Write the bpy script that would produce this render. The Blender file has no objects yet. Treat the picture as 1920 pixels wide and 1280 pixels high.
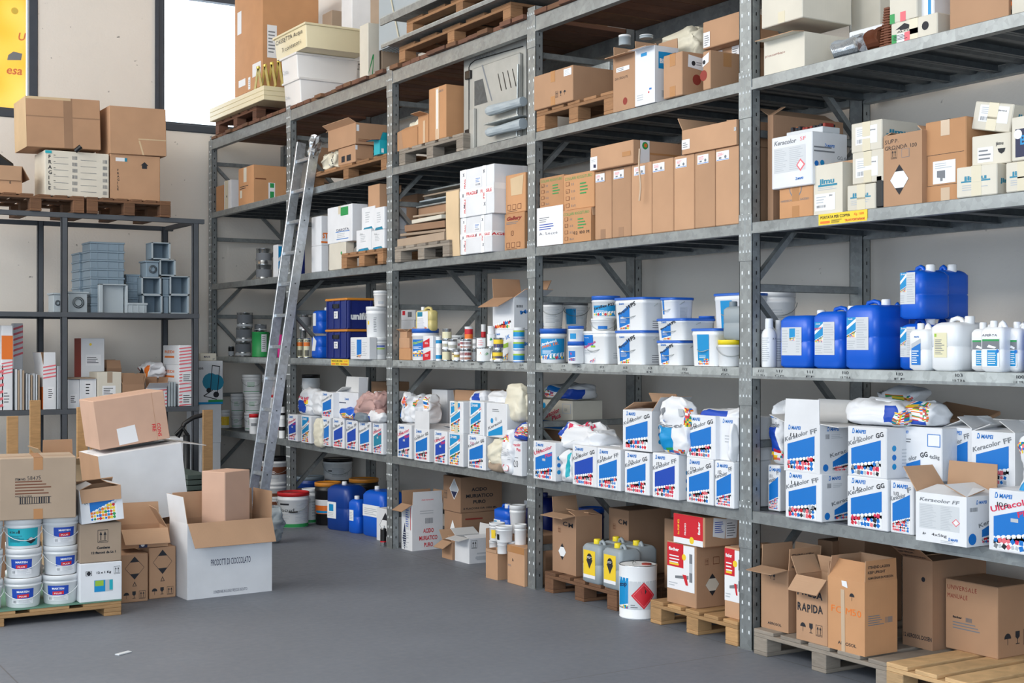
import bpy, bmesh, math, random
from mathutils import Vector, Matrix, noise
S = bpy.context.scene
COL = S.collection
R = math.radians
random.seed(7)

# ---------------------------------------------------------------- camera, sky, lights, exposure
CX, CY, CH, FP, YAW, PIT = -4.777, -5.433, 1.586, 2570.3, 0.5479, 0.003
cd = bpy.data.cameras.new('camera')
cam = bpy.data.objects.new('camera', cd); COL.objects.link(cam)
cam.location = (CX, CY, CH)
cam.rotation_euler = (math.pi/2 + PIT, 0, -YAW)
cd.sensor_width = 36; cd.lens = 36*FP/1920; cd.clip_end = 200
S.camera = cam
S.view_settings.view_transform = 'Standard'; S.view_settings.look = 'None'
S.view_settings.gamma = 1; S.view_settings.use_curve_mapping = False
S.view_settings.exposure = 0.1
W = bpy.data.worlds.new('daylight'); S.world = W; W.use_nodes = True   # overcast sky, brightest over the yard beyond the back wall (+y)
bg = W.node_tree.nodes['Background']; bg.inputs[0].default_value = (0.74, 0.87, 1.0, 1); bg.inputs[1].default_value = 0.95

def area(name, loc, tgt, sx, sy, power, col):
    l = bpy.data.lights.new(name, 'AREA'); l.shape = 'RECTANGLE'; l.size = sx; l.size_y = sy
    l.energy = power; l.color = col
    o = bpy.data.objects.new(name, l); COL.objects.link(o); o.location = loc
    o.rotation_euler = (Vector(tgt)-Vector(loc)).to_track_quat('-Z', 'Y').to_euler()
    return o
_nt = W.node_tree; _tc = _nt.nodes.new('ShaderNodeTexCoord'); _sx = _nt.nodes.new('ShaderNodeSeparateXYZ'); _mr = _nt.nodes.new('ShaderNodeMapRange')
_nt.links.new(_tc.outputs['Generated'], _sx.inputs[0]); _nt.links.new(_sx.outputs['Y'], _mr.inputs[0]); _mr.inputs[1].default_value = .45; _mr.inputs[2].default_value = .75
_mr.inputs[3].default_value = 1.3; _mr.inputs[4].default_value = 3.2; _nt.links.new(_mr.outputs[0], bg.inputs[1])
area('high_window_daylight', (-7.6, 2.2, 5.3), (0.6, 2.6, 1.5), 9.0, 1.8, 470, (1.0, 0.96, 0.90))
area('doorway_daylight', (-6.8, -7.5, 2.2), (0.0, 1.5, 1.2), 3.6, 3.2, 230, (0.80, 0.90, 1.0))

# ---------------------------------------------------------------- reading positions off the photo's real planes
_s, _c = math.sin(YAW), math.cos(YAW)
def rd(px):
    t = (px-960)/FP
    return (_s + _c*t, _c - _s*t)
def fy(px, x=0.03):
    a, b = rd(px); return CY + b*(x-CX)/a
def fx(px, y):
    a, b = rd(px); return CX + a*(y-CY)/b
def dep(x, y): return _s*(x-CX) + _c*(y-CY)
def zr(row, x, y): return CH - (row-640-FP*PIT)*dep(x, y)/FP
def gp(px, row, z=0.0):
    d = (CH-z)*FP/(row-640-FP*PIT); a, b = rd(px)
    return (CX+a*d, CY+b*d)
def pxw(px0, px1, x, y): return abs(px1-px0)*dep(x, y)/FP

PY = [-2.1, 0, 2.1, fy(736, 0), fy(545, 0), fy(397, 0)]      # near edge of each upright frame

# ---------------------------------------------------------------- materials
def lin(c): return tuple(((v/255)/12.92 if v/255 < .04045 else ((v/255+.055)/1.055)**2.4) for v in c)
PAL = {
 # name: (sRGB, roughness, kind)
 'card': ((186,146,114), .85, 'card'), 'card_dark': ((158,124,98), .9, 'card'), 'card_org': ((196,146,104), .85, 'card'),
 'card_pink': ((205,168,146), .85, 'card'), 'card_pale': ((212,186,150), .85, 'card'), 'card_in': ((184,148,118), .9, 'card'),
 'card_grey': ((170,150,130), .9, 'card'), 'wcard': ((226,228,232), .7, 'card'), 'cream': ((216,210,196), .8, 'card'),
 'wcard_in': ((205,205,205), .85, 'card'), 'paper': ((232,233,236), .8, 'plain'), 'white': ((238,240,242), .5, 'plain'),
 'blue': ((0,112,196), .5, 'plain'), 'blue2': ((20,70,175), .5, 'plain'), 'cyan': ((0,140,200), .5, 'plain'), 'navy': ((18,28,70), .5, 'plain'),
 'ink': ((32,34,42), .7, 'plain'), 'grey': ((120,124,130), .7, 'plain'), 'lgrey': ((185,190,196), .7, 'plain'), 'pgrey': ((205,209,213), .6, 'plain'),
 'red': ((205,30,45), .5, 'plain'), 'mred': ((210,40,80), .6, 'plain'), 'pinkr': ((228,110,120), .6, 'plain'), 'yel': ((240,205,50), .5, 'plain'),
 'org': ((232,120,40), .5, 'plain'), 'grn': ((40,150,80), .5, 'plain'), 'lime': ((150,190,60), .5, 'plain'), 'teal': ((30,130,160), .5, 'plain'),
 'turq': ((30,170,185), .5, 'plain'), 'mag': ((190,30,120), .5, 'plain'), 'brown': ((110,60,35), .6, 'plain'), 'dred': ((140,50,40), .7, 'plain'),
 'tape': ((178,128,82), .25, 'plain'), 'ctape': ((200,176,150), .2, 'plain'), 'tapew': ((214,205,180), .3, 'plain'), 'black': ((22,22,24), .5, 'plain'),
 'pblue': ((18,92,205), .32, 'plastic'), 'pblue_d': ((18,60,140), .35, 'plastic'), 'pblue_n': ((20,36,110), .4, 'plastic'), 'pwhite': ((232,234,236), .35, 'plastic'),
 'pgray': ((150,160,166), .45, 'plastic'), 'pgrey_d': ((120,132,142), .5, 'plastic'), 'pyel': ((240,215,40), .4, 'plastic'), 'pcream': ((226,220,185), .3, 'plastic'),
 'pjug': ((212,196,130), .3, 'plastic'), 'pred': ((200,35,40), .4, 'plastic'), 'porg': ((215,140,50), .4, 'plastic'), 'pblack': ((26,26,28), .4, 'plastic'),
 'lidblue': ((38,98,192), .4, 'plastic'), 'lidgrey': ((110,115,120), .4, 'plastic'), 'bagw': ((228,230,234), .45, 'plastic'), 'bagc': ((222,216,196), .5, 'plastic'),
 'bagp': ((190,155,150), .4, 'plastic'), 'pvc': ((128,146,160), .5, 'plastic'), 'pvc_l': ((168,178,184), .5, 'plastic'), 'pcist': ((232,230,228), .4, 'plastic'), 'pcist_y': ((232,220,184), .4, 'plastic'),
 'steel': ((146,151,152), .45, 'steel'), 'steel_l': ((178,184,184), .5, 'steel'), 'steel_d': ((92,98,102), .5, 'steel'), 'alu': ((200,206,212), .38, 'steel'),
 'foil': ((205,210,215), .22, 'foil'), 'zinc': ((200,180,90), .3, 'foil'), 'tin': ((190,195,198), .25, 'foil'), 'rackgrey': ((78,82,88), .6, 'paint'),
 'pan': ((172,171,165), .5, 'paint'), 'frame': ((62,68,78), .45, 'paint'), 'rung_d': ((70,70,74), .5, 'plain'),
 'wood': ((186,146,100), .8, 'wood'), 'wood_new': ((214,176,128), .75, 'wood'), 'wood_old': ((118,84,60), .85, 'wood'), 'wood_org': ((162,120,84), .8, 'wood'),
 'wood_grey': ((152,142,130), .85, 'wood'), 'wood_red': ((112,76,58), .8, 'wood'), 'bolt': ((225,230,232), .35, 'plain'),
 'wall': ((234,227,218), .95, 'wall'), 'floor': ((112,117,126), .55, 'floor'), 'green_sheet': ((90,135,115), .6, 'plain'),
 'cloth': ((90,120,150), .8, 'plain'), 'rope': ((120,110,95), .9, 'plain'), 'tile': ((70,84,80), .7, 'plain'),
}
_M = {}
def nd(nt, t, **k):
    n = nt.nodes.new(t)
    for a, b in k.items(): setattr(n, a, b)
    return n
def M(k):
    if k in _M: return _M[k]
    rgb, rough, kind = PAL[k]; c = lin(rgb)
    m = bpy.data.materials.new(k); m.use_nodes = True; _M[k] = m
    nt = m.node_tree; b = nt.nodes['Principled BSDF']
    b.inputs['Base Color'].default_value = (*c, 1); b.inputs['Roughness'].default_value = rough
    m.diffuse_color = (*c, 1)
    if kind in ('plain',): return m
    L = nt.links.new
    tc = nd(nt, 'ShaderNodeTexCoord'); mp = nd(nt, 'ShaderNodeMapping'); L(tc.outputs['Object'], mp.inputs[0])
    oi = nd(nt, 'ShaderNodeObjectInfo')
    n1 = nd(nt, 'ShaderNodeTexNoise'); L(mp.outputs[0], n1.inputs[0])
    cr = nd(nt, 'ShaderNodeMix', data_type='RGBA'); L(n1.outputs[0], cr.inputs[0])
    def cols(a, bb):
        cr.inputs[6].default_value = (*[v*a for v in c], 1); cr.inputs[7].default_value = (*[min(1, v*bb) for v in c], 1)
    bump = nd(nt, 'ShaderNodeBump'); L(bump.outputs[0], b.inputs['Normal']); bump.inputs['Distance'].default_value = .004
    out = cr.outputs[2]
    if kind == 'card':
        n1.inputs['Scale'].default_value = 5; n1.inputs['Detail'].default_value = 3; cols(.86, 1.12)
        wv = nd(nt, 'ShaderNodeTexWave', wave_type='BANDS', bands_direction='Z'); wv.inputs['Scale'].default_value = 40; L(mp.outputs[0], wv.inputs[0])
        mp.inputs['Rotation'].default_value = (R(90), 0, 0); wv.bands_direction = 'X'
        L(wv.outputs[0], bump.inputs['Height']); bump.inputs['Strength'].default_value = .06
        hs = nd(nt, 'ShaderNodeHueSaturation'); L(out, hs.inputs['Color'])
        mr = nd(nt, 'ShaderNodeMapRange'); L(oi.outputs['Random'], mr.inputs[0])
        lo, hi = (.85, 1.1) if k.startswith('card') else (.93, 1.04)
        mr.inputs[3].default_value = lo; mr.inputs[4].default_value = hi; L(mr.outputs[0], hs.inputs['Value']); out = hs.outputs[0]
    elif kind == 'plastic':
        n1.inputs['Scale'].default_value = 3; cols(.94, 1.05); b.inputs['Specular IOR Level'].default_value = .45
        n2 = nd(nt, 'ShaderNodeTexNoise'); n2.inputs['Scale'].default_value = 40 if k.startswith('bag') else 8; L(mp.outputs[0], n2.inputs[0])
        L(n2.outputs[0], bump.inputs['Height']); bump.inputs['Strength'].default_value = .25 if k.startswith('bag') else .05
    elif kind == 'steel':
        vo = nd(nt, 'ShaderNodeTexVoronoi'); vo.inputs['Scale'].default_value = 38; L(mp.outputs[0], vo.inputs[0])
        n1.inputs['Scale'].default_value = 6; n1.inputs['Detail'].default_value = 5
        ad = nd(nt, 'ShaderNodeMath', operation='MULTIPLY_ADD'); L(vo.outputs['Color'], ad.inputs[0]); ad.inputs[1].default_value = .45; L(n1.outputs[0], ad.inputs[2])
        sb = nd(nt, 'ShaderNodeMath', operation='SUBTRACT'); L(ad.outputs[0], sb.inputs[0]); sb.inputs[1].default_value = .2; sb.use_clamp = True
        L(sb.outputs[0], cr.inputs[0]); cols(.62, 1.3); b.inputs['Metallic'].default_value = .55 if k != 'alu' else .8
        L(vo.outputs['Distance'], bump.inputs['Height']); bump.inputs['Strength'].default_value = .05
    elif kind == 'foil':
        n1.inputs['Scale'].default_value = 30; cols(.7, 1.2); b.inputs['Metallic'].default_value = .9 if k != 'zinc' else .6
        L(n1.outputs[0], bump.inputs['Height']); bump.inputs['Strength'].default_value = .3 if k == 'foil' else .05
    elif kind == 'paint':
        n1.inputs['Scale'].default_value = 9; n1.inputs['Detail'].default_value = 6; cols(.8, 1.15); L(n1.outputs[0], bump.inputs['Height']); bump.inputs['Strength'].default_value = .05
    elif kind == 'wood':
        mp.inputs['Scale'].default_value = (2, 2, 14); n1.inputs['Scale'].default_value = 5; n1.inputs['Detail'].default_value = 6; n1.inputs['Distortion'].default_value = 1.0; cols(.6, 1.25)
        L(n1.outputs[0], bump.inputs['Height']); bump.inputs['Strength'].default_value = .4
        hs = nd(nt, 'ShaderNodeHueSaturation'); L(out, hs.inputs['Color'])
        mr = nd(nt, 'ShaderNodeMapRange'); L(oi.outputs['Random'], mr.inputs[0]); mr.inputs[3].default_value = .75; mr.inputs[4].default_value = 1.15; L(mr.outputs[0], hs.inputs['Value']); out = hs.outputs[0]
    elif kind == 'wall':
        n1.inputs['Scale'].default_value = .9; n1.inputs['Detail'].default_value = 8; n1.inputs['Roughness'].default_value = .7; cols(.9, 1.05)
        n2 = nd(nt, 'ShaderNodeTexNoise'); n2.inputs['Scale'].default_value = 45; n2.inputs['Detail'].default_value = 4; L(mp.outputs[0], n2.inputs[0])
        L(n2.outputs[0], bump.inputs['Height']); bump.inputs['Strength'].default_value = .5
        n3 = nd(nt, 'ShaderNodeTexNoise'); n3.inputs['Scale'].default_value = 14; n3.inputs['Detail'].default_value = 2; L(mp.outputs[0], n3.inputs[0])
        rp = nd(nt, 'ShaderNodeValToRGB'); rp.color_ramp.elements[0].position = .74; rp.color_ramp.elements[1].position = .80; L(n3.outputs[0], rp.inputs[0])
        mx = nd(nt, 'ShaderNodeMix', data_type='RGBA'); L(rp.outputs[0], mx.inputs[0]); L(out, mx.inputs[6]); mx.inputs[7].default_value = (.25, .23, .21, 1); out = mx.outputs[2]
    elif kind == 'floor':
        n1.inputs['Scale'].default_value = 1.6; n1.inputs['Detail'].default_value = 9; n1.inputs['Roughness'].default_value = .65; cols(.8, 1.15)
        n2 = nd(nt, 'ShaderNodeTexNoise'); n2.inputs['Scale'].default_value = 25; n2.inputs['Detail'].default_value = 6; L(mp.outputs[0], n2.inputs[0])
        mr = nd(nt, 'ShaderNodeMapRange'); L(n2.outputs[0], mr.inputs[0]); mr.inputs[3].default_value = .42; mr.inputs[4].default_value = .7; L(mr.outputs[0], b.inputs['Roughness'])
        L(n2.outputs[0], bump.inputs['Height']); bump.inputs['Strength'].default_value = .06
        br = nd(nt, 'ShaderNodeTexBrick'); br.inputs['Scale'].default_value = 1; br.inputs['Brick Width'].default_value = 3.4; br.inputs['Row Height'].default_value = 3.4; br.offset = 0
        br.inputs['Mortar Size'].default_value = .004; br.inputs['Color1'].default_value = (0, 0, 0, 1); br.inputs['Color2'].default_value = (0, 0, 0, 1); br.inputs['Mortar'].default_value = (1, 1, 1, 1); L(mp.outputs[0], br.inputs[0])
        mx = nd(nt, 'ShaderNodeMix', data_type='RGBA'); L(br.outputs[0], mx.inputs[0]); L(out, mx.inputs[6]); mx.inputs[7].default_value = (.11, .11, .12, 1); out = mx.outputs[2]
    L(out, b.inputs['Base Color'])
    return m

# ---------------------------------------------------------------- text outlines
_T = {}
def tmesh(t, bold=0):
    k = (t, bold)
    if k not in _T:
        c = bpy.data.curves.new('t', 'FONT'); c.body = t; c.size = 1; c.resolution_u = 2; c.offset = .022*bold
        o = bpy.data.objects.new('t', c); me = bpy.data.meshes.new_from_object(o)
        _T[k] = ([(v.co.x, v.co.y) for v in me.vertices], [tuple(p.vertices) for p in me.polygons])
        bpy.data.objects.remove(o); bpy.data.curves.remove(c); bpy.data.meshes.remove(me)
    return _T[k]

# ---------------------------------------------------------------- mesh collector
class MB:
    def __init__(s): s.v = []; s.f = []; s.m = []; s.ms = []; s.sm = []
    def add(s, vs, fs, mat, smooth=False):
        if mat not in s.ms: s.ms.append(mat)
        i = s.ms.index(mat); n = len(s.v); s.v += [tuple(v) for v in vs]
        for f in fs: s.f.append(tuple(a+n for a in f)); s.m.append(i); s.sm.append(smooth)
        return s
    def box(s, x0, x1, y0, y1, z0, z1, mat, c=0.0):
        if c <= 0:
            vs = [(x, y, z) for x in (x0, x1) for y in (y0, y1) for z in (z0, z1)]
            return s.add(vs, [(0,1,3,2), (4,6,7,5), (0,4,5,1), (2,3,7,6), (0,2,6,4), (1,5,7,3)], mat)
        vs = []; K = {}
        X, Y, Z = (x0, x1), (y0, y1), (z0, z1); sg = (1, -1)
        for i in (0, 1):
            for j in (0, 1):
                for k in (0, 1):
                    p = (X[i], Y[j], Z[k]); cc = (c*sg[i], c*sg[j], c*sg[k])
                    for a in range(3):
                        q = [p[b]+cc[b] if b != a else p[b] for b in range(3)]
                        K[i, j, k, a] = len(vs); vs.append(q)
        fs = []
        for a in range(3):
            b, d = (a+1) % 3, (a+2) % 3
            for e in (0, 1):
                loop = []
                for (p, q) in ((0,0), (1,0), (1,1), (0,1)):
                    idx = [0]*3; idx[a] = e; idx[b] = p; idx[d] = q; loop.append(K[idx[0], idx[1], idx[2], a])
                fs.append(tuple(loop if e else loop[::-1]))
        for a in range(3):          # edges running along axis a
            b, d = (a+1) % 3, (a+2) % 3
            for p in (0, 1):
                for q in (0, 1):
                    i0 = [0]*3; i0[a] = 0; i0[b] = p; i0[d] = q; i1 = list(i0); i1[a] = 1
                    fs.append((K[(*i0, b)], K[(*i1, b)], K[(*i1, d)], K[(*i0, d)]))
        for i in (0, 1):
            for j in (0, 1):
                for k in (0, 1): fs.append((K[i,j,k,0], K[i,j,k,1], K[i,j,k,2]))
        return s.add(vs, fs, mat)
    def obox(s, M4, sx, sy, sz, mat, c=0.0):
        t = MB(); t.box(-sx/2, sx/2, -sy/2, sy/2, -sz/2, sz/2, mat, c)
        return s.add([M4 @ Vector(v) for v in t.v], t.f, mat)
    def bar(s, p, q, w, h, mat, up=(0, 0, 1), c=0.0):
        p, q = Vector(p), Vector(q); d = (q-p).normalized(); sd = d.cross(Vector(up)).normalized(); u = sd.cross(d)
        m = Matrix((( d.x, sd.x, u.x, (p.x+q.x)/2), (d.y, sd.y, u.y, (p.y+q.y)/2), (d.z, sd.z, u.z, (p.z+q.z)/2), (0,0,0,1)))
        return s.obox(m, (q-p).length, w, h, mat, c)
    def rings(s, rs, mat, smooth=True, cap0=True, cap1=True):
        n = len(rs[0]); vs = [p for r in rs for p in r]; fs = []
        for i in range(len(rs)-1):
            for j in range(n): fs.append((i*n+j, i*n+(j+1) % n, (i+1)*n+(j+1) % n, (i+1)*n+j))
        s.add(vs, fs, mat, smooth)
        if cap0: s.add(rs[0], [tuple(range(n))[::-1]], mat)
        if cap1: s.add(rs[-1], [tuple(range(n))], mat)
        return s
    def lathe(s, prof, mat, n=24, cx=0, cy=0, smooth=True, cap0=True, cap1=True):
        return s.rings([[(cx+r*math.cos(2*math.pi*j/n), cy+r*math.sin(2*math.pi*j/n), z) for j in range(n)] for r, z in prof], mat, smooth, cap0, cap1)
    def tube(s, pts, r, mat, n=6):
        pts = [Vector(p) for p in pts]; rs = []
        for i, p in enumerate(pts):
            d = (pts[min(i+1, len(pts)-1)]-pts[max(i-1, 0)]).normalized()
            a = d.cross(Vector((.31, .17, .93))).normalized(); b = d.cross(a)
            rs.append([p + r*(math.cos(2*math.pi*j/n)*a + math.sin(2*math.pi*j/n)*b) for j in range(n)])
        return s.rings(rs, mat)
    def rloft(s, lv, mat, k=5, cap0=True, cap1=True):
        rs = []                                  # rounded rectangles: (z, half x, half y, radius[, cx, cy])
        for L in lv:
            z, hx, hy, r = L[:4]; ox, oy = (L[4], L[5]) if len(L) > 4 else (0, 0); ring = []
            for q, (sx, sy) in enumerate(((1,1), (-1,1), (-1,-1), (1,-1))):
                for i in range(k+1):
                    a = math.pi/2*(q+i/k); ring.append((ox+sx*(hx-r)+r*math.cos(a), oy+sy*(hy-r)+r*math.sin(a), z))
            rs.append(ring)
        return s.rings(rs, mat, True, cap0, cap1)
    # ---- printing on a surface; fm(u, v, off) gives the point, Wm x Hm its size in metres
    def decal(s, fm, Wm, Hm, items, o0=.0007, seg=0):
        for li, it in enumerate(items):
            o = o0 + li*.00012; k = it[0]
            if k == 'r':
                _, u0, v0, u1, v1, mt = it; n = max(1, int(abs(u1-u0)*Wm/seg)+1) if seg else 1
                vs = []
                for i in range(n+1):
                    u = u0+(u1-u0)*i/n; vs += [fm(u, v0, o), fm(u, v1, o)]
                s.add(vs, [(2*i, 2*i+2, 2*i+3, 2*i+1) for i in range(n)], mt)
            elif k == 'q':
                pts = it[1]
                if seg and len(pts) == 4:
                    (a, b, c_, d) = pts; n = max(1, int(max(abs(b[0]-a[0]), abs(c_[0]-d[0]))*Wm/seg)+1); m_ = max(1, int(max(abs(d[0]-a[0]), abs(c_[0]-b[0]))*Wm/seg)+1); vs = []
                    for i in range(n+1):
                        for j in range(m_+1):
                            t, w = i/n, j/m_
                            vs.append(fm(*[(a[e]*(1-t)+b[e]*t)*(1-w)+(d[e]*(1-t)+c_[e]*t)*w for e in (0, 1)], o))
                    s.add(vs, [(i*(m_+1)+j, (i+1)*(m_+1)+j, (i+1)*(m_+1)+j+1, i*(m_+1)+j+1) for i in range(n) for j in range(m_)], it[2])
                else: s.add([fm(u, v, o) for u, v in pts], [tuple(range(len(pts)))], it[2])
            elif k == 'c':
                _, u, v, r, mt = it; n = 14
                s.add([fm(u+r*math.cos(6.2832*j/n)/Wm, v+r*math.sin(6.2832*j/n)/Hm, o) for j in range(n)], [tuple(range(n))], mt)
            elif k in ('t', 'h'):
                txt, u, v, sz, mt = it[1:6]; op = it[6] if len(it) > 6 else {}
                rot, sh, al, wx = R(op.get('rot', 0)), op.get('sh', 0), op.get('al', 0), op.get('wx', 1)
                parts = [(txt, 0, 0, 0)]
                if k == 'h':
                    parts = []; xx = 0
                    for ch in txt:
                        parts.append((ch, xx, random.uniform(-.05, .05), random.uniform(-.12, .12))); xx += .35 if ch == ' ' else max(p[0] for p in tmesh(ch, op.get('b', 0))[0])+.08
                for (pt, ox, oy, jr) in parts:
                    if pt == ' ': continue
                    V, F = tmesh(pt, op.get('b', 0))
                    if not V: continue
                    mxx = max(p[0] for p in V) if k == 't' else xx
                    if 'fit' in op and k == 't': wx = op['fit']*Wm/(sz*Hm*max(mxx, .01))
                    elif 'fit' in op: wx = op['fit']*Wm/(sz*Hm*max(xx, .01))
                    vs = []
                    for (x, y) in V:
                        x, y = x*math.cos(jr)-y*math.sin(jr)+ox, x*math.sin(jr)+y*math.cos(jr)+oy
                        x = (x+sh*y - al*mxx)*wx*sz*Hm; y = y*sz*Hm
                        vs.append(fm(u+(x*math.cos(rot)-y*math.sin(rot))/Wm, v+(x*math.sin(rot)+y*math.cos(rot))/Hm, o))
                    s.add(vs, F, mt)
            elif k == 'l':       # lines of small print
                _, u0, v0, u1, v1, n, mt = it; hh = (v1-v0)/n
                for i in range(n):
                    uu = u0+(u1-u0)*random.uniform(.6, 1); vv = v0+(i+.3)*hh
                    s.decal(fm, Wm, Hm, [('r', u0, vv, uu, vv+hh*.38, mt)], o, seg)
            elif k == 'b':       # barcode
                _, u0, v0, u1, v1, mt = it; n = 13
                for i in range(n):
                    a = u0+(u1-u0)*i/n; s.decal(fm, Wm, Hm, [('r', a, v0, a+(u1-u0)/n*random.choice((.35, .6)), v1, mt)], o, seg)
            elif k == 'a':       # two arrows up in a frame
                _, u, v, sz, mt = it
                P = lambda x, y: (u+x*sz/Wm, v+y*sz/Hm)
                L = [('q', [P(-.4,0), P(.4,0), P(.4,.04), P(-.4,.04)], mt), ('q', [P(-.4,1), P(.4,1), P(.4,.96), P(-.4,.96)], mt), ('q', [P(-.4,0), P(-.37,0), P(-.37,1), P(-.4,1)], mt), ('q', [P(.37,0), P(.4,0), P(.4,1), P(.37,1)], mt), ('q', [P(-.3,.1), P(.3,.1), P(.3,.15), P(-.3,.15)], mt)]
                for e in (-.16, .16): L += [('q', [P(e-.03,.2), P(e+.03,.2), P(e+.03,.65), P(e-.03,.65)], mt), ('q', [P(e-.11,.6), P(e+.11,.6), P(e,.88)], mt)]
                s.decal(fm, Wm, Hm, L, o)
            elif k == 'gl':      # glass in a frame
                _, u, v, sz, mt = it
                P = lambda x, y: (u+x*sz/Wm, v+y*sz/Hm)
                s.decal(fm, Wm, Hm, [('q', [P(-.2,.9), P(-.2,.55), P(0,.38), P(.2,.55), P(.2,.9)], mt), ('q', [P(-.03,.42), P(-.03,.15), P(.03,.15), P(.03,.42)], mt), ('q', [P(-.18,.1), P(.18,.1), P(.18,.15), P(-.18,.15)], mt)], o)
            elif k == 'um':      # umbrella
                _, u, v, sz, mt = it
                P = lambda x, y: (u+x*sz/Wm, v+y*sz/Hm)
                s.decal(fm, Wm, Hm, [('q', [P(.32*math.cos(R(a)), .5+.34*math.sin(R(a))) for a in range(0, 181, 20)], mt), ('q', [P(-.02,.5), P(-.02,.12), P(.02,.12), P(.02,.5)], mt)], o)
            elif k == 'hz':      # limited quantity diamond: black tips, white middle
                _, u, v, sz, mid = it
                P = lambda x, y: (u+x*sz/Wm, v+y*sz/Hm)
                s.decal(fm, Wm, Hm, [('q', [P(0,.5), P(-.4,0), P(0,-.5), P(.4,0)], 'ink')], o)
                s.decal(fm, Wm, Hm, [('q', [P(-.18,.27), P(-.39,0), P(-.18,-.27), P(.18,-.27), P(.39,0), P(.18,.27)], mid)], o+.0001)
            elif k == 'lg':      # small maker's mark and name
                _, u, v, sz, mt = it
                P = lambda x, y: (u+x*sz/Wm, v+y*sz/Hm)
                s.decal(fm, Wm, Hm, [('q', [P(0,0), P(.55,0), P(.75,.5), P(.5,1), P(.2,1), P(.12,.5)], mt), ('t', 'MAPEI', u+.95*sz/Wm, v+.08*sz/Hm, sz*1.0/Hm, mt, {'sh': .15, 'b': 1.4})], o)
                s.decal(fm, Wm, Hm, [('q', [P(.2,.2), P(.45,.2), P(.5,.75), P(.3,.75)], 'white' if mt != 'white' else 'blue')], o+.0001)
            elif k == 'mo':      # band of small coloured squares in the clouds
                _, u0, v0, u1, v1, sl, pal = it      # sl: rise of the band's top across
                cs = {'r': ['pinkr', 'red', 'grey', 'blue', 'ink', 'pinkr', 'lgrey', 'blue', 'mred'], 'y': ['yel', 'red', 'blue', 'grn', 'org', 'yel', 'red', 'cyan']}[pal]
                n = 8
                for i in range(n+1):
                    t = i/n; uu = u0+(u1-u0)*t; vt = v1+sl*t
                    rr = (u1-u0)*Wm/n*.66
                    s.add([fm(min(max(uu+rr*math.cos(6.2832*j/10)/Wm, u0), u1), vt+rr*math.sin(6.2832*j/10)/Hm, o) for j in range(10)], [tuple(range(10))], 'white')
                s.add([fm(u0, v0, o), fm(u1, v0, o), fm(u1, v1+sl, o), fm(u0, v1, o)], [(0,1,2,3)], 'white')
                for i in range(int(n*1.2)):
                    t = (i+.5)/(n*1.2); uu = u0+(u1-u0)*t; vt = v1+sl*t; st = (u1-u0)*Wm/n*.5/Hm; vv = v0+st
                    while vv < vt+st*.3:
                        a = random.uniform(0, 1.5); q = (u1-u0)*Wm/n*random.uniform(.4, .62)
                        s.add([fm(min(max(uu+q*math.cos(a+j*1.5708)/Wm, u0), u1), max(vv+q*math.sin(a+j*1.5708)/Hm, v0), o+.0002) for j in range(4)], [(0,1,2,3)], random.choice(cs))
                        vv += st*1.9
        return s
    def build(s, name, parent=None, label=None, loc=None, rz=0, rot=None):
        me = bpy.data.meshes.new(name); me.from_pydata(s.v, [], s.f)
        for k in s.ms: me.materials.append(M(k))
        me.polygons.foreach_set('material_index', s.m); me.polygons.foreach_set('use_smooth', s.sm)
        me.update()
        o = bpy.data.objects.new(name, me); COL.objects.link(o)
        if parent: o.parent = parent
        if loc: o.location = loc
        if rot: o.rotation_euler = rot
        elif rz: o.rotation_euler = (0, 0, rz)
        if label: o['label'] = label
        return o

def tag(o, label, cat, group=None, kind=None):
    if label: o['label'] = label
    if cat: o['category'] = cat
    if group: o['group'] = group
    if kind: o['kind'] = kind
    return o
def root(name, label, cat, loc=(0,0,0), rz=0, group=None, rot=None):
    o = bpy.data.objects.new(name, None); COL.objects.link(o); o.location = loc
    o.rotation_euler = rot if rot else (0, 0, rz); o.empty_display_size = .1
    return tag(o, label, cat, group)
def struct(name, mb): return tag(mb.build(name), None, None, None, 'structure')
# ---------------------------------------------------------------- builders
def kera(kind, num=None, new=True, hue='blue', hc='ink'):
    """print of the grout cartons' front"""
    L = []
    if new:
        L += [('q', [(.1,.2), (.86,.3), (.86,.76), (.1,.56)], hue), ('mo', .1, .04, .86, .18, .12, 'r'), ('lg', .12, .86, .024, 'blue')]
        if kind == 'U': L += [('t', 'Ultracolor', .05, .62, .13, 'mred', {'rot': 15, 'b': 1, 'fit': .84}), ('t', 'Plus', .55, .58, .13, 'mred', {'rot': 15, 'b': 1, 'fit': .32}), ('r', .42, .5, .56, .56, 'lgrey')]
        else: L += [('t', 'Keracolor', .02, .6, .12, 'grey', {'rot': 16, 'sh': .2, 'b': 1, 'fit': .68}), ('t', kind, .74, .79, .13, 'ink' if kind == 'GG' else 'grey', {'rot': 14, 'b': 1.2, 'fit': .2})]
    else:
        L += [('r', .1, .05, .78, .95, 'cyan'), ('mo', .1, .04, .78, .25, .2, 'y'), ('lg', .15, .83, .024, 'white'), ('q', [(.06,.44), (.82,.72), (.82,.84), (.06,.56)], 'white'), ('t', 'Keracolor', .07, .47, .1, 'grey', {'rot': 22, 'b': 1, 'fit': .62}), ('t', kind, .68, .72, .11, 'red', {'rot': 22, 'b': 1, 'fit': .17})]
    if num: L += [('h', num, .13, .72, .11, hc, {'fit': .26})]
    return L
SIDE = [('lg', .25, .86, .022, 'blue'), ('b', .2, .7, .34, .8, 'grey'), ('l', .4, .7, .8, .8, 3, 'lgrey'), ('c', .2, .12, .018, 'blue'), ('q', [(.45,.05), (.98,.05), (.98,.42), (.45,.24)], 'blue'), ('t', 'Kerac', .35, .32, .11, 'grey', {'rot': 12, 'b': 1, 'fit': .6}), ('mo', .45, .04, .98, .1, .06, 'r')]
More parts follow.
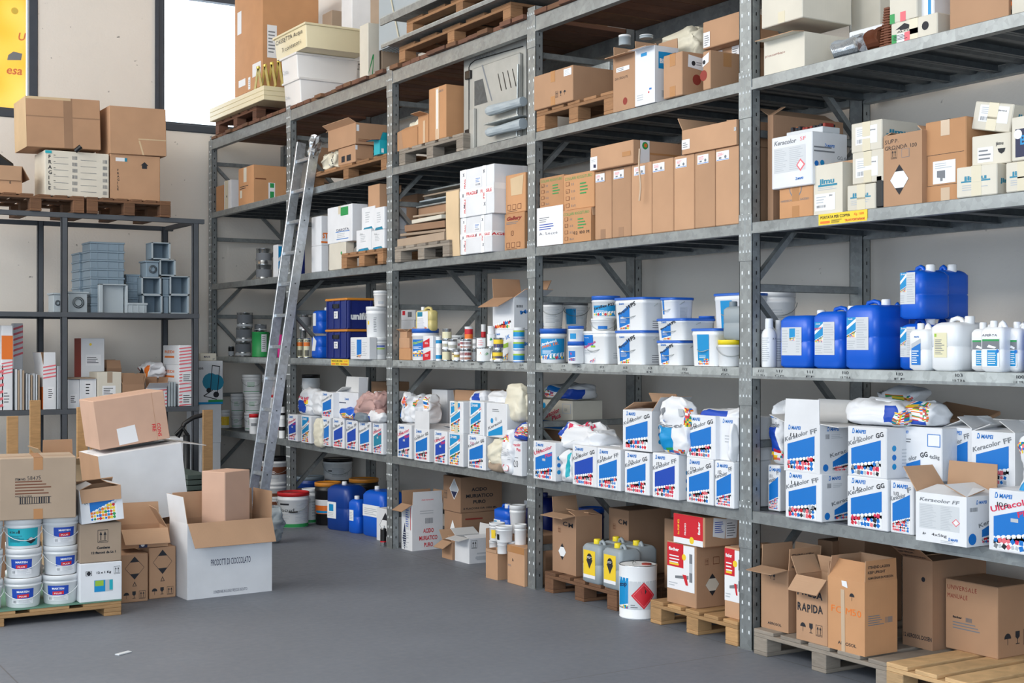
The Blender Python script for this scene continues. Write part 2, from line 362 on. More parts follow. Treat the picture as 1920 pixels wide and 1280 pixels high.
SIDE2 = [('c', .25, .6, .014, 'cyan'), ('c', .25, .42, .014, 'blue'), ('c', .25, .24, .014, 'cyan'), ('l', .5, .2, .9, .6, 6, 'lgrey')]
def lbl(u, v, w=.2, h=.22): return [('r', u, v, u+w, v+h, 'paper'), ('l', u+w*.1, v+h*.45, u+w*.9, v+h*.9, 4, 'grey'), ('b', u+w*.15, v+h*.1, u+w*.6, v+h*.35, 'grey')]

def carton_at(lab, X, Y, z0, w, d, h, yaw=0, m='card', front=(), side=(), top=(), flaps=None, inner=None, tape=None, stick=(), group=None, name='cardboard_box', cat='box', fill=None, rot=None, fl=None, left=()):
    opened = bool(flaps); inn = inner or ('card_in' if m != 'cream' else 'card_in')
    loc = (X, Y, z0); ff = lambda u, v, o: (-o, w/2-u*w, v*h); fs = lambda u, v, o: (u*d, -w/2-o, v*h); ft = lambda u, v, o: (v*d, w/2-u*w, h+o)
    fle = lambda u, v, o: (d-u*d, w/2+o, v*h)
    mb = MB()
    if not opened:
        mb.box(0, d, -w/2, w/2, 0, h, m, .004)
        mb.decal(ft, w, d, [('r', .01, .497, .99, .503, 'brown' if m.startswith('card') else 'grey')])
    else:
        t = .005; x0, x1, y0, y1 = 0, d, -w/2, w/2
        V = [(x0,y0,0), (x1,y0,0), (x1,y1,0), (x0,y1,0), (x0,y0,h), (x1,y0,h), (x1,y1,h), (x0,y1,h)]
        mb.add(V, [(0,1,5,4), (1,2,6,5), (2,3,7,6), (3,0,4,7), (0,3,2,1)], m)
        I = [(x0+t,y0+t,t), (x1-t,y0+t,t), (x1-t,y1-t,t), (x0+t,y1-t,t), (x0+t,y0+t,h), (x1-t,y0+t,h), (x1-t,y1-t,h), (x0+t,y1-t,h)]
        mb.add(I, [(0,4,5,1), (1,5,6,2), (2,6,7,3), (3,7,4,0), (0,1,2,3)], inn)
        mb.add([V[4], V[5], V[6], V[7], I[4], I[5], I[6], I[7]], [(0,1,5,4), (1,2,6,5), (2,3,7,6), (3,0,4,7)], inn)
        if fill: mb.box(.02, d-.02, -w/2+.02, w/2-.02, .02, h*.82, fill, .01)
    mb.decal(ff, w, h, list(front)); mb.decal(fs, d, h, list(side)); mb.decal(ft, w, d, [] if opened else list(top)); mb.decal(fle, d, h, list(left))
    kids = opened or tape or stick
    if not kids:
        return finish(mb.build(name, None, None, loc, yaw, rot), lab, cat, group, z0+h)
    r = root(name, lab, cat, loc, yaw, group, rot); mb.build('carton_body', r)
    if opened:
        T = .004
        for key, val in flaps.items():
            a, deco = (val, ()) if not isinstance(val, tuple) else val
            L = fl if fl else (min(w, d)*.5); a = R(a)
            if key in 'fb': span, base = w, (0 if key == 'f' else d)
            else: span, base = d, (w/2 if key == 'l' else -w/2)
            f = MB(); s0, s1 = (-span/2+.003, span/2-.003); tp = .02*span
            # local strip: run along s, rise along q (length L), thickness n (+n = outside)
            def P(s_, q, n):
                o_ = math.sin(a)*q + math.cos(a)*n; z_ = math.cos(a)*q - math.sin(a)*n
                if key == 'f': return (-o_, s_, h+z_)
                if key == 'b': return (d+o_, s_, h+z_)
                if key == 'l': return (d/2+s_, w/2+o_, h+z_)
                return (d/2+s_, -w/2-o_, h+z_)
            vs = [P(s0,0,0), P(s1,0,0), P(s1-tp,L,0), P(s0+tp,L,0), P(s0,0,-T), P(s1,0,-T), P(s1-tp,L,-T), P(s0+tp,L,-T)]
            f.add(vs, [(0,1,2,3)], m); f.add(vs, [(4,7,6,5), (0,4,5,1), (1,5,6,2), (2,6,7,3), (3,7,4,0)], inn)
            if deco:
                sgn = -1 if key in 'fr' else 1
                fm = (lambda u, v, o: P((s0+(s1-s0)*u) if key in 'rl' else (s1-(s1-s0)*u), L*v, o))
                f.decal(fm, span, L, list(deco))
            f.build('flap', r)
    if tape:
        tp = MB(); tw = .025; e = .0012
        tm = tape if isinstance(tape, str) else 'tape'
        if not opened:
            tp.box(-e, d+e, -tw, tw, h-.0005, h+e, tm)
            tp.box(-e, 0, -tw, tw, h-.07, h+e, tm)
        if not opened: tp.build('packing_tape', r)
        MB().box(-e, 0.0, -tw, tw, .002, .06, tm).build('packing_tape', r)
    for st in stick:
        b = MB(); f_, its = st
        b.decal({'f': ff, 's': fs, 't': ft}[f_], w if f_ != 's' else d, h if f_ != 't' else d, its, .0016)
        b.build('paper_label', r)
    return finish(r, lab, cat, group, z0+h)
class Done(float): pass
def finish(o, lab, cat, group, zt):
    tag(o, lab, cat, group); z = Done(zt); z.o = o; return z
def clampy(yl, yr, x=0.0, x1=.5):
    """keep a thing in the rack clear of the upright frames"""
    if x > .9 or x1 < -.02 or yl < -2.3: return yl, yr
    for p in PY:
        a, b = p-.010, p+.110
        if yr < b and yl > a:
            if yl-a < b-yr: yl = a
            else: yr = b
    return yl, yr
def cby(px0, px1, x):
    b_, a_ = clampy(fy(px0, x), fy(px1, x), x); return a_, b_
def ct(lab, pl, pr, rt, z0, x=.03, d=.3, h=None, **k):
    """carton standing square on a shelf: left and right edge of its front face, row of its top there"""
    yl, yr = fy(pl, x), fy(pr, x); hh = h if h else zr(rt, x, yr)-z0; yl, yr = clampy(yl, yr, x, x+d)
    return carton_at(lab, x, (yl+yr)/2, z0, yl-yr, d, hh, **k)
def cpx(lab, A, B, C, rt, z0=0, **k):
    """carton from the corners of its foot: A left, B nearest, C right; rt = row of the top above B"""
    a, b, c = Vector(gp(*A, z0)), Vector(gp(*B, z0)), Vector(gp(*C, z0))
    v = a-b; yaw = math.atan2(-v.x, v.y); hh = zr(rt, b.x, b.y)-z0
    m = (a+b)/2
    return carton_at(lab, m.x, m.y, z0, v.length, k.pop('d', (c-b).length), hh, yaw=yaw, **k)

def face_cam(x, y): return math.atan2(CY-y, CX-x)
def bucket(lab, pl, pr, rt, z0, x=.15, body='pwhite', lid='pwhite', label=(), la=60, handle=True, tin=False, group=None, taper=.9, name='plastic_bucket', cat='bucket', h=None, turn=0, hm='steel_l', band=None, yy=None, opn=False, lv=(.12, .8), grip=False):
    mid = (pl+pr)/2; y = fy(mid, x) if yy is None else yy
    if yy is not None: x = fx(mid, yy)
    r = pxw(pl, pr, x, y)/2; hh = h if h else zr(rt, x, y)-z0
    if yy is None: a_, b_ = clampy(y+r, y-r, x-r, x+r); r = min(r, .04+(a_-b_)/2) if (a_-b_) < 2*r else r; y = (a_+r*0+b_)/2 if (a_-b_) < 2*r and abs((a_+b_)/2-y) < .1 else y; r = min(r, (a_-b_)/2) if (a_-b_) > .06 else r
    rt_ = root(name, lab, cat, (x, y, z0), 0, group)
    b = MB(); rb = r*taper
    lh = min(.025, hh*.14); top = hh-(lh if lid else 0)
    prof = [(rb*.96, 0), (rb, .006)]
    if tin: prof += [(rb, top*.02), (rb*.985, top*.03), (r*.99, top*.97)] + ([(r, top*.985), (r, top)] if not opn else [])
    else: prof += [(r*.965, top*.84), (r*.995, top*.85), (r*.995, top*.9), (r*.965, top*.91), (r*.97, top)]
    if opn: prof += [(r*.99, hh), (r*.93, hh), (r*.9, hh*.8), (rb*.85, hh*.75)]
    b.lathe(prof, body, 28, cap1=True)
    if band: b.lathe([(rb+(r*.965-rb)*band[0]+.0008, top*band[0]), (rb+(r*.965-rb)*band[1]+.0008, top*band[1])], band[2], 28, cap0=False, cap1=False)
    b.build('bucket_body' if 'bucket' in name else 'can_body', rt_)
    if lid and not opn:
        l = MB(); l.lathe([(r*.97, top-lh*.3), (r, top-lh*.3), (r, hh-.003), (r*.985, hh), (r*.9, hh), (r*.88, hh-.006), (r*.2, hh-.006)], lid, 28); l.build('lid', rt_)
    ca = face_cam(x, y) + R(turn)
    if label:
        v0, v1 = lv; L = MB(); half = R(la)
        H = top*(v1-v0)
        def fm(u, v, o):
            a = ca-half+u*2*half; zz = top*(v0+(v1-v0)*v); rr = rb+(r*.965-rb)*zz/top+o
            return (rr*math.cos(a), rr*math.sin(a), zz)
        L.decal(fm, 2*half*r, H, list(label), .0015, .012); L.build('label', rt_)
    if handle:
        hd = MB(); zt = top*.86; pts = []
        for i in range(13):
            t = math.pi*i/12; a = ca - math.pi/2 + math.pi*i/12
            drop = math.sin(t)*r*.9
            pts.append(((r+.006)*math.cos(a), (r+.006)*math.sin(a), zt-drop*.8))
        hd.tube(pts, .0022, hm, 5)
        ho = hd.build('handle', rt_)
        if grip: MB().tube(pts[5:8], .007, 'pblack', 6).build('grip', ho)
    return finish(rt_, lab, cat, group, z0+hh)

def sqbucket(lab, pl, pr, rt, z0, x=.04, d=.2, body='pwhite', lid='lidblue', front=(), side=(), handle=True, group=None, h=None, rz=0, r=.03, yw=0):
    yl, yr = fy(pl, x), fy(pr, x); hh = h if h else zr(rt, x, yr)-z0; yl, yr = clampy(yl, yr); w = yl-yr; y = (yl+yr)/2
    rt_ = root('square_bucket', lab, 'bucket', (x+d/2, y, z0), R(yw), group); b = MB(); k = .93; lh = .014
    lv = [(0, d/2*k, w/2*k, r), (hh*.8, d/2*.985, w/2*.985, r), (hh*.81, d/2, w/2, r), (hh*.86, d/2, w/2, r), (hh-lh, d/2*.98, w/2*.98, r)]
    b.rloft(lv, body)
    def ff(u, v, o):
        q = (k+(.985-k)*v/.8 if v < .8 else 1); return (-d/2*q-o, (w/2-r)*q*(1-2*u), v*hh)
    def fs(u, v, o):
        q = (k+(.985-k)*v/.8 if v < .8 else 1); return ((d/2-r)*q*(2*u-1), -w/2*q-o, v*hh)
    b.build('bucket_body', rt_)
    if lid: MB().rloft([(hh-lh, d/2+.004, w/2+.004, r), (hh-.002, d/2+.004, w/2+.004, r), (hh, d/2, w/2, r)], lid).build('lid', rt_)
    if front or side:
        l = MB(); l.decal(ff, w-2*r, hh, list(front), .0014); l.decal(fs, d-2*r, hh, list(side), .0014); l.build('label', rt_)
    if handle:
        hd = MB(); zt = hh*.8; pts = []
        for i in range(11):
            t = i/10; yy = (w/2+.005)*math.cos(math.pi*t) if 0 else (w/2+.006)*(1-2*t)
            sag = math.sin(math.pi*t)**.6
            pts.append((-(d/2+.012)*sag, yy, zt-sag*hh*.42))
        hd.tube(pts, .0025, 'steel_l', 5); hd.build('handle', rt_)
    return finish(rt_, lab, 'bucket', group, z0+hh)

def jerry(lab, pl, pr, rt, z0, x=.05, d=.2, m='pblue', cap='pwhite', label=(), group=None, h=None, yw=0, cp=(.5, -.25), r=.04, name='jerrycan', loc=None, w=None, lw=.8, side=(), hdl=True, capr=.022):
    if loc: X, Y = loc; y = Y; xx = X
    else:
        yl, yr = fy(pl, x), fy(pr, x); xx = x+d/2
        if not h: h = zr(rt, x, yr)-z0
        yl, yr = clampy(yl, yr); w = yl-yr; y = (yl+yr)/2
    o = root(name, lab, 'canister' if name == 'jerrycan' else 'bottle', (xx, y, z0), R(yw), group)
    r = min(r, w*.3, d*.3); b = MB(); top = h-.02
    b.rloft([(0, d/2-.012, w/2-.012, r), (.012, d/2, w/2, r), (top*.48, d/2, w/2, r), (top*.5, d/2-.003, w/2-.003, r), (top*.52, d/2, w/2, r), (top*.9, d/2, w/2, r), (top*.97, d/2-r*.35, w/2-r*.35, r), (top, d/2-r*.8, w/2-r*.8, r*.7)], m)
    b.build('can_body', o)
    cx, cy = (cp[0]-.5)*d*.9, cp[1]*w
    MB().lathe([(capr*.9, top-.01), (capr, top), (capr, h+.004), (capr*.85, h+.008)], cap, 14, cx, cy).build('cap', o)
    if hdl:
        hh = MB(); y0, y1 = (-cy/abs(cy) if cy else 1)*w*.34, cy+(.03 if cy < 0 else -.03)
        yy0, yy1 = sorted((y0, y1)); hh.tube([(cx, yy0, top-.012), (cx, yy0+.015, h-.006), (cx, (yy0+yy1)/2, h), (cx, yy1-.01, h-.006), (cx, yy1, top-.012)], .011, m, 7); hh.build('handle', o)
    if label or side:
        l = MB()
        l.decal(lambda u, v, q: (-d/2-q, (w/2-r*.6)*(1-2*u), v*h), w-1.2*r, h, list(label), .0016)
        l.decal(lambda u, v, q: ((d/2-r*.6)*(2*u-1), -w/2-q, v*h), d-1.2*r, h, list(side), .0016)
        l.build('label', o)
    return finish(o, lab, 'canister', group, z0+h)

def bag(lab, pl, pr, rt, z0, x=.05, d=.1, h=None, m='bagw', pat=(), lean=0, seed=0, group=None, sq=.6, yw=0, w=None, loc=None, rough=.5, name='grout_bag', cat='bag', tip=None, print_=()):
    if loc: X, y = loc
    else:
        yl, yr = fy(pl, x), fy(pr, x); X = x
        if not h: h = zr(rt, x, yr)-z0
        yl, yr = clampy(yl, yr); w = yl-yr; y = (yl+yr)/2
    b = MB(); n, k = 36, 26; P = {}
    def pt(a, t, o=0):
        e = .45; ca, sa = math.cos(a), math.sin(a)
        cx = math.copysign(abs(ca)**e, ca); sy = math.copysign(abs(sa)**e, sa)
        f = (1-abs(2*t-1)**4)**.5 if t > .5 else (1-abs(2*t-1)**6)**.5
        fx_ = f*(1-.25*t*sq); wy = (1-.12*abs(2*t-1)**2)
        p = Vector((d/2*cx*fx_*(1+o/d*2), w/2*sy*wy*(f**.35), h*t))
        q = Vector((p.x*9+seed*3.1, p.y*9, p.z*9))
        q = Vector((p.x*9+seed*3.1, p.y*9, p.z*9)); nn = noise.noise_vector(q)*.10*rough + noise.noise_vector(q*2.3)*.07*rough; rg = 1-abs(noise.noise(q*2.2))*2; nn += Vector((ca, sa, .3))*(rg*.03-.01)*(rough+.5) + noise.noise_vector(q*6)*.02*rough
        p += nn*min(1, 4*t)*.5*min(1, min(w, d, h)/.13) + Vector((0, 0, 0)); p.z = max(p.z, 0)
        p.x += lean*t*t*h*.3
        return p
    for i in range(k+1):
        for j in range(n): P[i, j] = pt(2*math.pi*j/n, min(max(i/k, .004), .996))
    idx = {}
    for key, v in P.items(): idx[key] = len(b.v); b.v.append(tuple(v))
    b.ms = [m]
    for i in range(k):
        for j in range(n):
            mt = m; jj = (j+.5)/n; a = 2*math.pi*jj; ca = math.cos(a)
            u = .5-math.sin(a)/2 if ca < 0 else None; t = (i+.5)/k
            if u is not None:
                for (u0, t0, u1, t1, q, sl) in pat:
                    if u0 <= u <= u1 and t0+sl*(u-u0) <= t <= t1+sl*(u-u0): mt = q
            if mt == 'mosaic': mt = random.choice(['yel', 'red', 'blue', 'grn', 'org', 'white', 'pinkr', 'white'])
            if mt not in b.ms: b.ms.append(mt)
            b.f.append((idx[i, j], idx[i, (j+1) % n], idx[i+1, (j+1) % n], idx[i+1, j])); b.m.append(b.ms.index(mt)); b.sm.append(True)
    b.add([P[0, j] for j in range(n)], [tuple(range(n))[::-1]], m); b.add([P[k, j] for j in range(n)], [tuple(range(n))], m)
    if print_:
        def fm(u, v, o):
            s_ = 1-2*u; s_ = max(-.999, min(.999, s_)); a = math.pi-math.asin(s_)
            p = pt(a, min(max(v, .01), .99)); p.x -= .004+o; return p
        b.decal(fm, w, h, list(print_), .001)
    o = b.build(name, None, None, (X+d/2, y, z0), R(yw))
    return finish(o, lab, cat, group, z0+h)

def pallet(lab, X, Y, z0, lx, ly, m='wood', group=None, H=.14, yaw=0, n=5, nb=3, run='x', bh=.078, mb='', name='wooden_pallet'):
    """corner at X,Y (least x, least y in its own frame); top boards run along `run`"""
    if z0 > .5 and X > -.4 and not yaw: y1_, Y = clampy(Y+ly, Y); ly = y1_-Y
    o = root(name, lab, 'pallet', (X, Y, z0), yaw, group); bm_ = mb or m; t = .02
    A, B = (lx, ly) if run == 'x' else (ly, lx)        # A: along boards, B: across
    def bx(a0, a1, b0, b1, za, zb, mt):
        return MB().box(a0, a1, b0, b1, za, zb, mt, .003) if run == 'x' else MB().box(b0, b1, a0, a1, za, zb, mt, .003)
    bw = B/(n+.35*(n-1)) if n > 1 else B
    for i in range(n):
        c = (B-bw)*i/(n-1) if n > 1 else 0; bx(0, A, c, c+bw, H-t, H, m).build('top_board', o)
    for a in (0, .5, 1):
        a0 = (A-.1)*a; bx(a0, a0+.1, 0, B, H-2*t, H-t, m).build('cross_board', o)
        for bb in range(nb):
            b0 = (B-.1)*bb/(nb-1); bx(a0, a0+.1, b0, b0+.1, t, H-2*t, bm_).build('block', o)
    for bb in range(nb):
        b0 = (B-.1)*bb/(nb-1); bx(0, A, b0, b0+.1, 0, t, m).build('bottom_board', o)
    return finish(o, lab, 'pallet', group, z0+H)

def can(lab, pl, pr, rt, z0, x=.1, m='tin', bands=(), group=None, h=None, lid='tin', name='paint_can', rim=True, label=(), la=55):
    mid = (pl+pr)/2; y = fy(mid, x); r = pxw(pl, pr, x, y)/2; hh = h if h else zr(rt, x, y)-z0
    o = root(name, lab, 'can', (x, y, z0), 0, group)
    MB().lathe([(r*.96, 0), (r, .003), (r*.965, .006), (r*.965, hh-.008), (r, hh-.006), (r, hh-.001)], m, 20).build('can_body', o)
    MB().lathe([(r*.98, hh-.004), (r*.98, hh), (r*.9, hh), (r*.86, hh-.004), (r*.3, hh-.004)], lid, 20).build('lid', o)
    if bands or label:
        l = MB(); ca = face_cam(x, y)
        for (t0, t1, mt) in bands: l.lathe([(r*.97+.0006, hh*t0), (r*.97+.0006, hh*t1)], mt, 20, cap0=False, cap1=False)
        if label:
            hf = R(la)
            l.decal(lambda u, v, q: ((r*.975+q)*math.cos(ca-hf+u*2*hf), (r*.975+q)*math.sin(ca-hf+u*2*hf), hh*v), 2*hf*r, hh, list(label), .001, .01)
        l.build('label', o)
    return finish(o, lab, 'can', group, z0+hh)
# ---------------------------------------------------------------- shell
BY = 8.6; WX = 1.0                     # back wall plane y, side wall plane x
Z2, Z3, Z4, Z5, Z6 = .7275, 1.4745, 2.2285, 2.9755, 3.733
m = MB(); m.add([(-12,-12,0), (1.2,-12,0), (1.2,9,0), (-12,9,0)], [(0,1,2,3)], 'floor'); struct('floor', m)
m = MB(); m.box(WX, WX+.2, -12, BY+.2, 0, 6.4, 'wall'); struct('wall_right', m)
m = MB(); m.box(-12, WX+.2, -12, BY+.2, 6.4, 6.5, 'wall'); struct('ceiling', m)
def bwx(px): return fx(px, BY)
wr0, wr1, wl0, wl1 = bwx(290), bwx(290)+2.0, bwx(70)-2.6, bwx(70)
wzb, wzt = zr(244, bwx(312), BY), 5.3
m = MB(); m.box(-12, WX, BY, BY+.2, 0, wzb, 'wall'); m.box(-12, WX, BY, BY+.2, wzt, 6.4, 'wall')
m.box(-12, wl0, BY, BY+.2, wzb, wzt, 'wall'); m.box(wl1, wr0, BY, BY+.2, wzb, wzt, 'wall'); m.box(wr1, WX, BY, BY+.2, wzb, wzt, 'wall')
struct('wall_back', m)
glass = bpy.data.materials.new('glass'); glass.use_nodes = True
nt = glass.node_tree; nt.nodes.clear(); o_ = nt.nodes.new('ShaderNodeOutputMaterial'); mx_ = nt.nodes.new('ShaderNodeMixShader'); mx_.inputs[0].default_value = .08
tr = nt.nodes.new('ShaderNodeBsdfTransparent'); gl = nt.nodes.new('ShaderNodeBsdfGlossy'); gl.inputs['Roughness'].default_value = .05
nt.links.new(tr.outputs[0], mx_.inputs[1]); nt.links.new(gl.outputs[0], mx_.inputs[2]); nt.links.new(mx_.outputs[0], o_.inputs[0]); _M['glass'] = glass
def window(nm, x0, x1):
    f = MB(); z0, z1 = wzb, wzt; y0, y1 = BY-.015, BY+.08; t = .085; s = .02
    f.box(x0, x0+t, y0, y1, z0, z1, 'frame', .006); f.box(x1-t, x1, y0, y1, z0, z1, 'frame', .006)
    f.box(x0+t, x1-t, y0, y1, z0, z0+.075, 'frame', .006); f.box(x0+t, x1-t, y0, y1, z1-.075, z1, 'frame', .006)
    f.box(x0+t, x0+t+s, y0+.03, y1-.02, z0+.075, z1-.075, 'frame'); f.box(x0+t, x1-t, y0+.03, y1-.02, z0+.075, z0+.095, 'frame')
    f.box(x0-.005, x0+t*.4, y0-.012, y0, z0-.005, z1+.005, 'frame')
    w = struct(nm, f); MB().box(x0+t, x1-t, BY+.04, BY+.046, z0+.07, z1-.07, 'glass').build('window_pane', w)
window('window_1', wr0, wr1); window('window_2', wl0, wl1)
# bright yard wall outside the windows is plain daylight: the sky itself
# ---- yellow translucent banner behind the left window
yb = bpy.data.materials.new('banner_yellow'); yb.use_nodes = True; nt = yb.node_tree; bs = nt.nodes['Principled BSDF']
tl = nt.nodes.new('ShaderNodeBsdfTranslucent'); mx_ = nt.nodes.new('ShaderNodeMixShader'); mx_.inputs[0].default_value = .8
ns = nt.nodes.new('ShaderNodeTexNoise'); ns.inputs['Scale'].default_value = .9; tcn = nt.nodes.new('ShaderNodeTexCoord'); nt.links.new(tcn.outputs['Object'], ns.inputs[0])
rp = nt.nodes.new('ShaderNodeValToRGB'); rp.color_ramp.elements[0].color = (1, .60, .06, 1); rp.color_ramp.elements[1].color = (1, .85, .45, 1)
rp.color_ramp.elements[0].position = .45; rp.color_ramp.elements[1].position = .7
nt.links.new(ns.outputs[0], rp.inputs[0]); nt.links.new(rp.outputs[0], tl.inputs[0]); nt.links.new(rp.outputs[0], bs.inputs['Base Color'])
nt.links.new(bs.outputs[0], mx_.inputs[1]); nt.links.new(tl.outputs[0], mx_.inputs[2]); nt.links.new(mx_.outputs[0], nt.nodes['Material Output'].inputs[0]); _M['banner_yellow'] = yb
b = MB(); bx0, bx1, bz0, bz1 = wl0+.1, wl1-.1, wzb+.08, wzt-.08
b.box(bx0, bx1, BY+.05, BY+.053, bz0, bz1, 'banner_yellow')
def bf(u, v, o): return (bx0+(bx1-bx0)*u, BY+.0395-o, bz0+(bz1-bz0)*v)
b = MB().box(bx0, bx1, BY+.0495, BY+.0515, bz0, bz1, 'banner_yellow')
b.decal(lambda u, v, o: (bx0+(bx1-bx0)*u, BY+.0495-o, bz0+(bz1-bz0)*v), bx1-bx0, bz1-bz0, [('t','er',.93,.83,.09,'org',{'b':1,'sh':.2}), ('t','U',.965,.53,.08,'org',{'b':1,'sh':.2}), ('t','esa',.92,.27,.09,'org',{'b':1,'sh':.2}), ('c',.955,.745,.035,'yel'), ('q',[(.925,.37),(.98,.38),(.985,.43),(.95,.44),(.93,.41)],'grey')])
tag(b.build('window_banner'), 'yellow translucent banner with faded red lettering filling the left window', 'banner')

# ---------------------------------------------------------------- big steel rack
rack = root('storage_rack', 'long galvanised steel bolt-together shelving rack filling the right-hand wall', 'rack', (0, 0, 0))
RX = .80
TOPS = [4.6, 4.6, 3.80, 3.765, 3.765, 3.73]
def upright(y, x0, z1, front):
    b = MB(); t = .004
    b.box(x0, x0+t, y, y+.1, 0, z1, 'steel'); b.box(x0, x0+.058, y, y+t, 0, z1, 'steel'); b.box(x0, x0+.058, y+.1-t, y+.1, 0, z1, 'steel')
    b.box(x0+.058-t, x0+.058, y, y+.02, 0, z1, 'steel'); b.box(x0+.058-t, x0+.058, y+.08, y+.1, 0, z1, 'steel')
    b.box(x0-.006, x0+.075, y-.008, y+.108, 0, .005, 'steel')
    z = .09
    while z < z1-.04:
        for yy in (y+.024, y+.076):
            if front: b.add([(x0-.0045, yy, z-.002), (x0-.0005, yy-.006, z-.008), (x0-.0005, yy+.006, z-.008), (x0-.0005, yy+.004, z+.011), (x0-.0005, yy-.004, z+.011)], [(0,2,1), (0,3,2), (0,4,3), (0,1,4)], 'bolt')
        b.add([(x0+.026, y-.0006, z-.009), (x0+.034, y-.0006, z-.009), (x0+.034, y-.0006, z+.009), (x0+.026, y-.0006, z+.009)], [(0,1,2,3)], 'black')
        z += .075
    b.build('upright', rack)
for i, y in enumerate(PY):
    upright(y, 0, TOPS[i], True); upright(y, RX, TOPS[i], False)
    # lattice between the two uprights of a frame
    alt = i in (2, 3)
    zs = (.26, 1.07, 1.89, 2.70, 3.49)
    for k, z in enumerate(zs):
        MB().box(.055, RX+.005, y+.035, y+.065, z-.02, z+.02, 'steel', .003).build('rung', rack)
        if k < 4:
            fr = (k % 2 == 0) ^ alt
            a, c_ = ((.06, z+.03), (RX, zs[k+1]-.03)) if (k % 2 == 0) ^ alt else ((RX, z+.03), (.06, zs[k+1]-.03))
            MB().bar((a[0], y+.05, a[1]), (c_[0], y+.05, c_[1]), .03, .036, 'steel', up=(0, 1, 0)).build('diagonal_brace', rack)
def beam(y0, y1, zt, hgt, x0, front, txt=(), lip=False, sign=None):
    b = MB(); s = 1
    mt = 'steel_l' if lip else 'steel'
    b.box(x0, x0+.05, y0+.1, y1, zt-hgt, zt, mt, .003)
    b.box(x0-.003, x0, y0+.1, y1, zt-hgt, zt-hgt+.014, 'steel', 0)
    pls = []
    if front:
        for ya in (y0+.1-.05, y1+.0):
            main = b; b = MB(); pls.append(b)
            b.box(x0-.004, x0, ya, ya+.05, zt-.2, zt+.045, 'steel', .001)
            for k in range(3):
                for yy in (ya+.012, ya+.038): b.add([(x0-.0085, yy, zt+.02-k*.085), (x0-.0045, yy-.006, zt+.014-k*.085), (x0-.0045, yy+.006, zt+.014-k*.085), (x0-.0045, yy, zt+.03-k*.085)], [(0,2,1), (0,3,2), (0,1,3)], 'bolt')
            b = main
    L = y1-y0-.1
    if txt: b.decal(lambda u, v, o: (x0-o, y1-u*L, zt-hgt+v*hgt), L, hgt, list(txt))
    o = b.build('beam', rack)
    for q in pls: q.build('connector_plate', o)
    if sign:
        u0, u1, its = sign; sg = MB(); H = hgt*.92; Ls = (u1-u0)*L
        sg.box(x0-.0035, x0, y1-u1*L, y1-u0*L, zt-hgt+.004, zt-hgt+.004+H, 'yel')
        sg.decal(lambda u, v, o: (x0-.0035-o, y1-u0*L-u*Ls, zt-hgt+.004+v*H), Ls, H, its); sg.build('load_sign', o, 'yellow load rating sign')
def deck(y0, y1, zt, kind=0):  # under-shelf shade put into the colour: darker steel than uprights and beams
    b = MB(); n = 7; L = y1-y0-.0; wd = L/n
    for i in range(n):
        a, c_ = y0+i*wd+.003, y0+(i+1)*wd-.003; z = zt-.002
        b.box(.052, RX, a, c_, z-.002, z, 'steel_d'); b.box(.052, RX, a, a+.002, z-.035, z, 'steel_d'); b.box(.052, RX, c_-.002, c_, z-.035, z, 'steel_d')
        b.box(.052, RX, a, a+.02, z-.037, z-.035, 'steel_d'); b.box(.052, RX, c_-.02, c_, z-.037, z-.035, 'steel_d')
        mid = (a+c_)/2; b.add([(.052, mid-.04, z-.003), (RX, mid-.04, z-.003), (RX, mid-.02, z-.02), (.052, mid-.02, z-.02), (.052, mid+.02, z-.02), (RX, mid+.02, z-.02), (RX, mid+.04, z-.003), (.052, mid+.04, z-.003)], [(0,1,2,3), (3,2,5,4), (4,5,6,7)], 'steel_d')
    b.build('shelf_deck', rack)
SGN = [('t','PORTATA PER COPPIA',.04,.55,.36,'ink',{'b':1,'fit':.62}), ('t','Kg. 1600',.74,.6,.3,'org',{'b':1,'fit':.2}), ('t','TRAVI PORTAPIANI',.55,.12,.3,'red',{'b':1,'fit':.4}), ('r',.04,.12,.24,.34,'org'), ('l',.27,.1,.5,.42,4,'ink')]
def marks(L):
    o = []
    for u, a, c_ in L:
        o += [('h', a, u, .60, .34, 'ink', {'fit': .025}), ('h', c_, u-.004, .2, .3, 'ink', {'fit': .035})]
    return o
TX = {(1,3): marks([(.07,'112','ULTRA'),(.15,'113','ULTRA'),(.24,'143','GG'),(.36,'113','GG ULTRA'),(.48,'113','ULTRA'),(.60,'113','FF'),(.76,'112','ULTRA'),(.93,'112','GG')]),
      (0,3): marks([(.02,'111','ULTRA'),(.09,'111','GG'),(.2,'111','FF'),(.32,'110','ULTRA'),(.49,'110','FF'),(.66,'103','ULTRA'),(.82,'100','ULTRA')]),
      (2,3): marks([(.06,'144',''),(.22,'134','GG'),(.33,'132','FF'),(.47,'131','GG'),(.62,'130',''),(.68,'130','ULTRA'),(.8,'120','FF'),(.95,'COLOR','ULTRA')])}
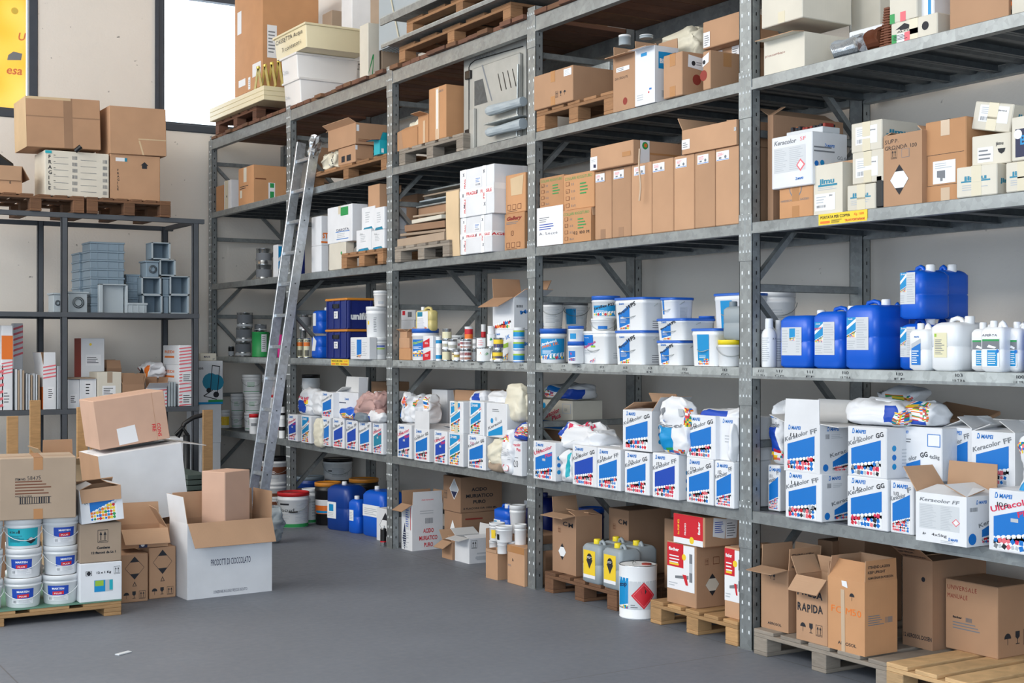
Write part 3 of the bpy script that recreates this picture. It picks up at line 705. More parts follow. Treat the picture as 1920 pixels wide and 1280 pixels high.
for bay in range(5):
    y0, y1 = PY[bay], PY[bay+1]
    for lv, z in ((2, Z2), (3, Z3), (4, Z4), (5, Z5), (6, Z6)):
        if lv == 6 and bay == 0: continue
        h = .1 if lv == 6 else .058; z = z-.0015
        sg = None
        if (bay, lv) == (0, 4): sg = (.245, .405, SGN)
        if (bay, lv) == (3, 3): sg = (.46, .64, SGN)
        beam(y0, y1, z, h, 0, True, TX.get((bay, lv), ()), lip=(lv == 3), sign=sg)
        beam(y0, y1, z, h, RX+.004, False)
        if lv < 6: deck(y0+.0, y1, z)
        else:
            n = 13; w = (y1-y0-.104)/n
            for k in range(n):
                if bay == 1 and k > 12: continue
                yy = y0+.102+k*w+random.uniform(0, .01); e = random.uniform(-.035, .005)
                tag(MB().box(e, .86, yy+.004, yy+w-.008, Z6, Z6+.028+random.uniform(0, .006), random.choice(['wood_old', 'wood_red', 'wood_red']), .002).build('wooden_plank'),
                    'rough reddish wooden plank laid across the top of the steel rack', 'plank', 'planks laid across the top of the rack')
ZT = Z6+.036
# ================================================================ nearest bay, right edge of the photo
T = lambda s_, u, v, z, m='ink', **k: ('t', s_, u, v, z, m, k)
H = lambda s_, u, v, z, m='ink', **k: ('h', s_, u, v, z, m, k)
JIM = [('t','jimu',.2,.55,.2,'teal',{'b':2,'fit':.55}), ('r',.12,.48,.84,.53,'teal'), ('l',.15,.2,.8,.42,3,'lgrey')]
KLB = lambda u=.1, v=.4, w=.75, h=.45: [('r',u,v,u+w,v+h,'paper'), ('l',u+.05,v+h*.45,u+w*.5,v+h*.9,4,'lgrey'), ('b',u+.05,v+h*.08,u+w*.6,v+h*.3,'grey'), ('t','jimu',u+w*.62,v+h*.7,.08,'ink',{'b':1,'fit':w*.3})]
# ---- fifth level (seen from below)
z = ct('off-white carton with one brown flap open, lowest beside the nearest upright on the high shelf', 1433, 1509, 58, Z5, .04, .33, m='cream', flaps={'l': -75, 'f': 95, 'r': -80}, front=[H('preassemblato', .03, .55, .1, 'dred', fit=.5)], fl=.07)
ct('large plain off-white carton stacked on the open white carton by the nearest upright', 1428, 1505, 0, z+.07, .03, .34, h=.42, m='cream', tape='tapew')
z = ct('white grout carton with grey lettering and red handwriting behind the crumpled duct', 1592, 1661, 42, Z5, .12, .25, m='wcard', front=[T('Keracolor FF', .06, .7, .22, 'grey', b=1, sh=.2, fit=.85), H('sottoco', .1, .42, .2, 'dred', fit=.5), ('l', .1, .1, .8, .35, 5, 'lgrey')])
ct('tall pale carton with brown side standing behind the red-handwritten grout carton', 1596, 1650, 0, Z5, .45, .2, h=.5, m='cream', tape='tape')
z = ct('off-white carton with black house arrow and green-white-red label', 1671, 1758, 22, Z5, .05, .3, m='cream', tape='tapew', front=[('q', [(.1,.68), (.3,.9), (.5,.68)], 'ink'), ('r', .2,.62,.4,.68,'ink'), T('ALTO', .14, .53, .1, 'ink', b=1, fit=.3), ('c', .75, .55, .02, 'ink'), ('q', [(.02,.1), (.13,.1), (.13,.48), (.02,.5)], 'grn'), ('q', [(.13,.1), (.3,.1), (.3,.48), (.13,.48)], 'paper'), ('q', [(.3,.1), (.42,.12), (.42,.5), (.3,.48)], 'pinkr'), ('l', .06, .2, .4, .45, 4, 'ink')])
ct('off-white carton with a green and red stripe stacked on the house-arrow carton', 1668, 1720, 0, z, .05, .3, h=.22, m='cream', front=[('r', .02, 0, .2, .2, 'grn'), ('r', .4, 0, .6, .2, 'pinkr')])
z = ct('white carton with a blue taped edge stacked on the right of the house-arrow carton', 1724, 1752, 0, z, .08, .3, h=.2, m='wcard', front=[('r', .6, 0, .8, .6, 'cyan')])
z = ct('open brown carton spilling dark metal profiles near the frame\'s top right corner', 1782, 1892, 30, Z5, .05, .35, h=.30, m='card', flaps={'f': 140, 'l': -60, 'r': -60}, fl=.12)
for i in range(8):
    zz = Z5+.02+i*.034; yy = fy(1836, .0)
    tag(MB().box(.065, .36, yy-.12+random.uniform(-.02,.02), yy+.10+random.uniform(-.02,.02), zz, zz+.018, 'org' if i % 2 else 'pblack', .002).build('metal_profile'), 'flat %s metal profile lying in the open brown carton at the top right' % ('orange' if i % 2 else 'black'), 'profile', 'metal profiles in the open brown carton')
ct('cream and brown carton at the right end of the high shelf', 1897, 1955, 0, Z5, .05, .3, h=.4, m='cream')
# crumpled aluminium duct
def duct(lab, px0, px1, zt, z0, x, m, nr=18, sq=1.0, ax='y', name='flexible_duct'):
    ya, yb_ = fy(px0, x), fy(px1, x); r = (zt-z0)/2; b = MB(); rs = []
    L = abs(ya-yb_); N = nr*2
    for i in range(N+1):
        t = i/N; rr = r*(1 if i % 2 else .86)*(1-.12*math.sin(t*5)); yy = ya+(yb_-ya)*t
        rs.append([(x+r+rr*math.cos(a), yy+.01*math.sin(a*3), z0+r+rr*math.sin(a)*(1-.1*t)) for a in [6.2832*j/18 for j in range(18)]])
    b.rings(rs, m, False); return tag(b.build(name), lab, 'duct')
duct('crumpled silver flexible duct lying at the edge of the high shelf', 1556, 1604, 3.09, Z5, .05, 'foil')
duct('dark brown ribbed hose end leaning before the red-handwritten grout carton', 1618, 1643, 3.10, Z5, .05, 'brown', 9, name='ribbed_hose')
b = MB(); ya, yb_ = fy(1648, .05), fy(1672, .05)
for i in range(16):
    b.box(.05, .09, yb_+(ya-yb_)*.02*i*.5, ya-(ya-yb_)*.025*i, Z5+i*.012, Z5+i*.012+.008, 'brown', .002); b.box(.055, .085, yb_+(ya-yb_)*.3, ya-(ya-yb_)*.35, Z5+i*.012+.008, Z5+(i+1)*.012, 'brown')
tag(b.build('ribbed_hose'), 'pointed dark brown ribbed piece standing beside the house-arrow carton', 'hose')
# ---- fourth level
ct('tall brown carton with folded-back flap behind the nearest upright', 1423, 1450, 290, Z4, .10, .5, h=.56, m='card_dark', flaps={'f': -60, 'l': 60}, fl=.1)
z = ct('brown carton printed with a grey circle, under the white grout carton', 1461, 1524, 346, Z4, .03, .22, m='card_org', tape=True, front=[('c',.5,.95,.045,'grey'), ('c',.5,.97,.04,'card_org'), T('HARDBOARD PER GAZEBO', .05, .55, .1, 'grey', fit=.85)])
b3 = z
z = ct('white grout carton turned back to front with a grey text panel', 1447, 1523, 245, z, .01, .24, m='wcard', front=[T('Keracolor', .06, .84, .12, 'grey', b=1, sh=.2, fit=.55), T('SF', .7, .86, .1, 'pinkr', fit=.15), ('r', .06, .3, .84, .78, 'pgrey'), ('l', .08, .32, .4, .76, 12, 'lgrey'), ('l', .45, .32, .8, .76, 12, 'lgrey'), ('q', [(.72,.28), (.62,.4), (.72,.52), (.84,.4)], 'pinkr'), ('q', [(.72,.32), (.65,.4), (.72,.48), (.8,.4)], 'paper'), ('lg', .6, .12, .015, 'blue')], side=[('lg', .35, .72, .018, 'blue'), ('l', .05, .6, .65, .75, 2, 'grey'), ('c', .12, .4, .014, 'blue'), ('c', .28, .42, .014, 'cyan'), T('GG 4x5kg', .7, .5, .1, 'grey')])
tag(MB().box(.08, .2, fy(1548, .1), fy(1480, .1), z, z+.03, 'pgrey', .003).build('paper_tray'), 'shallow white tray of coloured clips on the turned grout carton', 'tray')
for i in range(14):
    a = fy(1545-i*4.6, .1); tag(MB().box(.09+random.uniform(0,.06), .12+random.uniform(.02,.07), a-.008, a+.009, z+.03, z+.045+random.uniform(0,.015), random.choice(['org','ink','dred','ink','black']), .002).build('plastic_clip'), 'small clip heaped on the shallow tray above the turned grout carton', 'clip', 'clips on the shallow tray')
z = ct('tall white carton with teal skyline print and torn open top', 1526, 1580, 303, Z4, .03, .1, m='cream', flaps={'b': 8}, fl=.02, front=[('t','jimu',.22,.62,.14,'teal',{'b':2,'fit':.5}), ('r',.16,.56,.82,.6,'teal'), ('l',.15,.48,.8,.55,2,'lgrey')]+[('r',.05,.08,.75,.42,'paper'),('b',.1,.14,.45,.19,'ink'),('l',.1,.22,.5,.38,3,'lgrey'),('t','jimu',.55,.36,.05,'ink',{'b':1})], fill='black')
z1 = ct('damaged white carton with teal print torn open on its right side', 1590, 1640, 342, Z4, .02, .12, m='cream', tape='tapew', front=JIM, yaw=R(4))
MBx = MB().box(.03, .14, fy(1656, .03), fy(1641, .03), Z4, Z4+.16, 'pblack', .01); tag(MBx.build('plastic_bracket'), 'black plastic brackets showing through the torn white carton', 'bracket')
z = ct('white carton with product label, middle of the three-high stack beside the handwritten carton', 1598, 1657, 278, z1+.005, .03, .2, m='cream', tape='tapew', front=KLB(.12,.2,.7,.6))
ct('white carton with product label and teal side, topmost of the three-high stack', 1596, 1654, 222, z, .03, .24, m='cream', tape='tapew', front=KLB(.15,.25,.7,.6), side=JIM)
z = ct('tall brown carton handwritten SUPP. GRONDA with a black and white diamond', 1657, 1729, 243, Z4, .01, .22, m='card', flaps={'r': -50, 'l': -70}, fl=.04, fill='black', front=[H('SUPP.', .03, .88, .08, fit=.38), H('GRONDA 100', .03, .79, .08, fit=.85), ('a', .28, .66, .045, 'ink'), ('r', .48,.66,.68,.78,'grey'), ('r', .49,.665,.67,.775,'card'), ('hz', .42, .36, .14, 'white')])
for i in range(12):
    a = fy(1662+i*7, .12); tag(MB().obox(Matrix.Translation((.10+random.uniform(0,.12), a, z-.03+random.uniform(0,.02)))@Matrix.Rotation(random.uniform(-.6,.6),4,'X'), .05, .02, .05, 'pblack', .004).build('gutter_bracket'), 'black gutter bracket heaped in the carton handwritten SUPP. GRONDA', 'bracket', 'gutter brackets in the handwritten carton')
ct('tall brown taped carton with a large product label of a dark cube', 1735, 1812, 217, Z4, .04, .25, m='card_org', tape='ctape', front=[('r',.05,.2,.95,.205,'ink'), ('r',.05,.58,.95,.585,'ink'), ('r',.05,.2,.056,.585,'ink')], stick=[('f', [('r',.2,.22,.75,.5,'paper'), ('l',.25,.4,.7,.48,3,'lgrey'), ('q',[(.3,.3),(.5,.28),(.5,.38),(.3,.38)],'grey'), ('q',[(.38,.25),(.44,.25),(.44,.3),(.38,.3)],'grey')])])
z = ct('white carton with teal skyline print before the brown cube-label carton', 1795, 1868, 305, Z4, -.0, .13, m='cream', tape='tapew', front=JIM, yaw=R(3), side=[('t','jimu',.2,.4,.2,'teal',{'b':2,'fit':.7})])
z2 = ct('cream carton with a half-round gutter label, tilted above the skyline print carton', 1826, 1893, 246, z+.005, .06, .16, m='cream', yaw=R(8), front=[('r',.15,.1,.55,.6,'paper'), ('l',.18,.15,.5,.55,3,'grey'), ('q',[(.66,.5),(.69,.38),(.76,.32),(.83,.38),(.86,.5)],'ink'), ('t','jimu',.62,.62,.16,'ink',{'b':1})])
ct('white carton with product label leaning at the top of the stack near the wall', 1822, 1892, 186, z2+.02, .08, .2, m='cream', tape='tapew', rot=(R(12), 0, R(4)), front=KLB(.15,.3,.75,.6), side=JIM)
z = ct('white carton with teal skyline print at the right edge of the fourth shelf', 1886, 1950, 297, Z4, .0, .2, m='cream', tape='tapew', front=JIM)
ct('white carton with a black label panel at the right edge of the photo', 1897, 1960, 210, z+.003, .0, .2, m='cream', front=[('r',.12,.08,.98,.72,'navy'), T('BLU', .25, .36, .3, 'cyan', b=1), ('c',.2,.6,.02,'white')])
# ---- third level
bucket('white square-looking tub with bail handle half hidden behind the nearest upright', 1422, 1492, 547, Z3+.12, .5, label=[('l',.1,.2,.8,.9,9,'lgrey')], lid='pwhite')
tag(MB().box(.36, .64, fy(1492, .5)-.02, fy(1415, .5), Z3, Z3+.118, 'wcard', .004).build('cardboard_box'), 'low white carton under the tub at the back of the third shelf', 'box')
def bottle(lab, pl, pr, rt, z0, x, label=(), m='pwhite', g=None, h=None):
    mid = (pl+pr)/2; y = fy(mid, x); r = pxw(pl, pr, x, y)/2; hh = h or zr(rt, x, y)-z0
    o = root('plastic_bottle', lab, 'bottle', (x, y, z0), 0, g)
    MB().lathe([(r*.95,0),(r,.005),(r,hh*.66),(r*.85,hh*.74),(r*.5,hh*.8),(r*.45,hh*.82)], m, 20).build('bottle_body', o)
    MB().lathe([(r*.52,hh*.8),(r*.55,hh*.81),(r*.5,hh)], 'white', 16).build('cap', o)
    if label:
        ca = face_cam(x, y); hf = R(70); l = MB()
        l.decal(lambda u, v, q: ((r+q)*math.cos(ca-hf+u*2*hf), (r+q)*math.sin(ca-hf+u*2*hf), hh*(.05+.6*v)), 2*hf*r, hh*.6, list(label), .0008, .01); l.build('label', o)
    return finish(o, lab, 'bottle', g, z0+hh)
bottle('slim white bottle with a conical neck at the left end of the near third shelf', 1428, 1456, 597, Z3, .08, [('l',.05,.1,.6,.95,12,'lgrey'), T('R P', .7, .85, .1, 'navy')])
bottle('slim white bottle peeping out behind the first blue canister', 1449, 1470, 600, Z3, .16, [('l',.3,.1,.9,.95,10,'lgrey')])
JL = lambda u=.05, v=.3, w=.75, h=.42: [('r',u,v,u+w,v+h,'pgrey'), ('r',u,v+h*.45,u+w*.42,v+h,'cyan'), ('q',[(u,v+h*.62),(u+w*.42,v+h*.86),(u+w*.42,v+h*.96),(u,v+h*.72)],'white'), ('mo',u,v+h*.38,u+w*.42,v+h*.42,.08,'y'), ('lg',u+w*.06,v+h*.92,.008,'white'), ('l',u+w*.46,v+h*.05,u+w*.98,v+h*.95,12,'lgrey'), ('l',u+.02,v+h*.03,u+w*.4,v+h*.3,4,'lgrey')]
jerry('blue canister with a torn-cornered label, first of the blue row on the near third shelf', 1458, 1516, 583, Z3, .05, .26, label=[('r',.04,.22,.86,.72,'pgrey'), ('r',.36,.5,.6,.7,'cyan'), ('mo',.36,.48,.6,.52,.02,'y'), ('l',.07,.26,.33,.68,9,'lgrey'), ('l',.64,.26,.84,.68,9,'lgrey')], cp=(.5, -.3), hdl=False)
jerry('blue canister with a red-lettered label, second of the blue row', 1520, 1576, 575, Z3, .05, .26, label=JL(.04,.22,.86,.54)+[('t','Primer',.05,.62,.06,'mred',{'b':1,'rot':12})])
jerry('largest looking blue canister with its right side in full view, third of the blue row', 1580, 1640, 574, Z3, .04, .26, label=JL(.03,.28,.88,.48), h=.325)
jerry('blue canister hidden behind the third one of the row', 1642, 1672, 578, Z3, .33, .24, h=.32)
z = jerry('blue canister carrying another one, behind the small white jug', 1681, 1727, 598, Z3, .10, .21, label=JL(.0,.25,.9,.6))
jerry('blue canister on top of the stack against the wall', 1681, 1727, 497, z+.002, .10, .21, label=JL(.0,.28,.9,.6))
zz = jerry('blue canister under the rear one of the upper pair', 1728, 1766, 598, Z3, .36, .2)
jerry('blue canister standing behind the topmost one, narrow side showing', 1730, 1768, 497, zz+.002, .36, .2)
JP = [('q',[(.12,.12),(.7,.12),(.7,.62),(.12,.5)],'blue'), ('q',[(.12,.48),(.7,.6),(.7,.7),(.12,.58)],'lgrey'), ('l',.16,.15,.6,.45,6,'white'), T('MAPEI', .3, .72, .05, 'blue', b=1)]
jerry('small white jug with a slanted blue label before the blue stack', 1702, 1739, 625, Z3, .0, .09, m='pwhite', h=.205, label=JP, cp=(.5,.18), capr=.016, name='plastic_jug', r=.02)
jerry('large white canister with a pale text label and green mark', 1740, 1795, 595, Z3, .02, .24, m='pwhite', label=[('r',.1,.25,.72,.72,'pcream'), ('l',.15,.3,.6,.6,9,'grey'), ('r',.12,.64,.22,.7,'lime')], cp=(.5,-.3))
GP = [('r',.05,.1,.95,.68,'paper'), ('r',.05,.62,.95,.66,'grn'), ('q',[(.05,.46),(.95,.46),(.95,.62),(.05,.62)],'grey'), ('q',[(.4,.55),(.8,.5),(.7,.47),(.3,.5)],'white'), ('r',.32,.12,.85,.44,'cyan'), ('l',.36,.15,.8,.4,6,'white'), ('c',.86,.42,.008,'blue')]
jerry('small white jug behind and left of the one marked APERTA', 1818, 1853, 627, Z3, .07, .1, m='pwhite', h=.205, label=GP, cp=(.5,.18), capr=.016, name='plastic_jug', r=.02)
jerry('small white jug with APERTA written above its blue label', 1836, 1880, 626, Z3, .0, .1, m='pwhite', h=.21, label=GP+[H('APERTA', .05, .72, .07, 'navy', fit=.8)], cp=(.5,.2), capr=.016, name='plastic_jug', r=.02)
jerry('small white jug with a blue label right of the one marked APERTA', 1884, 1912, 627, Z3, .05, .1, m='pwhite', h=.205, label=GP, cp=(.5,.18), capr=.016, name='plastic_jug', r=.02)
z = jerry('blue canister cut by the right edge of the photo, lower of two', 1914, 1970, 605, Z3, .0, .25, label=JL())
jerry('blue canister cut by the right edge of the photo, upper of two', 1914, 1970, 510, z+.002, .0, .25, label=JL())
# ---- second level
G1 = None
z0 = Z2
za = ct('white grout carton marked 111, behind and left of the pair beside the upright', 1424, 1462, 873, z0, .10, .28, m='wcard', front=kera('FF','111'))
bag('standing grout bag with blue panel on the carton behind the nearest upright', 1423, 1466, 758, za, .10, .14, m='bagw', pat=[(.1,.1,.6,.6,'blue2',.05),(.1,.05,.8,.18,'mosaic',.1)], seed=1, print_=[T('Keracolor',.05,.62,.1,'grey',b=1,fit=.7),('lg',.2,.74,.012,'blue')])
zb = ct('white grout carton marked 111, lower one of the pair beside the upright', 1472, 1540, 889, z0, -.03, .19, m='wcard', front=kera('FF','111',hue='blue'), side=SIDE)
zc = ct('white grout carton marked 111 with its top flap standing up', 1470, 1537, 796, zb, -.03, .19, m='wcard', flaps={'l': 75, 'f': (-2, ()), 'r': 95, 'b': 20}, inner='wcard_in', fl=.12, front=kera('FF','111'), side=SIDE)
zb = ct('white grout carton marked 110, lower middle of the near second shelf', 1588, 1664, 899, z0, -.01, .22, m='wcard', front=kera('GG','110',hue='blue'), side=SIDE2)
zc = ct('white grout carton with 110 circled in pencil, upper middle of the near second shelf', 1589, 1662, 803, zb, -.01, .2, m='wcard', front=kera('GG','110',hc='grey'), side=SIDE2)
zd = ct('white grout carton showing its text side behind the open brown flap', 1672, 1766, 803, zb, .12, .22, m='wcard', front=[('lg', .12, .86, .018, 'blue'), ('r',.72,.64,.97,.88,'blue'), ('r',.735,.655,.955,.865,'paper'), ('l', .05, .68, .4, .78, 2, 'grey'), T('olor', .35, .34, .12, 'grey', rot=12, b=1), T('GG', .58, .42, .13, 'ink', rot=10, b=1.2), T('4x5kg', .76, .42, .1, 'grey', b=1), ('q',[(.3,.1),(.58,.2),(.58,.38),(.3,.28)],'blue')])
ct('white grout carton marked 110, right of the middle pair behind the brown flap', 1669, 1712, 901, z0, .0, .24, h=zb-z0-.001, m='wcard', front=kera('F','110'))
cz = ct('white grout carton turned back to front with 4x5kg on its text panel', 1717, 1812, 932, z0, -.09, .2, m='wcard', flaps={'b': 4, 'l': 38, 'r': -70, 'f': -78}, fl=.13, front=[T('Keracolor FF', .07, .83, .1, 'grey', b=1, sh=.2, fit=.78), ('r', .07, .27, .86, .78, 'pgrey'), ('l', .09, .29, .42, .76, 14, 'lgrey'), ('l', .5, .29, .75, .76, 14, 'lgrey'), ('q', [(.8,.38), (.72,.46), (.8,.54), (.88,.46)], 'pinkr'), ('q', [(.8,.4), (.745,.46), (.8,.52), (.86,.46)], 'paper'), ('t', 'A+', .14, .14, .07, 'ink', {'b': 1}), T('4x5kg', .32, .14, .08, 'ink', fit=.3), ('lg', .65, .08, .014, 'blue'), ('l', .5, .02, .85, .08, 2, 'lgrey')], side=[('lg', .3, .84, .018, 'blue'), ('b', .1, .7, .35, .78, 'grey'), ('c', .18, .15, .025, 'blue'), ('q', [(.48,.12), (.99,.2), (.99,.5), (.48,.32)], 'blue'), T('Kerac', .38, .36, .12, 'grey', rot=14, b=1, fit=.55), ('mo', .48, .05, .99, .14, .06, 'r')])
ct('white carton with red lettering cut by the right edge of the second shelf', 1853, 1955, 926, z0, -.06, .24, m='wcard', front=kera('U','100', hue='blue'))
zz1 = z0+.33
for (l_, a, b_, rt, x_) in (('bent-topped white grout carton in the upper row near the right edge', 1768, 1822, 803, .10), ('white grout carton in the upper row with a whole FF front', 1822, 1903, 812, .05)):
    zq = ct(l_, a, b_, rt, z0+.24, x_+.12, .22, m='wcard', front=kera('FF'), flaps={'b': -60, 'f': -82, 'l': -70, 'r': -60}, inner='wcard_in', fl=.1)
    tag(MB().box(x_+.13, x_+.33, fy(b_, x_+.12)+.004, fy(a, x_+.12)-.004, z0, z0+.238, 'wcard', .004).build('cardboard_box'), 'white carton hidden under %s' % ('the bent-topped grout carton' if a == 1768 else 'the one with a whole FF front'), 'box')
bag('long shiny grout bag lying across the upper grout cartons', 1576, 1690, 757, zc+.002, .04, .2, h=.12, m='bagw', pat=[(.6,.2,.8,.9,'blue2',.0),(.75,.1,1,.7,'mosaic',0)], seed=5)
bag('grout bag with coloured mosaic print lying right of the long shiny bag', 1672, 1742, 770, zd+.002, .1, .18, h=.1, m='bagw', pat=[(.0,.3,.25,.9,'blue2',0),(.2,.3,.9,1,'mosaic',0),(.5,.1,.8,.3,'blue2',0)], seed=9)
bag('crumpled grout bag at the back above the long shiny bag', 1640, 1712, 750, zd+.05, .32, .15, h=.12, m='bagw', pat=[(.4,.4,.9,.8,'mosaic',0)], seed=12)
bag('grout bag standing at the right edge of the photo on the second shelf', 1905, 1960, 803, z0+.20, .0, .12, h=.3, m='bagw', pat=[(.1,.1,.6,.5,'cyan',0),(.0,.7,.8,.9,'mosaic',0)], seed=14)
carton_at('loose brown cardboard sheet bent upward at the back of the near second shelf', .55, fy(1775, .55), zd+.0, .3, .25, .02, rot=(R(8), R(-12), R(10)), m='card', name='cardboard_sheet', cat='sheet')
# ---- floor
x_, y_ = 0, fy(1421, -.02)
P1 = pallet('weathered grey pallet on the floor under the near bay, beside the nearest upright', -.03, -.985, 0, .8, .94, 'wood_grey', n=5, run='x', H=.13)
AER = [('um', .35, .8, .04, 'ink'), ('gl', .48, .8, .04, 'ink'), T('AEROSOL', .25, .08, .055, 'ink', b=1, fit=.5)]
FLT = [T('STEHEND LAGERN', .08, .62, .18, 'ink', b=1, fit=.7), T('KEEP UPRIGHT', .08, .38, .18, 'ink', b=1, fit=.55), T('ALMACENAR EN POSICION', .08, .12, .16, 'ink', b=1, fit=.8)]
ct('open brown aerosol carton with flaps raised, first from the nearest upright', 1427, 1478, 1070, P1, .03, .22, flaps={'f': 97, 'l': 0, 'b': 8, 'r': (2, FLT)}, fl=.11, front=AER)
ct('open brown carton handwritten RAPIDA with a drooping front flap', 1493, 1551, 1088, P1, -.015, .17, flaps={'f': 138, 'b': -20, 'r': 5, 'l': 30}, fl=.095, front=[H('PRESA', .02, .7, .15, b=1.5, fit=.85), H('RAPIDA', .03, .46, .17, b=1.5, fit=.85), ('um', .22, .12, .06, 'ink'), ('gl', .48, .12, .06, 'ink'), ('a', .74, .12, .055, 'ink')])
ct('big open brown carton handwritten FC 750 in red with torn tape', 1552, 1621, 1092, P1, -.025, .215, m='card_org', flaps={'l': -10, 'b': -5, 'r': (0, FLT), 'f': -35}, fl=.1, front=[T('AEROSOL', .28, .09, .06, 'ink', b=1, fit=.5), H('FC M50', .08, .52, .13, 'org', fit=.85), ('um', .66, .7, .05, 'ink')], side=[('l', .1, .4, .6, .55, 5, 'grey'), ('b', .62, .42, .85, .5, 'grey')], stick=[('f', [('q',[(.38,.0),(.48,.0),(.46,.85),(.36,.85)],'ctape'), ('q',[(.4,.9),(.55,.88),(.52,.97),(.38,.97)],'paper')])])
ct('brown carton reading AEROSOL DOSEN behind the big open aerosol carton', 1692, 1748, 1052, P1, .34, .38, m='card_dark', front=[T('12 AEROSOL DOSEN', .02, .1, .065, 'ink', b=1, fit=.95), ('c',.7,.78,.012,'ink')], flaps={'f': (55, FLT), 'r': -80, 'l': -80, 'b': -70}, fl=.14)
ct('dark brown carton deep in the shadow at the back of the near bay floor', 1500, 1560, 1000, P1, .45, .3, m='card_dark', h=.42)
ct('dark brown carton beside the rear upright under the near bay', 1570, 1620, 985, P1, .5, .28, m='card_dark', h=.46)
gx, gy = gp(1661, 1240, .144)
P2 = pallet('new light wooden pallet at the bottom right corner of the photo', gx, gy-.8, 0, min(1.2, .96-gx), .8, 'wood_new', n=5, run='x', H=.144, yaw=0)
P2 = 0.144
cpx('closed brown carton handwritten UNIVERSALE MANUALE in red on the light pallet', (1772, 1213), (1870, 1236), (1925, 1219), 1101, .144, m='card', front=[H('UNIVERSALE', .04, .86, .09, 'dred', fit=.58), H('MANUALE', .04, .74, .09, 'dred', fit=.4), T('fischer', .15, .46, .04, 'ink', b=2, fit=.18), ('b', .4, .43, .52, .49, 'grey'), ('l', .15, .3, .75, .42, 3, 'grey')], side=[('um', .25, .15, .075, 'ink'), ('gl', .5, .15, .075, 'ink'), ('a', .75, .15, .07, 'ink')])
# ================================================================ second bay from the right of the photo
LB = lambda u, v, w=.3, h=.09, mk='navy': [('r',u,v,u+w,v+h,'paper'), ('r',u+.02,v+h*.06,u+w-.02,v+h*.12,'blue'), ('l',u+w*.1,v+h*.45,u+w*.6,v+h*.85,3,'pinkr'), ('q',[(u+w*.2,v+h*.2),(u+w*.4,v+h*.2),(u+w*.4,v+h*.38),(u+w*.2,v+h*.38)],'grey'), ('c',u+w*.72,v+h*.35,.009,'grey')]
# fifth level
pz = pallet('brown pallet on the high shelf under the carton with handling symbols', .0, fy(1150,.0), Z5, .8, fy(1004,.0)-fy(1150,.0), 'wood_org', H=.135, n=5, run='x')
ct('closed brown carton with handling symbols on a pallet on the high shelf', 1000, 1074, 121, pz, -.02, .38, m='card', tape='tape', front=[('a',.6,.2,.04,'ink'), ('gl',.7,.2,.04,'ink'), ('um',.8,.2,.04,'ink')], stick=[('f',[('r',.78,.74,.97,.94,'paper'), ('l',.8,.76,.95,.92,4,'lgrey')])])
o = root('metal_case', 'grey sheet metal case standing behind the carton with handling symbols', 'case', (.42, (fy(1106,.42)+fy(1142,.42))/2, pz+.001)); w_ = fy(1106,.42)-fy(1142,.42)
MB().box(0, .22, -w_/2, w_/2, 0, .33, 'steel_l', .004).build('case_body', o); MB().box(.02, .2, -w_/2-.006, -w_/2, .02, .31, 'steel', .003).build('door', o)
z = ct('tall open brown carton with a red dot beside the pallet on the high shelf', 1150, 1191, 97, Z5, .0, .16, m='card', flaps={'f': 100, 'l': 5, 'b': 0}, fl=.07, front=[('c',.55,.16,.022,'dred'), H('DIV SEDUTE', .08, .58, .06, fit=.6)], stick=[('f',[('r',.15,.72,.75,.8,'paper'),('l',.2,.73,.6,.79,2,'grey')])])
ct('white open carton with BIM in a blue square on the high shelf', 1191, 1228, 84, Z5, -.01, .17, m='wcard', inner='card_in', flaps={'f': 100, 'b': 0, 'l': 10}, fl=.06, front=[('r',.3,.86,.6,.92,'cyan'), ('l',.1,.08,.5,.2,3,'lgrey'), ('c',.7,.2,.006,'red'), ('r',.72,.24,.84,.27,'blue')], side=[('r',.15,.6,.85,.9,'cyan'), T('BIM',.2,.7,.11,'white',b=2), ('b',.3,.1,.8,.22,'ink')])
for (a, b_, x_) in ((1160, 1183, .03), (1199, 1225, .03)):
    o = bucket('grey rimmed tub showing above the %s on the high shelf' % ('tall open brown carton' if a < 1190 else 'white open carton'), a, b_, 66, Z5+.42, .11, body='pgray', lid='pwhite', handle=False, name='plastic_tub', cat='tub', taper=1)
bag('big crumpled translucent plastic sack drooping behind the red dot cartons', 1228, 1296, 62, Z5, .24, .3, m='bagc', h=.5, seed=21, rough=.7, name='plastic_sack', cat='sack')
DOT = lambda u: [('c',u,.38,.03,'dred')]
ct('left of two cartons with red dots and black cable labels, high shelf', 1244, 1279, 95, Z5, -.02, .20, m='card', tape='tape', side=DOT(.52), stick=[('s',[('q',[(.2,.66),(.75,.6),(.8,.88),(.22,.94)],'paper'),('c',.4,.75,.014,'ink'),('l',.5,.7,.72,.8,2,'grey')])])
ct('right of two cartons with red dots and black cable labels, high shelf', 1318, 1332, 93, Z5, .0, .24, m='card', tape=False, front=DOT(.1), side=[('r',.38,.62,.62,.97,'tape')], stick=[('f',[('q',[(.0,.6),(.8,.7),(.85,.95),(.0,.85)],'paper'),('c',.2,.72,.012,'ink')])])
z = ct('brown carton mostly hidden behind the right red dot carton on the high shelf', 1338, 1388, 82, Z5, .26, .3, m='card', stick=[('f',[('r',.0,.8,.35,.98,'paper'),('r',.7,.8,.98,.99,'paper'),('l',.72,.82,.95,.95,3,'grey')])])
ct('brown carton with a white label stacked beside the nearest upright on the high shelf', 1318, 1388, 20, z, .18, .3, m='card', stick=[('f',[('r',.02,.05,.2,.6,'paper'),('l',.05,.1,.18,.5,5,'grey')])])
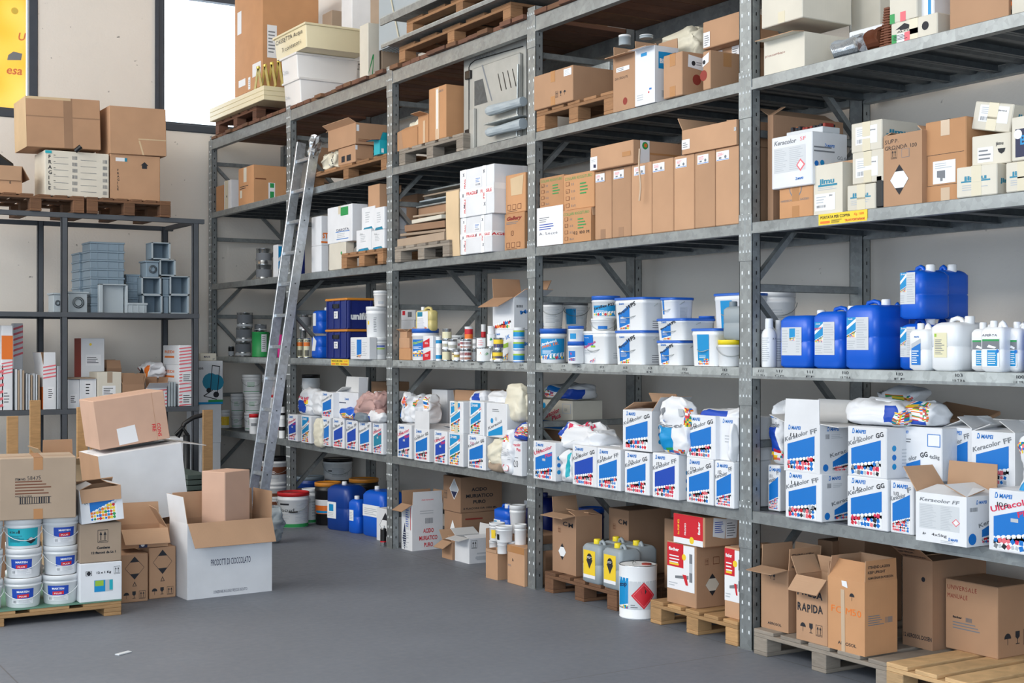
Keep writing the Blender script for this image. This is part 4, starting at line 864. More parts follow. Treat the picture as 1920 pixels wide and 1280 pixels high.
# fourth level
COL_ = lambda n: [T('COLLARI REGGITUBO', .04, .84, .12, 'grn', fit=.9), T('0 8', .26, .68, .1, 'grey'), T('0 10', .26, .48, .1, 'grey'), T('0 12', .26, .28, .1, 'grey'), T('8 x 8', .26, .08, .1, 'grey')] + [('r', .08, .08+.2*i, .2, .19+.2*i, 'brown') for i in range(4)] + [('r', .095, .09+.2*i, .185, .18+.2*i, 'card_org') for i in range(4)] + [H('X', .1, .68-.2*n, .1, 'ink'), ('l', .55, .38, .85, .74, 4, 'grn')]
z = ct('carton with a white paper front and typed lines, below the COLLARI cartons', 1007, 1056, 383, Z4, -.0, .3, m='card_org', stick=[('f',[('r',0,0,1,1,'paper'),('l',.1,.6,.5,.75,3,'grey'),('l',.1,.4,.8,.58,3,'blue2'),H('A. Lecce', .1,.28,.1,'navy',fit=.7)])])
ct('brown carton reading COLLARI REGGITUBO with the top box crossed, above the paper-fronted one', 1012, 1057, 326, z, .02, .3, m='card_org', front=COL_(0))
z = ct('torn brown carton reading COLLARI REGGITUBO with 100M handwritten on it', 1055, 1108, 388, Z4, .0, .28, m='card_org', front=COL_(1)+[H('02 100 M', .4, .24, .13, fit=.55)], flaps={'r': 170, 'l': -80, 'b': -80, 'f': -85}, fl=.05)
ct('brown carton reading COLLARI REGGITUBO with the second box crossed', 1057, 1114, 318, z+.002, .01, .3, m='card_org', front=COL_(1))
xs = [1115, 1147, 1183, 1222, 1263, 1302, 1341, 1388]; tops = [325, 318, 312, 305, 297, 290, 283]
nm = ['first', 'second', 'third', 'fourth', 'fifth', 'sixth', 'seventh']; zt = []
for i in range(7):
    q = 'from the COLLARI cartons' if i < 4 else 'towards the nearest upright'
    zt.append(ct('tall plain brown carton with a white label, %s of seven %s' % (nm[i], q), xs[i]+.6, xs[i+1]-.6, 0, Z4, .005, .42, h=.415, m='card', tape=('card_dark' if i < 2 else False), stick=[('f', LB(.05+.05*(i % 3), .84, .55, .12))]))
LF = ct('flat brown carton with a green leaf label and hanging tape on the tall brown cartons', 1107, 1187, 261, zt[0]+.002, -.03, .36, m='card', stick=[('f',[('r',.0,.02,.17,.6,'paper'),('q',[(.08,.12),(.14,.1),(.14,.25),(.08,.27)],'navy'),('l',.03,.35,.15,.5,2,'lgrey'),('r',.76,.35,.95,.55,'tape')]), ('s',[('r',.14,.0,.33,1,'paper'),('c',.24,.78,.022,'grn'),('c',.25,.79,.012,'org'),('r',.34,.42,.98,.5,'tape')])])
b = MB(); pts = []
for i in range(14):
    t = i/13; pts.append((-.038+.002*math.sin(9*t), fy(1199,-.04)+.008*math.sin(7*t), 2.72-.30*t))
b.tube(pts, .006, 'ctape', 5); q_ = b.build('hanging_tape', LF.o); q_.location = -LF.o.location
ct('brown carton with a small label on the last of the seven tall cartons', 1279, 1386, 222, zt[6]+.001, -.01, .3, m='card', flaps={'l': 35, 'f': -85, 'r': -85, 'b': -88}, fl=.09, stick=[('f',[('r',.0,.2,.15,.6,'paper'),('l',.02,.25,.12,.5,3,'grey'),('r',.96,.55,1,.7,'foil')])])
# third level: buckets
BL = lambda t='', c='blue': [('r',.0,.0,1,1,'pgrey'), ('r',.04,.04,.6,.97,c), ('mo',.04,.03,.6,.1,.16,'y'), T(t,.06,.55,.2,'white',rot=14,b=1.5,fit=.5), ('l',.08,.35,.5,.5,3,'white')]
bucket('upside-down looking white bucket with a text panel, left of the pair at the back left', 1016, 1057, 566, Z3+.24, .30, label=[('l',.1,.05,.9,.95,12,'lgrey')], lid='lidgrey', handle=True, h=.18, taper=.85)
bucket('white bucket with a blue strip, right of the pair at the back left', 1057, 1103, 566, Z3+.24, .52, label=[('r',.0,.0,.5,1,'cyan'),('l',.55,.3,.95,.9,7,'lgrey'),T('T',.4,.75,.2,'ink',b=1)], lid='lidgrey', h=.18, taper=.85, hm='steel')
for (a, b_) in ((1016,1057),(1057,1103)):
    can('white tub under the %s white bucket at the back' % ('left' if a < 1050 else 'blue-striped'), a+3, b_-3, 0, Z3, .30 if a < 1050 else .52, m='pwhite', h=.238, lid='pwhite', name='plastic_tub')
bucket('white bucket lettered Ultrabond P990 1K with a blue label and lid, beside the upright', 1012, 1063, 616, Z3, .07, lid='lidblue', label=[('r',.0,.0,.9,1,'cyan'),('mo',.0,.0,.9,.06,.18,'y'),T('Ultrabond',.02,.62,.17,'white',rot=14,b=1.5,fit=.6),T('P990 1K',.1,.5,.17,'org',rot=14,b=1.5,fit=.6),('l',.1,.25,.6,.45,4,'white')], la=70, handle=False, taper=.93)
z = bucket('small white tub with a blue lid below the little one, right of the P990 bucket', 1064, 1096, 640, Z3, .0, lid='lidblue', label=[('r',.0,.05,.45,.8,'blue'),('mo',.0,.05,.45,.2,.1,'r'),T('R',.15,.5,.25,'mred',b=1)], handle=False, la=60, taper=.95)
bucket('small white blue-rimmed tub on the other small tub beside the P990 bucket', 1065, 1095, 611, z, .0, lid='lidblue', label=[('r',.1,.1,.5,.7,'cyan')], handle=False, taper=.95)
AD = [('r',.04,.56,.5,.88,'blue'),('lg',.08,.76,.012,'white'),T('AquaDefense',.03,.46,.13,'mag',rot=16,b=1,fit=.62),('r',.38,.5,.6,.56,'lime'),('l',.05,.28,.5,.42,3,'lgrey'),('mo',.3,.04,.6,.08,.1,'r')]
z = sqbucket('white bucket lettered AquaDefense with a plain white lid', 1088, 1136, 620, Z3, .03, .2, lid='pwhite', front=AD, side=[('l',.2,.15,.7,.35,3,'lgrey')])
z = bucket('low white tub with a small blue label on top of the AquaDefense bucket', 1108, 1152, 597, z, .13, lid='pwhite', label=[('r',.3,.1,.7,.5,'blue')], handle=True, taper=.95)
bucket('round white bucket with a blue lid and slanted Keraflex lettering above the low tub', 1109, 1163, 555, z, .15, lid='lidblue', label=[('r',.0,.0,.85,.8,'cyan'),('mo',.0,.0,.85,.1,.15,'y'),T('Keraflex P22',.02,.45,.28,'ink',rot=12,b=1.5,fit=.8),('l',.1,.3,.6,.45,3,'white')], la=60, handle=False, taper=.93)
WP = lambda r_=0: [('q',[(.08,.06),(.55,.2),(.55,.78),(.08,.5)],'blue'),('mo',.08,.03,.55,.04,.12,'y'),('lg',.12,.78,.013,'blue'),T('Mapegum',.06,.46,.12,'ink',rot=18,b=1,fit=.42),T('WPS',.44,.62,.17,'ink',rot=18,b=1.5,fit=.4),('r',.15,.36,.4,.4,'white'),('l',.14,.22,.45,.34,3,'lgrey')]
z = sqbucket('large white square bucket lettered WPS, lower one of the stacked pair', 1151, 1205, 619, Z3, .02, .2, front=WP(), side=[('r',.3,.05,.8,.28,'paper'),('l',.3,.05,.8,.3,4,'grey')])
sqbucket('large white square bucket lettered WPS, upper one of the stacked pair', 1150, 1206, 556, z+.001, .02, .2, front=WP(), side=[('r',.3,.05,.8,.28,'paper'),('l',.3,.05,.8,.3,4,'grey')])
z = sqbucket('low white square bucket lettered WPS, standing on the shelf right of the large pair', 1229, 1275, 638, Z3, .03, .2, front=WP())
z = sqbucket('low white square bucket lettered WPS, on top of another low one', 1229, 1281, 596, z+.001, .02, .24, front=WP())
sqbucket('white square bucket with a blue lid, its text side showing, on the low WPS buckets', 1236, 1262, 557, z+.001, .08, .16, front=[('r',.0,.2,.2,.9,'blue')], side=[('r',.2,.05,.75,.55,'pgrey'),('l',.22,.1,.7,.5,6,'lgrey')])
bucket('small white tub with a blue rim beside the low WPS buckets', 1310, 1340, 596, Z3+.2, .25, lid='lidblue', handle=False, h=.08); can('white tub under the small blue-rimmed tub', 1311, 1339, 0, Z3, .25, m='pwhite', lid='pwhite', h=.199, name='plastic_tub')
sqbucket('tall white bucket with a ribbed blue label and wide handle, near the yellow lid', 1294, 1341, 615, Z3, .02, .19, front=[('r',.2,.06,.85,.84,'cyan'),('mo',.2,.03,.85,.1,.12,'y'),T('GRIP PLUS',.25,.62,.11,'white',rot=14,b=1.5,fit=.5),('l',.28,.2,.75,.55,8,'white')])
bucket('white tub with a bright yellow lid beside the nearest upright', 1346, 1396, 637, Z3, .08, lid='pyel', label=[('r',.75,.1,.98,.8,'yel'),('l',.78,.2,.95,.7,5,'ink')], la=75, taper=.93)
z = sqbucket('white square bucket with a blue lid at the back, behind the grey jug', 1336, 1392, 548, Z3+.20, .22, .2, front=[('r',.2,.0,.7,.8,'cyan'),('lg',.25,.7,.012,'white')])
tag(MB().box(.24, .4, fy(1392,.24), fy(1345,.24), Z3, Z3+.199, 'wcard', .004).build('cardboard_box'), 'white carton hidden behind the yellow-lidded tub', 'box')
jerry('grey plastic jug with a rounded shoulder on top of the yellow-lidded tub', 1352, 1394, 566, Z3+.142, .04, .11, m='pgray', cap='pgrey_d', cp=(.5,.3), hdl=False)
# second level
fr = [
 ('white carton lettered Ultracolor Plus in red beside the second upright', 1000, 1041, 830, -.04, .11, 'U', '119', 'blue', SIDE2),
 ('white carton lettered Keracolor GG with a dark blue panel marked 116', 1073, 1118, 838, -.03, .26, 'GG', '116', 'blue2', ()),
 ('white carton lettered Keracolor FF marked 114 in the row of the second shelf', 1119, 1163, 843, -.03, .26, 'FF', '114', 'blue', ()),
 ('white carton lettered Keracolor GG marked 113, lower row under the tilted-flap one', 1171, 1217, 850, -.03, .26, 'GG', '113', 'blue', ()),
 ('white carton lettered Keracolor FF marked 113, lower row, round blue mark on its side', 1223, 1272, 853, -.035, .26, 'FF', '113', 'blue2', SIDE2),
 ('white carton lettered Keracolor GG marked 112 in pencil, lower row', 1287, 1337, 862, -.03, .26, 'GG', '112', 'blue', ()),
 ('white carton lettered Keracolor FF marked 112, lower row next to the nearest upright', 1340, 1387, 868, -.03, .26, 'FF', '112', 'blue', ())]
zt = []
for (l_, a, b_, rt, x_, d_, kd, num, hue, sd) in fr: zt.append(ct(l_, a, b_, rt, Z2, x_, d_, m='wcard', front=kera(kd, num, hue=hue), side=sd))
ct('white carton marked 113 with its top flaps open, upper row of the second shelf', 1168, 1222, 771, max(zt[3:5]), -.03, .24, m='wcard', front=kera('GG','113'), flaps={'l': -65, 'f': -85, 'r': 42, 'b': -30}, inner='card_in', fl=.11, side=SIDE2)
ct('white carton marked 112 with slanted GG lettering, upper row left of the nearest upright', 1287, 1341, 780, max(zt[5:7]), -.03, .24, m='wcard', front=kera('GG','112'))
ct('white carton behind the grout bag at the nearest upright, upper row', 1343, 1386, 783, max(zt[5:7]), -.0, .24, m='wcard', front=[('lg',.3,.86,.022,'blue'),('l',.4,.4,.9,.6,3,'lgrey')])
bag('standing grout bag with a round grey stamp between the two upper cartons', 1233, 1287, 748, max(zt[4:6]), -.06, .1, m='bagw', pat=[(.1,.08,.5,.5,'cyan',.0),(.3,.0,.9,.1,'mosaic',.05),(.85,.5,1,.85,'mosaic',0)], seed=31, print_=[('c',.35,.77,.02,'grey'),('lg',.25,.6,.014,'blue'),T('Keracolor',.1,.5,.09,'grey',b=1,fit=.7),('r',.6,.68,.8,.8,'lgrey')])
bag('crumpled grout bag lying upside down on the upper carton marked 112', 1306, 1378, 742, max(zt[5:7])+.185, .0, .16, m='bagw', h=.09, pat=[(.2,.4,.55,.9,'blue2',0)], seed=33, print_=[T('Plus',.2,.6,.3,'mred',rot=170,b=1,fit=.4)])
bag('shiny grout bag leaning at the nearest upright before the upper carton', 1364, 1394, 770, max(zt[5:7]), -.05, .06, m='bagw', pat=[(.0,.3,.3,.8,'blue',0),(.0,.05,.3,.2,'mosaic',0)], seed=35, h=.2)
bag('white and blue grout bag slumped over the gap between the Ultracolor and 116 cartons', 1040, 1118, 786, Z2+.2, .02, .2, m='bagw', h=.16, pat=[(.0,.2,.3,.45,'mosaic',.2),(.1,.5,.45,.85,'blue2',.2)], seed=37, print_=[T('Plus',.45,.75,.2,'mred',rot=10,b=1,fit=.3)], rough=.7)
bag('upright white grout bag with pale green smears in the gap right of the Ultracolor carton', 1046, 1070, 830, Z2, -.03, .1, m='bagw', seed=38, h=.2, pat=[(.6,.2,.8,.95,'turq',0)])
za = ct('brown carton supporting the raised Ultracolor carton at the back', 1018, 1076, 0, Z2, .38, .25, h=.28, m='card_dark')
zb = ct('grey-white carton lettered Ultracolor Plus raised at the back beside the second upright', 1016, 1079, 752, za, .36, .25, m='cream', front=[('r',.0,.05,.75,.3,'blue'),T('Ultracolor',.02,.32,.22,'mred',rot=16,b=1.3,fit=.6),T('Plus',.35,.3,.22,'mred',rot=16,b=1.3,fit=.3),('r',.68,.58,.96,.9,'lgrey'),('r',.7,.6,.94,.88,'cream'),T('131',.75,.66,.12,'grey',b=1),('c',.08,.8,.02,'cyan')])
bag('grout bag spread on top of the raised Ultracolor carton', 1010, 1086, 726, zb, .33, .28, m='bagw', h=.11, pat=[(.0,.2,.5,.6,'mosaic',0),(.6,.1,1,.6,'blue2',0),(.3,.5,.7,.8,'blue',0)], seed=40)
ct('small white carton with a blue panel behind the open carton marked 113', 1143, 1162, 801, Z2, .12, .2, m='wcard', h=.25, front=[('r',.3,.0,1,.98,'cyan')])
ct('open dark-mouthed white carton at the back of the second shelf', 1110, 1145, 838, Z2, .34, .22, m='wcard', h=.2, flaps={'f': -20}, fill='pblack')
# floor
P3 = pallet('dark worn pallet on the floor beside the second upright', .02, fy(1156,.02), 0, .77, fy(1021,.02)-fy(1156,.02), 'wood_old', n=5, run='x', H=.13)
CMd = [('a',.3,.68,.035,'brown'), ('hz', .42, .36, .11, 'white')]
ct('open brown carton marked CM with one flap up, left on the dark pallet', 1036, 1080, 968, P3, .08, .2, m='card_dark', flaps={'l': 10, 'f': 97, 'r': -75, 'b': -80}, fl=.1, front=CMd+[H('CM', .45, .8, .1, b=1, fit=.45)])
ct('closed brown carton marked CM, right and further back on the dark pallet', 1141, 1178, 957, P3, .35, .34, m='card_dark', front=CMd+[H('CM', .5, .78, .1, b=1, fit=.45)])
YL = [('r',.06,.18,.82,.78,'yel'), ('c',.45,.6,.028,'ink'), ('q',[(.24,.56),(.66,.56),(.45,.34)],'ink'), ('r',.06,.12,.82,.2,'paper'), ('l',.3,.58,.6,.64,2,'white')]
JG = 'grey canisters with yellow caps'
jerry('grey canister with a yellow label, front left of the four with yellow caps', 1090, 1124, 1018, P3, .01, .16, m='pgray', cap='pyel', label=YL, cp=(.4,.1), r=.025, group=JG)
jerry('grey canister with a yellow label, front right of the four with yellow caps', 1128, 1163, 1026, P3, .0, .16, m='pgray', cap='pyel', label=YL, cp=(.4,.1), r=.025, group=JG)
jerry('grey canister with a yellow cap, rear left of the four', 1127, 1160, 1013, P3, .18, .15, m='pgray', cap='pyel', cp=(.4,.1), r=.025, group=JG)
jerry('grey canister with a yellow cap, rear right of the four', 1166, 1194, 1020, P3, .17, .16, m='pgray', cap='pyel', cp=(.4,.1), r=.025, group=JG)
gx, gy = gp(1196, 1146)
bucket('white steel drum with a red flame diamond standing on the floor before the dark pallet', 1160, 1232, 1066, 0, yy=1.05, body='white', lid=None, opn=False, handle=False, taper=.98, name='steel_drum', cat='drum', tin=True, label=[('r',.0,.12,1,.78,'pgrey'),('r',.0,.12,.3,.85,'cyan'),('mo',.0,.12,.3,.14,.08,'y'),T('stop',.02,.62,.14,'navy',rot=10,b=1.5,fit=.25),('q',[(.62,.12),(.36,.44),(.62,.76),(.88,.44)],'red'),('q',[(.62,.16),(.395,.44),(.62,.72),(.845,.44)],'pinkr'),('q',[(.62,.18),(.41,.44),(.62,.70),(.83,.44)],'red'),('q',[(.58,.48),(.56,.55),(.6,.62),(.63,.66),(.65,.6),(.68,.54),(.65,.48)],'ink'),('l',.35,.14,.5,.24,2,'grey')], la=75, lv=(.1,.9), h=.305)
bpy.context.view_layer.update()
d_ = [o for o in COL.objects if o.name.startswith('steel_drum')][0]
r_ = pxw(1160, 1232, d_.location.x, d_.location.y)/2
MB().lathe([(r_*.97,.297),(r_*.99,.302),(r_,.308),(r_*.97,.310),(r_*.95,.303),(r_*.2,.303)], 'tin', 28).build('lid', d_)
MB().lathe([(.028,.303),(.03,.312),(.018,.314)], 'dred', 14, r_*.3, -r_*.35).build('stopper', [c for c in d_.children if c.name.startswith('lid')][0])
MB().tube([(-.05,-.02,.305),(-.04,0,.318),(0,.03,.32),(.02,.05,.305)], .003, 'steel_l', 5).build('handle', d_)
P4 = pallet('light brown pallet on the floor between the steel drum and the nearest upright', .0, .115, 0, .78, fy(1219,-.0)-.115, 'wood', n=5, run='x', H=.13)
FIS = [('r',.02,.6,.58,.98,'red'),('r',.02,.24,.95,.6,'paper'),('r',.58,.55,.95,.97,'paper'),T('fischer',.08,.86,.07,'white',b=2,fit=.35),('l',.1,.65,.5,.8,3,'white'),('r',.1,.63,.42,.66,'yel'),('c',.6,.78,.018,'yel'),('r',.78,.4,.88,.85,'grey'),('r',.78,.55,.88,.7,'lgrey'),('q',[(.3,.42),(.75,.44),(.75,.5),(.3,.46)],'grey'),('q',[(.55,.5),(.68,.5),(.74,.34),(.66,.34)],'red'),('l',.08,.28,.4,.36,2,'lgrey')]
z = ct('brown carton with a red and white foam gun print on the light brown pallet', 1250, 1305, 1023, P4, .04, .25, m='card', front=FIS, side=[('a',.3,.68,.035,'brown'),('r',.48,.68,.66,.8,'brown'),('r',.49,.69,.65,.79,'card'),('hz',.46,.36,.125,'cream')])
ct('brown carton with a red and white foam gun print right beside the nearest upright', 1358, 1392, 1030, P4, .04, .3, m='card', front=FIS)
ct('brown carton with a sideways red print panel and paper slips, on the foam gun cartons', 1262, 1321, 958, z+.001, .03, .28, h=.642-z, m='card', front=[('r',.02,.15,.95,1,'red'),('r',.02,.0,.95,.2,'paper'),T('1x PUP K2',.2,.28,.12,'yel',rot=90,b=1.5),T('PROMO',.42,.3,.12,'white',rot=90,b=1),T('fischer',.86,.4,.16,'white',rot=90,b=2),('c',.6,.16,.02,'yel')], stick=[('s',[('q',[(.2,.35),(.5,.25),(.55,.9),(.22,.98)],'paper'),('l',.25,.45,.48,.85,6,'blue2'),('q',[(.52,.25),(.8,.25),(.84,.9),(.55,.92)],'paper'),('l',.56,.3,.78,.8,6,'grey')])])
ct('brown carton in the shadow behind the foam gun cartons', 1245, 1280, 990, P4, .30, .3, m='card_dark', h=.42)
bucket('blue-lidded drum at the back behind the open CM carton', 1085, 1133, 946, .13, .62, body='pblue_n', lid='pblue', handle=False, name='plastic_drum', cat='drum', h=.34, taper=1)
for i, (a, b_, rt) in enumerate(((1030, 1058, 1003),)):
    bucket('low can with a steel lid between the second upright and the CM carton', a, b_, rt, 0, .62, body='pwhite', lid='tin', handle=False, name='paint_can', cat='can')
ct('low brown carton behind the second upright foot', 1015, 1050, 1030, 0, .28, .25, m='card_dark')
# ================================================================ third bay: between the second and third uprights
# fifth level
b = MB()
pz = pallet('small greyish pallet on the high shelf under the shrink-taped brown cartons', .0, fy(868,.0), Z5, .7, fy(748,.0)-fy(868,.0), 'wood_grey', H=.125, n=5, run='x')
ct('tall brown carton with a strip of shiny tape, right on the greyish pallet', 804, 836, 157, pz, .0, .22, m='card_org', tape=False, stick=[('f',[('r',.4,.0,.62,.98,'ctape'),('r',.46,.2,.54,.95,'white'),H('LARCH',.55,.88,.06,'grey')])])
ct('narrow brown carton with torn flaps, middle of the greyish pallet', 784, 803, 213, pz, .0, .3, m='card_org', flaps={'l': 70, 'f': 80, 'b': 20}, fl=.07, stick=[('f',[('r',.5,.0,.7,.8,'ctape')])])
ct('low torn brown carton at the left end of the greyish pallet', 745, 783, 237, pz, .03, .3, m='card_org', flaps={'r': 30, 'b': -20, 'f': -60}, fl=.08, front=[('q',[(.1,0),(.3,0),(.2,1),(.05,1)],'card')])
bag('crumpled cream packing film heaped on the torn carton on the greyish pallet', 762, 786, 236, pz+.14, .1, .1, m='bagc', h=.09, seed=50, name='packing_film', cat='film')
# enclosure door
xw = .12; y0, y1 = max(fy(985, xw), 2.215), fy(869, xw); H_ = zr(108, xw, y1)-Z5; o = root('cabinet_door', 'pale grey cabinet door with black hinges and slanted vents leaning on the high shelf', 'door', (xw, (y0+y1)/2, Z5), 0); w_ = y1-y0
MB().box(0, .03, -w_/2, w_/2, 0, H_, 'pan', .006).build('panel', o)
fm = lambda u, v, q: (-q, w_/2-u*w_, v*H_)
l = MB(); l.decal(fm, w_, H_, [H('SERVIZI 2C', .2,.93,.05,'grey',fit=.35)], .001); l.build('marking', o)
sl = MB(); P_ = lambda u, v: (-.003, w_/2-u*w_, v*H_)
sl.tube([P_(.1,.03), P_(.1,.88), P_(.13,.91), P_(.2,.93), P_(.97,.90)], .004, 'black', 5); sl.build('gasket', o)
for v in (.2, .8):
    MB().box(-.02, .0, w_/2-.15*w_, w_/2-.06*w_, v*H_-.03, v*H_+.03, 'pblack', .003).build('hinge', o)
rp_ = MB().box(-.035, 0, w_/2-.97*w_, w_/2-.22*w_, .01, H_*.84, 'pan', .01).build('raised_panel', o)
g = MB(); f2 = lambda u, v, q: (-.035-q, w_/2-u*w_, v*H_)
g.decal(f2, w_, H_, [('q',[(.26,.45),(.48,.45),(.4,.70),(.26,.70)],'steel_d'), ('q',[(.38,.84),(.4,.84),(.56,.45),(.54,.45)],'grey')]); g.build('viewing_window', rp_)
for k in range(4):
    g = MB(); u = .64+.075*k; g.decal(f2, w_, H_, [('q',[(u,.70),(u+.012,.70),(u+.07,.52),(u+.055,.52)],'black')]); g.build('vent_slot', rp_)
MB().box(-.06, -.036, w_/2-.3*w_, w_/2-.22*w_, .0, H_*.42, 'pan', .004).build('edge_strip', o)
MB().tube([(-.05, -w_/2+.03, 0), (-.045, -w_/2+.02, H_*.72)], .008, 'steel_l', 6).build('edge_rod', o)
for (rt, l_) in ((208, 'upper'), (248, 'lower')):
    ya, yb_ = fy(908, -.0), fy(974, -.0); zc_ = zr(rt, 0, ya); bb = MB(); rs = []
    for i in range(15):
        t = i/14; rr = .034*(1+.1*math.sin(5*t+rt))*(.75 if i in (0,) else 1)
        rs.append([(.03+rr*math.cos(a)*(1+.08*math.sin(3*a+i)), ya+(yb_-ya)*t, zc_+rr*math.sin(a)+.0*t) for a in [6.2832*j/12 for j in range(12)]])
    bb.rings(rs, 'pvc_l', False); q_ = tag(bb.build('foil_roll'), '%s of two wrapped rolls of white film lying before the pale grey cabinet door' % l_, 'roll')
tag(MB().box(.0, .08, fy(974,0), fy(912,0), Z5, zr(262, 0, fy(940,0)), 'steel_l', .004).build('metal_tray'), 'shallow metal tray under the wrapped film rolls on the high shelf', 'tray')
tag(MB().box(-.01, .082, fy(973,0), fy(909,0), zr(226,0,fy(940,0)), zr(223,0,fy(940,0)), 'steel_l', .001).build('metal_ledge'), 'thin metal ledge holding the upper wrapped film roll', 'ledge')
# fourth level: junk on a pallet, FRAGILE cartons
pz = pallet('weathered grey pallet on the fourth shelf under torn cardboard scrap', -.03, fy(842,-.03), Z4, .7, fy(740,-.03)-fy(842,-.03), 'wood_grey', H=.12, n=5, run='x')
z = pz
SC = [('torn flat cardboard tray, lowest of the scrap pile on the grey pallet', .06, 'card_grey'), ('grey-brown cardboard sheet with a bent corner in the scrap pile', .02, 'card_grey'), ('dark mouthed flattened carton in the middle of the scrap pile', .05, 'card_dark'), ('pale cardboard sheet with a red stroke in the scrap pile', .03, 'cream'), ('dusty cardboard sheet sagging over the scrap pile', .015, 'card_grey')]
for i, (l_, t_, m_) in enumerate(SC):
    a, c_ = fy(835-3*i, 0), fy(742+6*i, 0)
    q_ = MB().box(0, .19, -(c_-a)/2, (c_-a)/2, 0, t_, m_, .003)
    if i == 3: q_.decal(lambda u, v, o: (v*.19, (c_-a)/2-u*(c_-a), t_+o), c_-a, .5, [('q',[(.4,.3),(.43,.3),(.6,.5),(.58,.52)],'dred')])
    o = tag(q_.build('cardboard_sheet', None, None, (.0+.01*i, (a+c_)/2, z+.004)), l_, 'sheet'); o.rotation_euler = (R(random.uniform(-1, 1)), R(-1*i), R(random.uniform(-5, 5))); z += t_+.012
ct('white and blue carton reading Novaro in yellow behind the cardboard scrap', 750, 800, 398, Z4, .56, .15, h=.36, m='wcard', front=[('r',0,0,1,.6,'paper'),('r',0,.0,1,.25,'blue'),T('Novaro',.1,.45,.25,'org',b=2,fit=.7),('l',.1,.3,.8,.4,1,'navy')])
o = MB(); a, c_ = fy(862, -.0), fy(838, -.0)
n = 10; vs = []
for i in range(n+1):
    t = i/n; bend = .03*math.sin(t*2.2)
    vs += [(-.0-bend*.3, c_+bend*1.3*0+.04*t*0-.05*(1-t)*0, Z4+.47*t), (-.0-bend*.3, a, Z4+.47*t), (.012-bend*.3, c_, Z4+.47*t), (.012-bend*.3, a, Z4+.47*t)]
fs = []
for i in range(n):
    q = 4*i; fs += [(q,q+4,q+5,q+1), (q+2,q+3,q+7,q+6), (q+1,q+5,q+7,q+3), (q,q+2,q+6,q+4)]
o.add(vs, fs, 'card_pale'); tag(o.build('cardboard_sheet'), 'tall beige folded board standing between the scrap pile and the FRAGILE cartons', 'sheet')
for i in range(4):
    zz = .44+.045*i
    tag(MB().box(.2+.03*i, .66, *cby(762+7*i, 858-4*i, .2), Z4+zz, Z4+zz+.012, ['steel_l','pvc_l','card_grey','steel_l'][i], .002).build('flat_panel'), ['grey metal panel on the scrap pile, lowest of the raised panels','grey plastic panel with a rim above the metal panel','dusty brown board above the grey plastic panel','topmost thin metal panel above the scrap pile'][i], 'panel')
tag(MB().box(.22, .64, *cby(765, 856, .22), Z4+.20, Z4+.439, 'card_dark', .004).build('cardboard_box'), 'dark squashed carton supporting the raised panels behind the scrap pile', 'box')
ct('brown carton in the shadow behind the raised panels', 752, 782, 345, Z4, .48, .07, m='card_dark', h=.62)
FR = [('r',.0,.42,1,.56,'white'), T('FRAGILE',.2,.45,.09,'red',b=1.5,fit=.32), T('FRAGILE',.62,.45,.09,'red',b=1.5,fit=.32), ('r',.08,.0,.2,1,'white'), T('FRAGILE',.18,.08,.08,'red',rot=90,b=1.5), T('FRAG',.18,.6,.08,'red',rot=90,b=1.5), ('r',.68,.0,.78,1,'white'), T('SILE',.7,.45,.08,'red',rot=-90,b=1.5), ('r',.45,.6,.65,.8,'paper'), ('b',.48,.62,.62,.66,'navy'), ('l',.48,.68,.62,.78,3,'blue')] + [H('X',u,v,.1,'navy',b=1) for u, v in ((.1,.85),(.5,.46),(.12,.2),(.72,.18),(.7,.85),(.08,.42))]
z = ct('white carton with red FRAGILE tape and X marks, lower of the two', 863, 922, 400, Z4, -.02, .26, m='wcard', front=FR, side=[('r',0,.42,.35,.56,'white'),T('AGILE',.0,.44,.1,'red',b=1.5,fit=.6)])
ct('white carton with red FRAGILE tape and X marks, upper of the two', 862, 926, 306, z+.001, -.03, .28, m='wcard', front=FR, side=[('r',0,.5,.9,.62,'white'),H('X',.4,.52,.1,'navy',b=1),('r',.82,.0,.98,1,'white'),T('FR',.95,.6,.12,'red',rot=90,b=1.5)])
SR = [('l',.1,.03,.8,.06,1,'ink'),('r',.1,.08,.28,.22,'brown'),('r',.12,.095,.26,.205,'card_org'),('r',.36,.08,.54,.22,'brown'),('r',.38,.095,.52,.205,'card_org'),('r',.62,.08,.8,.22,'brown'),('r',.64,.095,.78,.205,'card_org')]
z = ct('brown carton with red lettering and 13 pencilled, lower beside the second upright', 946, 983, 396, Z4, .06, .2, m='card_org', front=SR+[T('Gallery',.1,.82,.13,'dred',b=2,sh=.3,fit=.75),('l',.1,.7,.8,.78,2,'grey'),H('13',.3,.4,.2,'brown')])
ct('brown carton with a torn patch, upper beside the second upright', 948, 985, 322, z+.001, .06, .2, m='card_org', front=SR, stick=[('f',[('q',[(.3,.45),(.85,.45),(.92,.95),(.25,.9)],'card_pale')])])
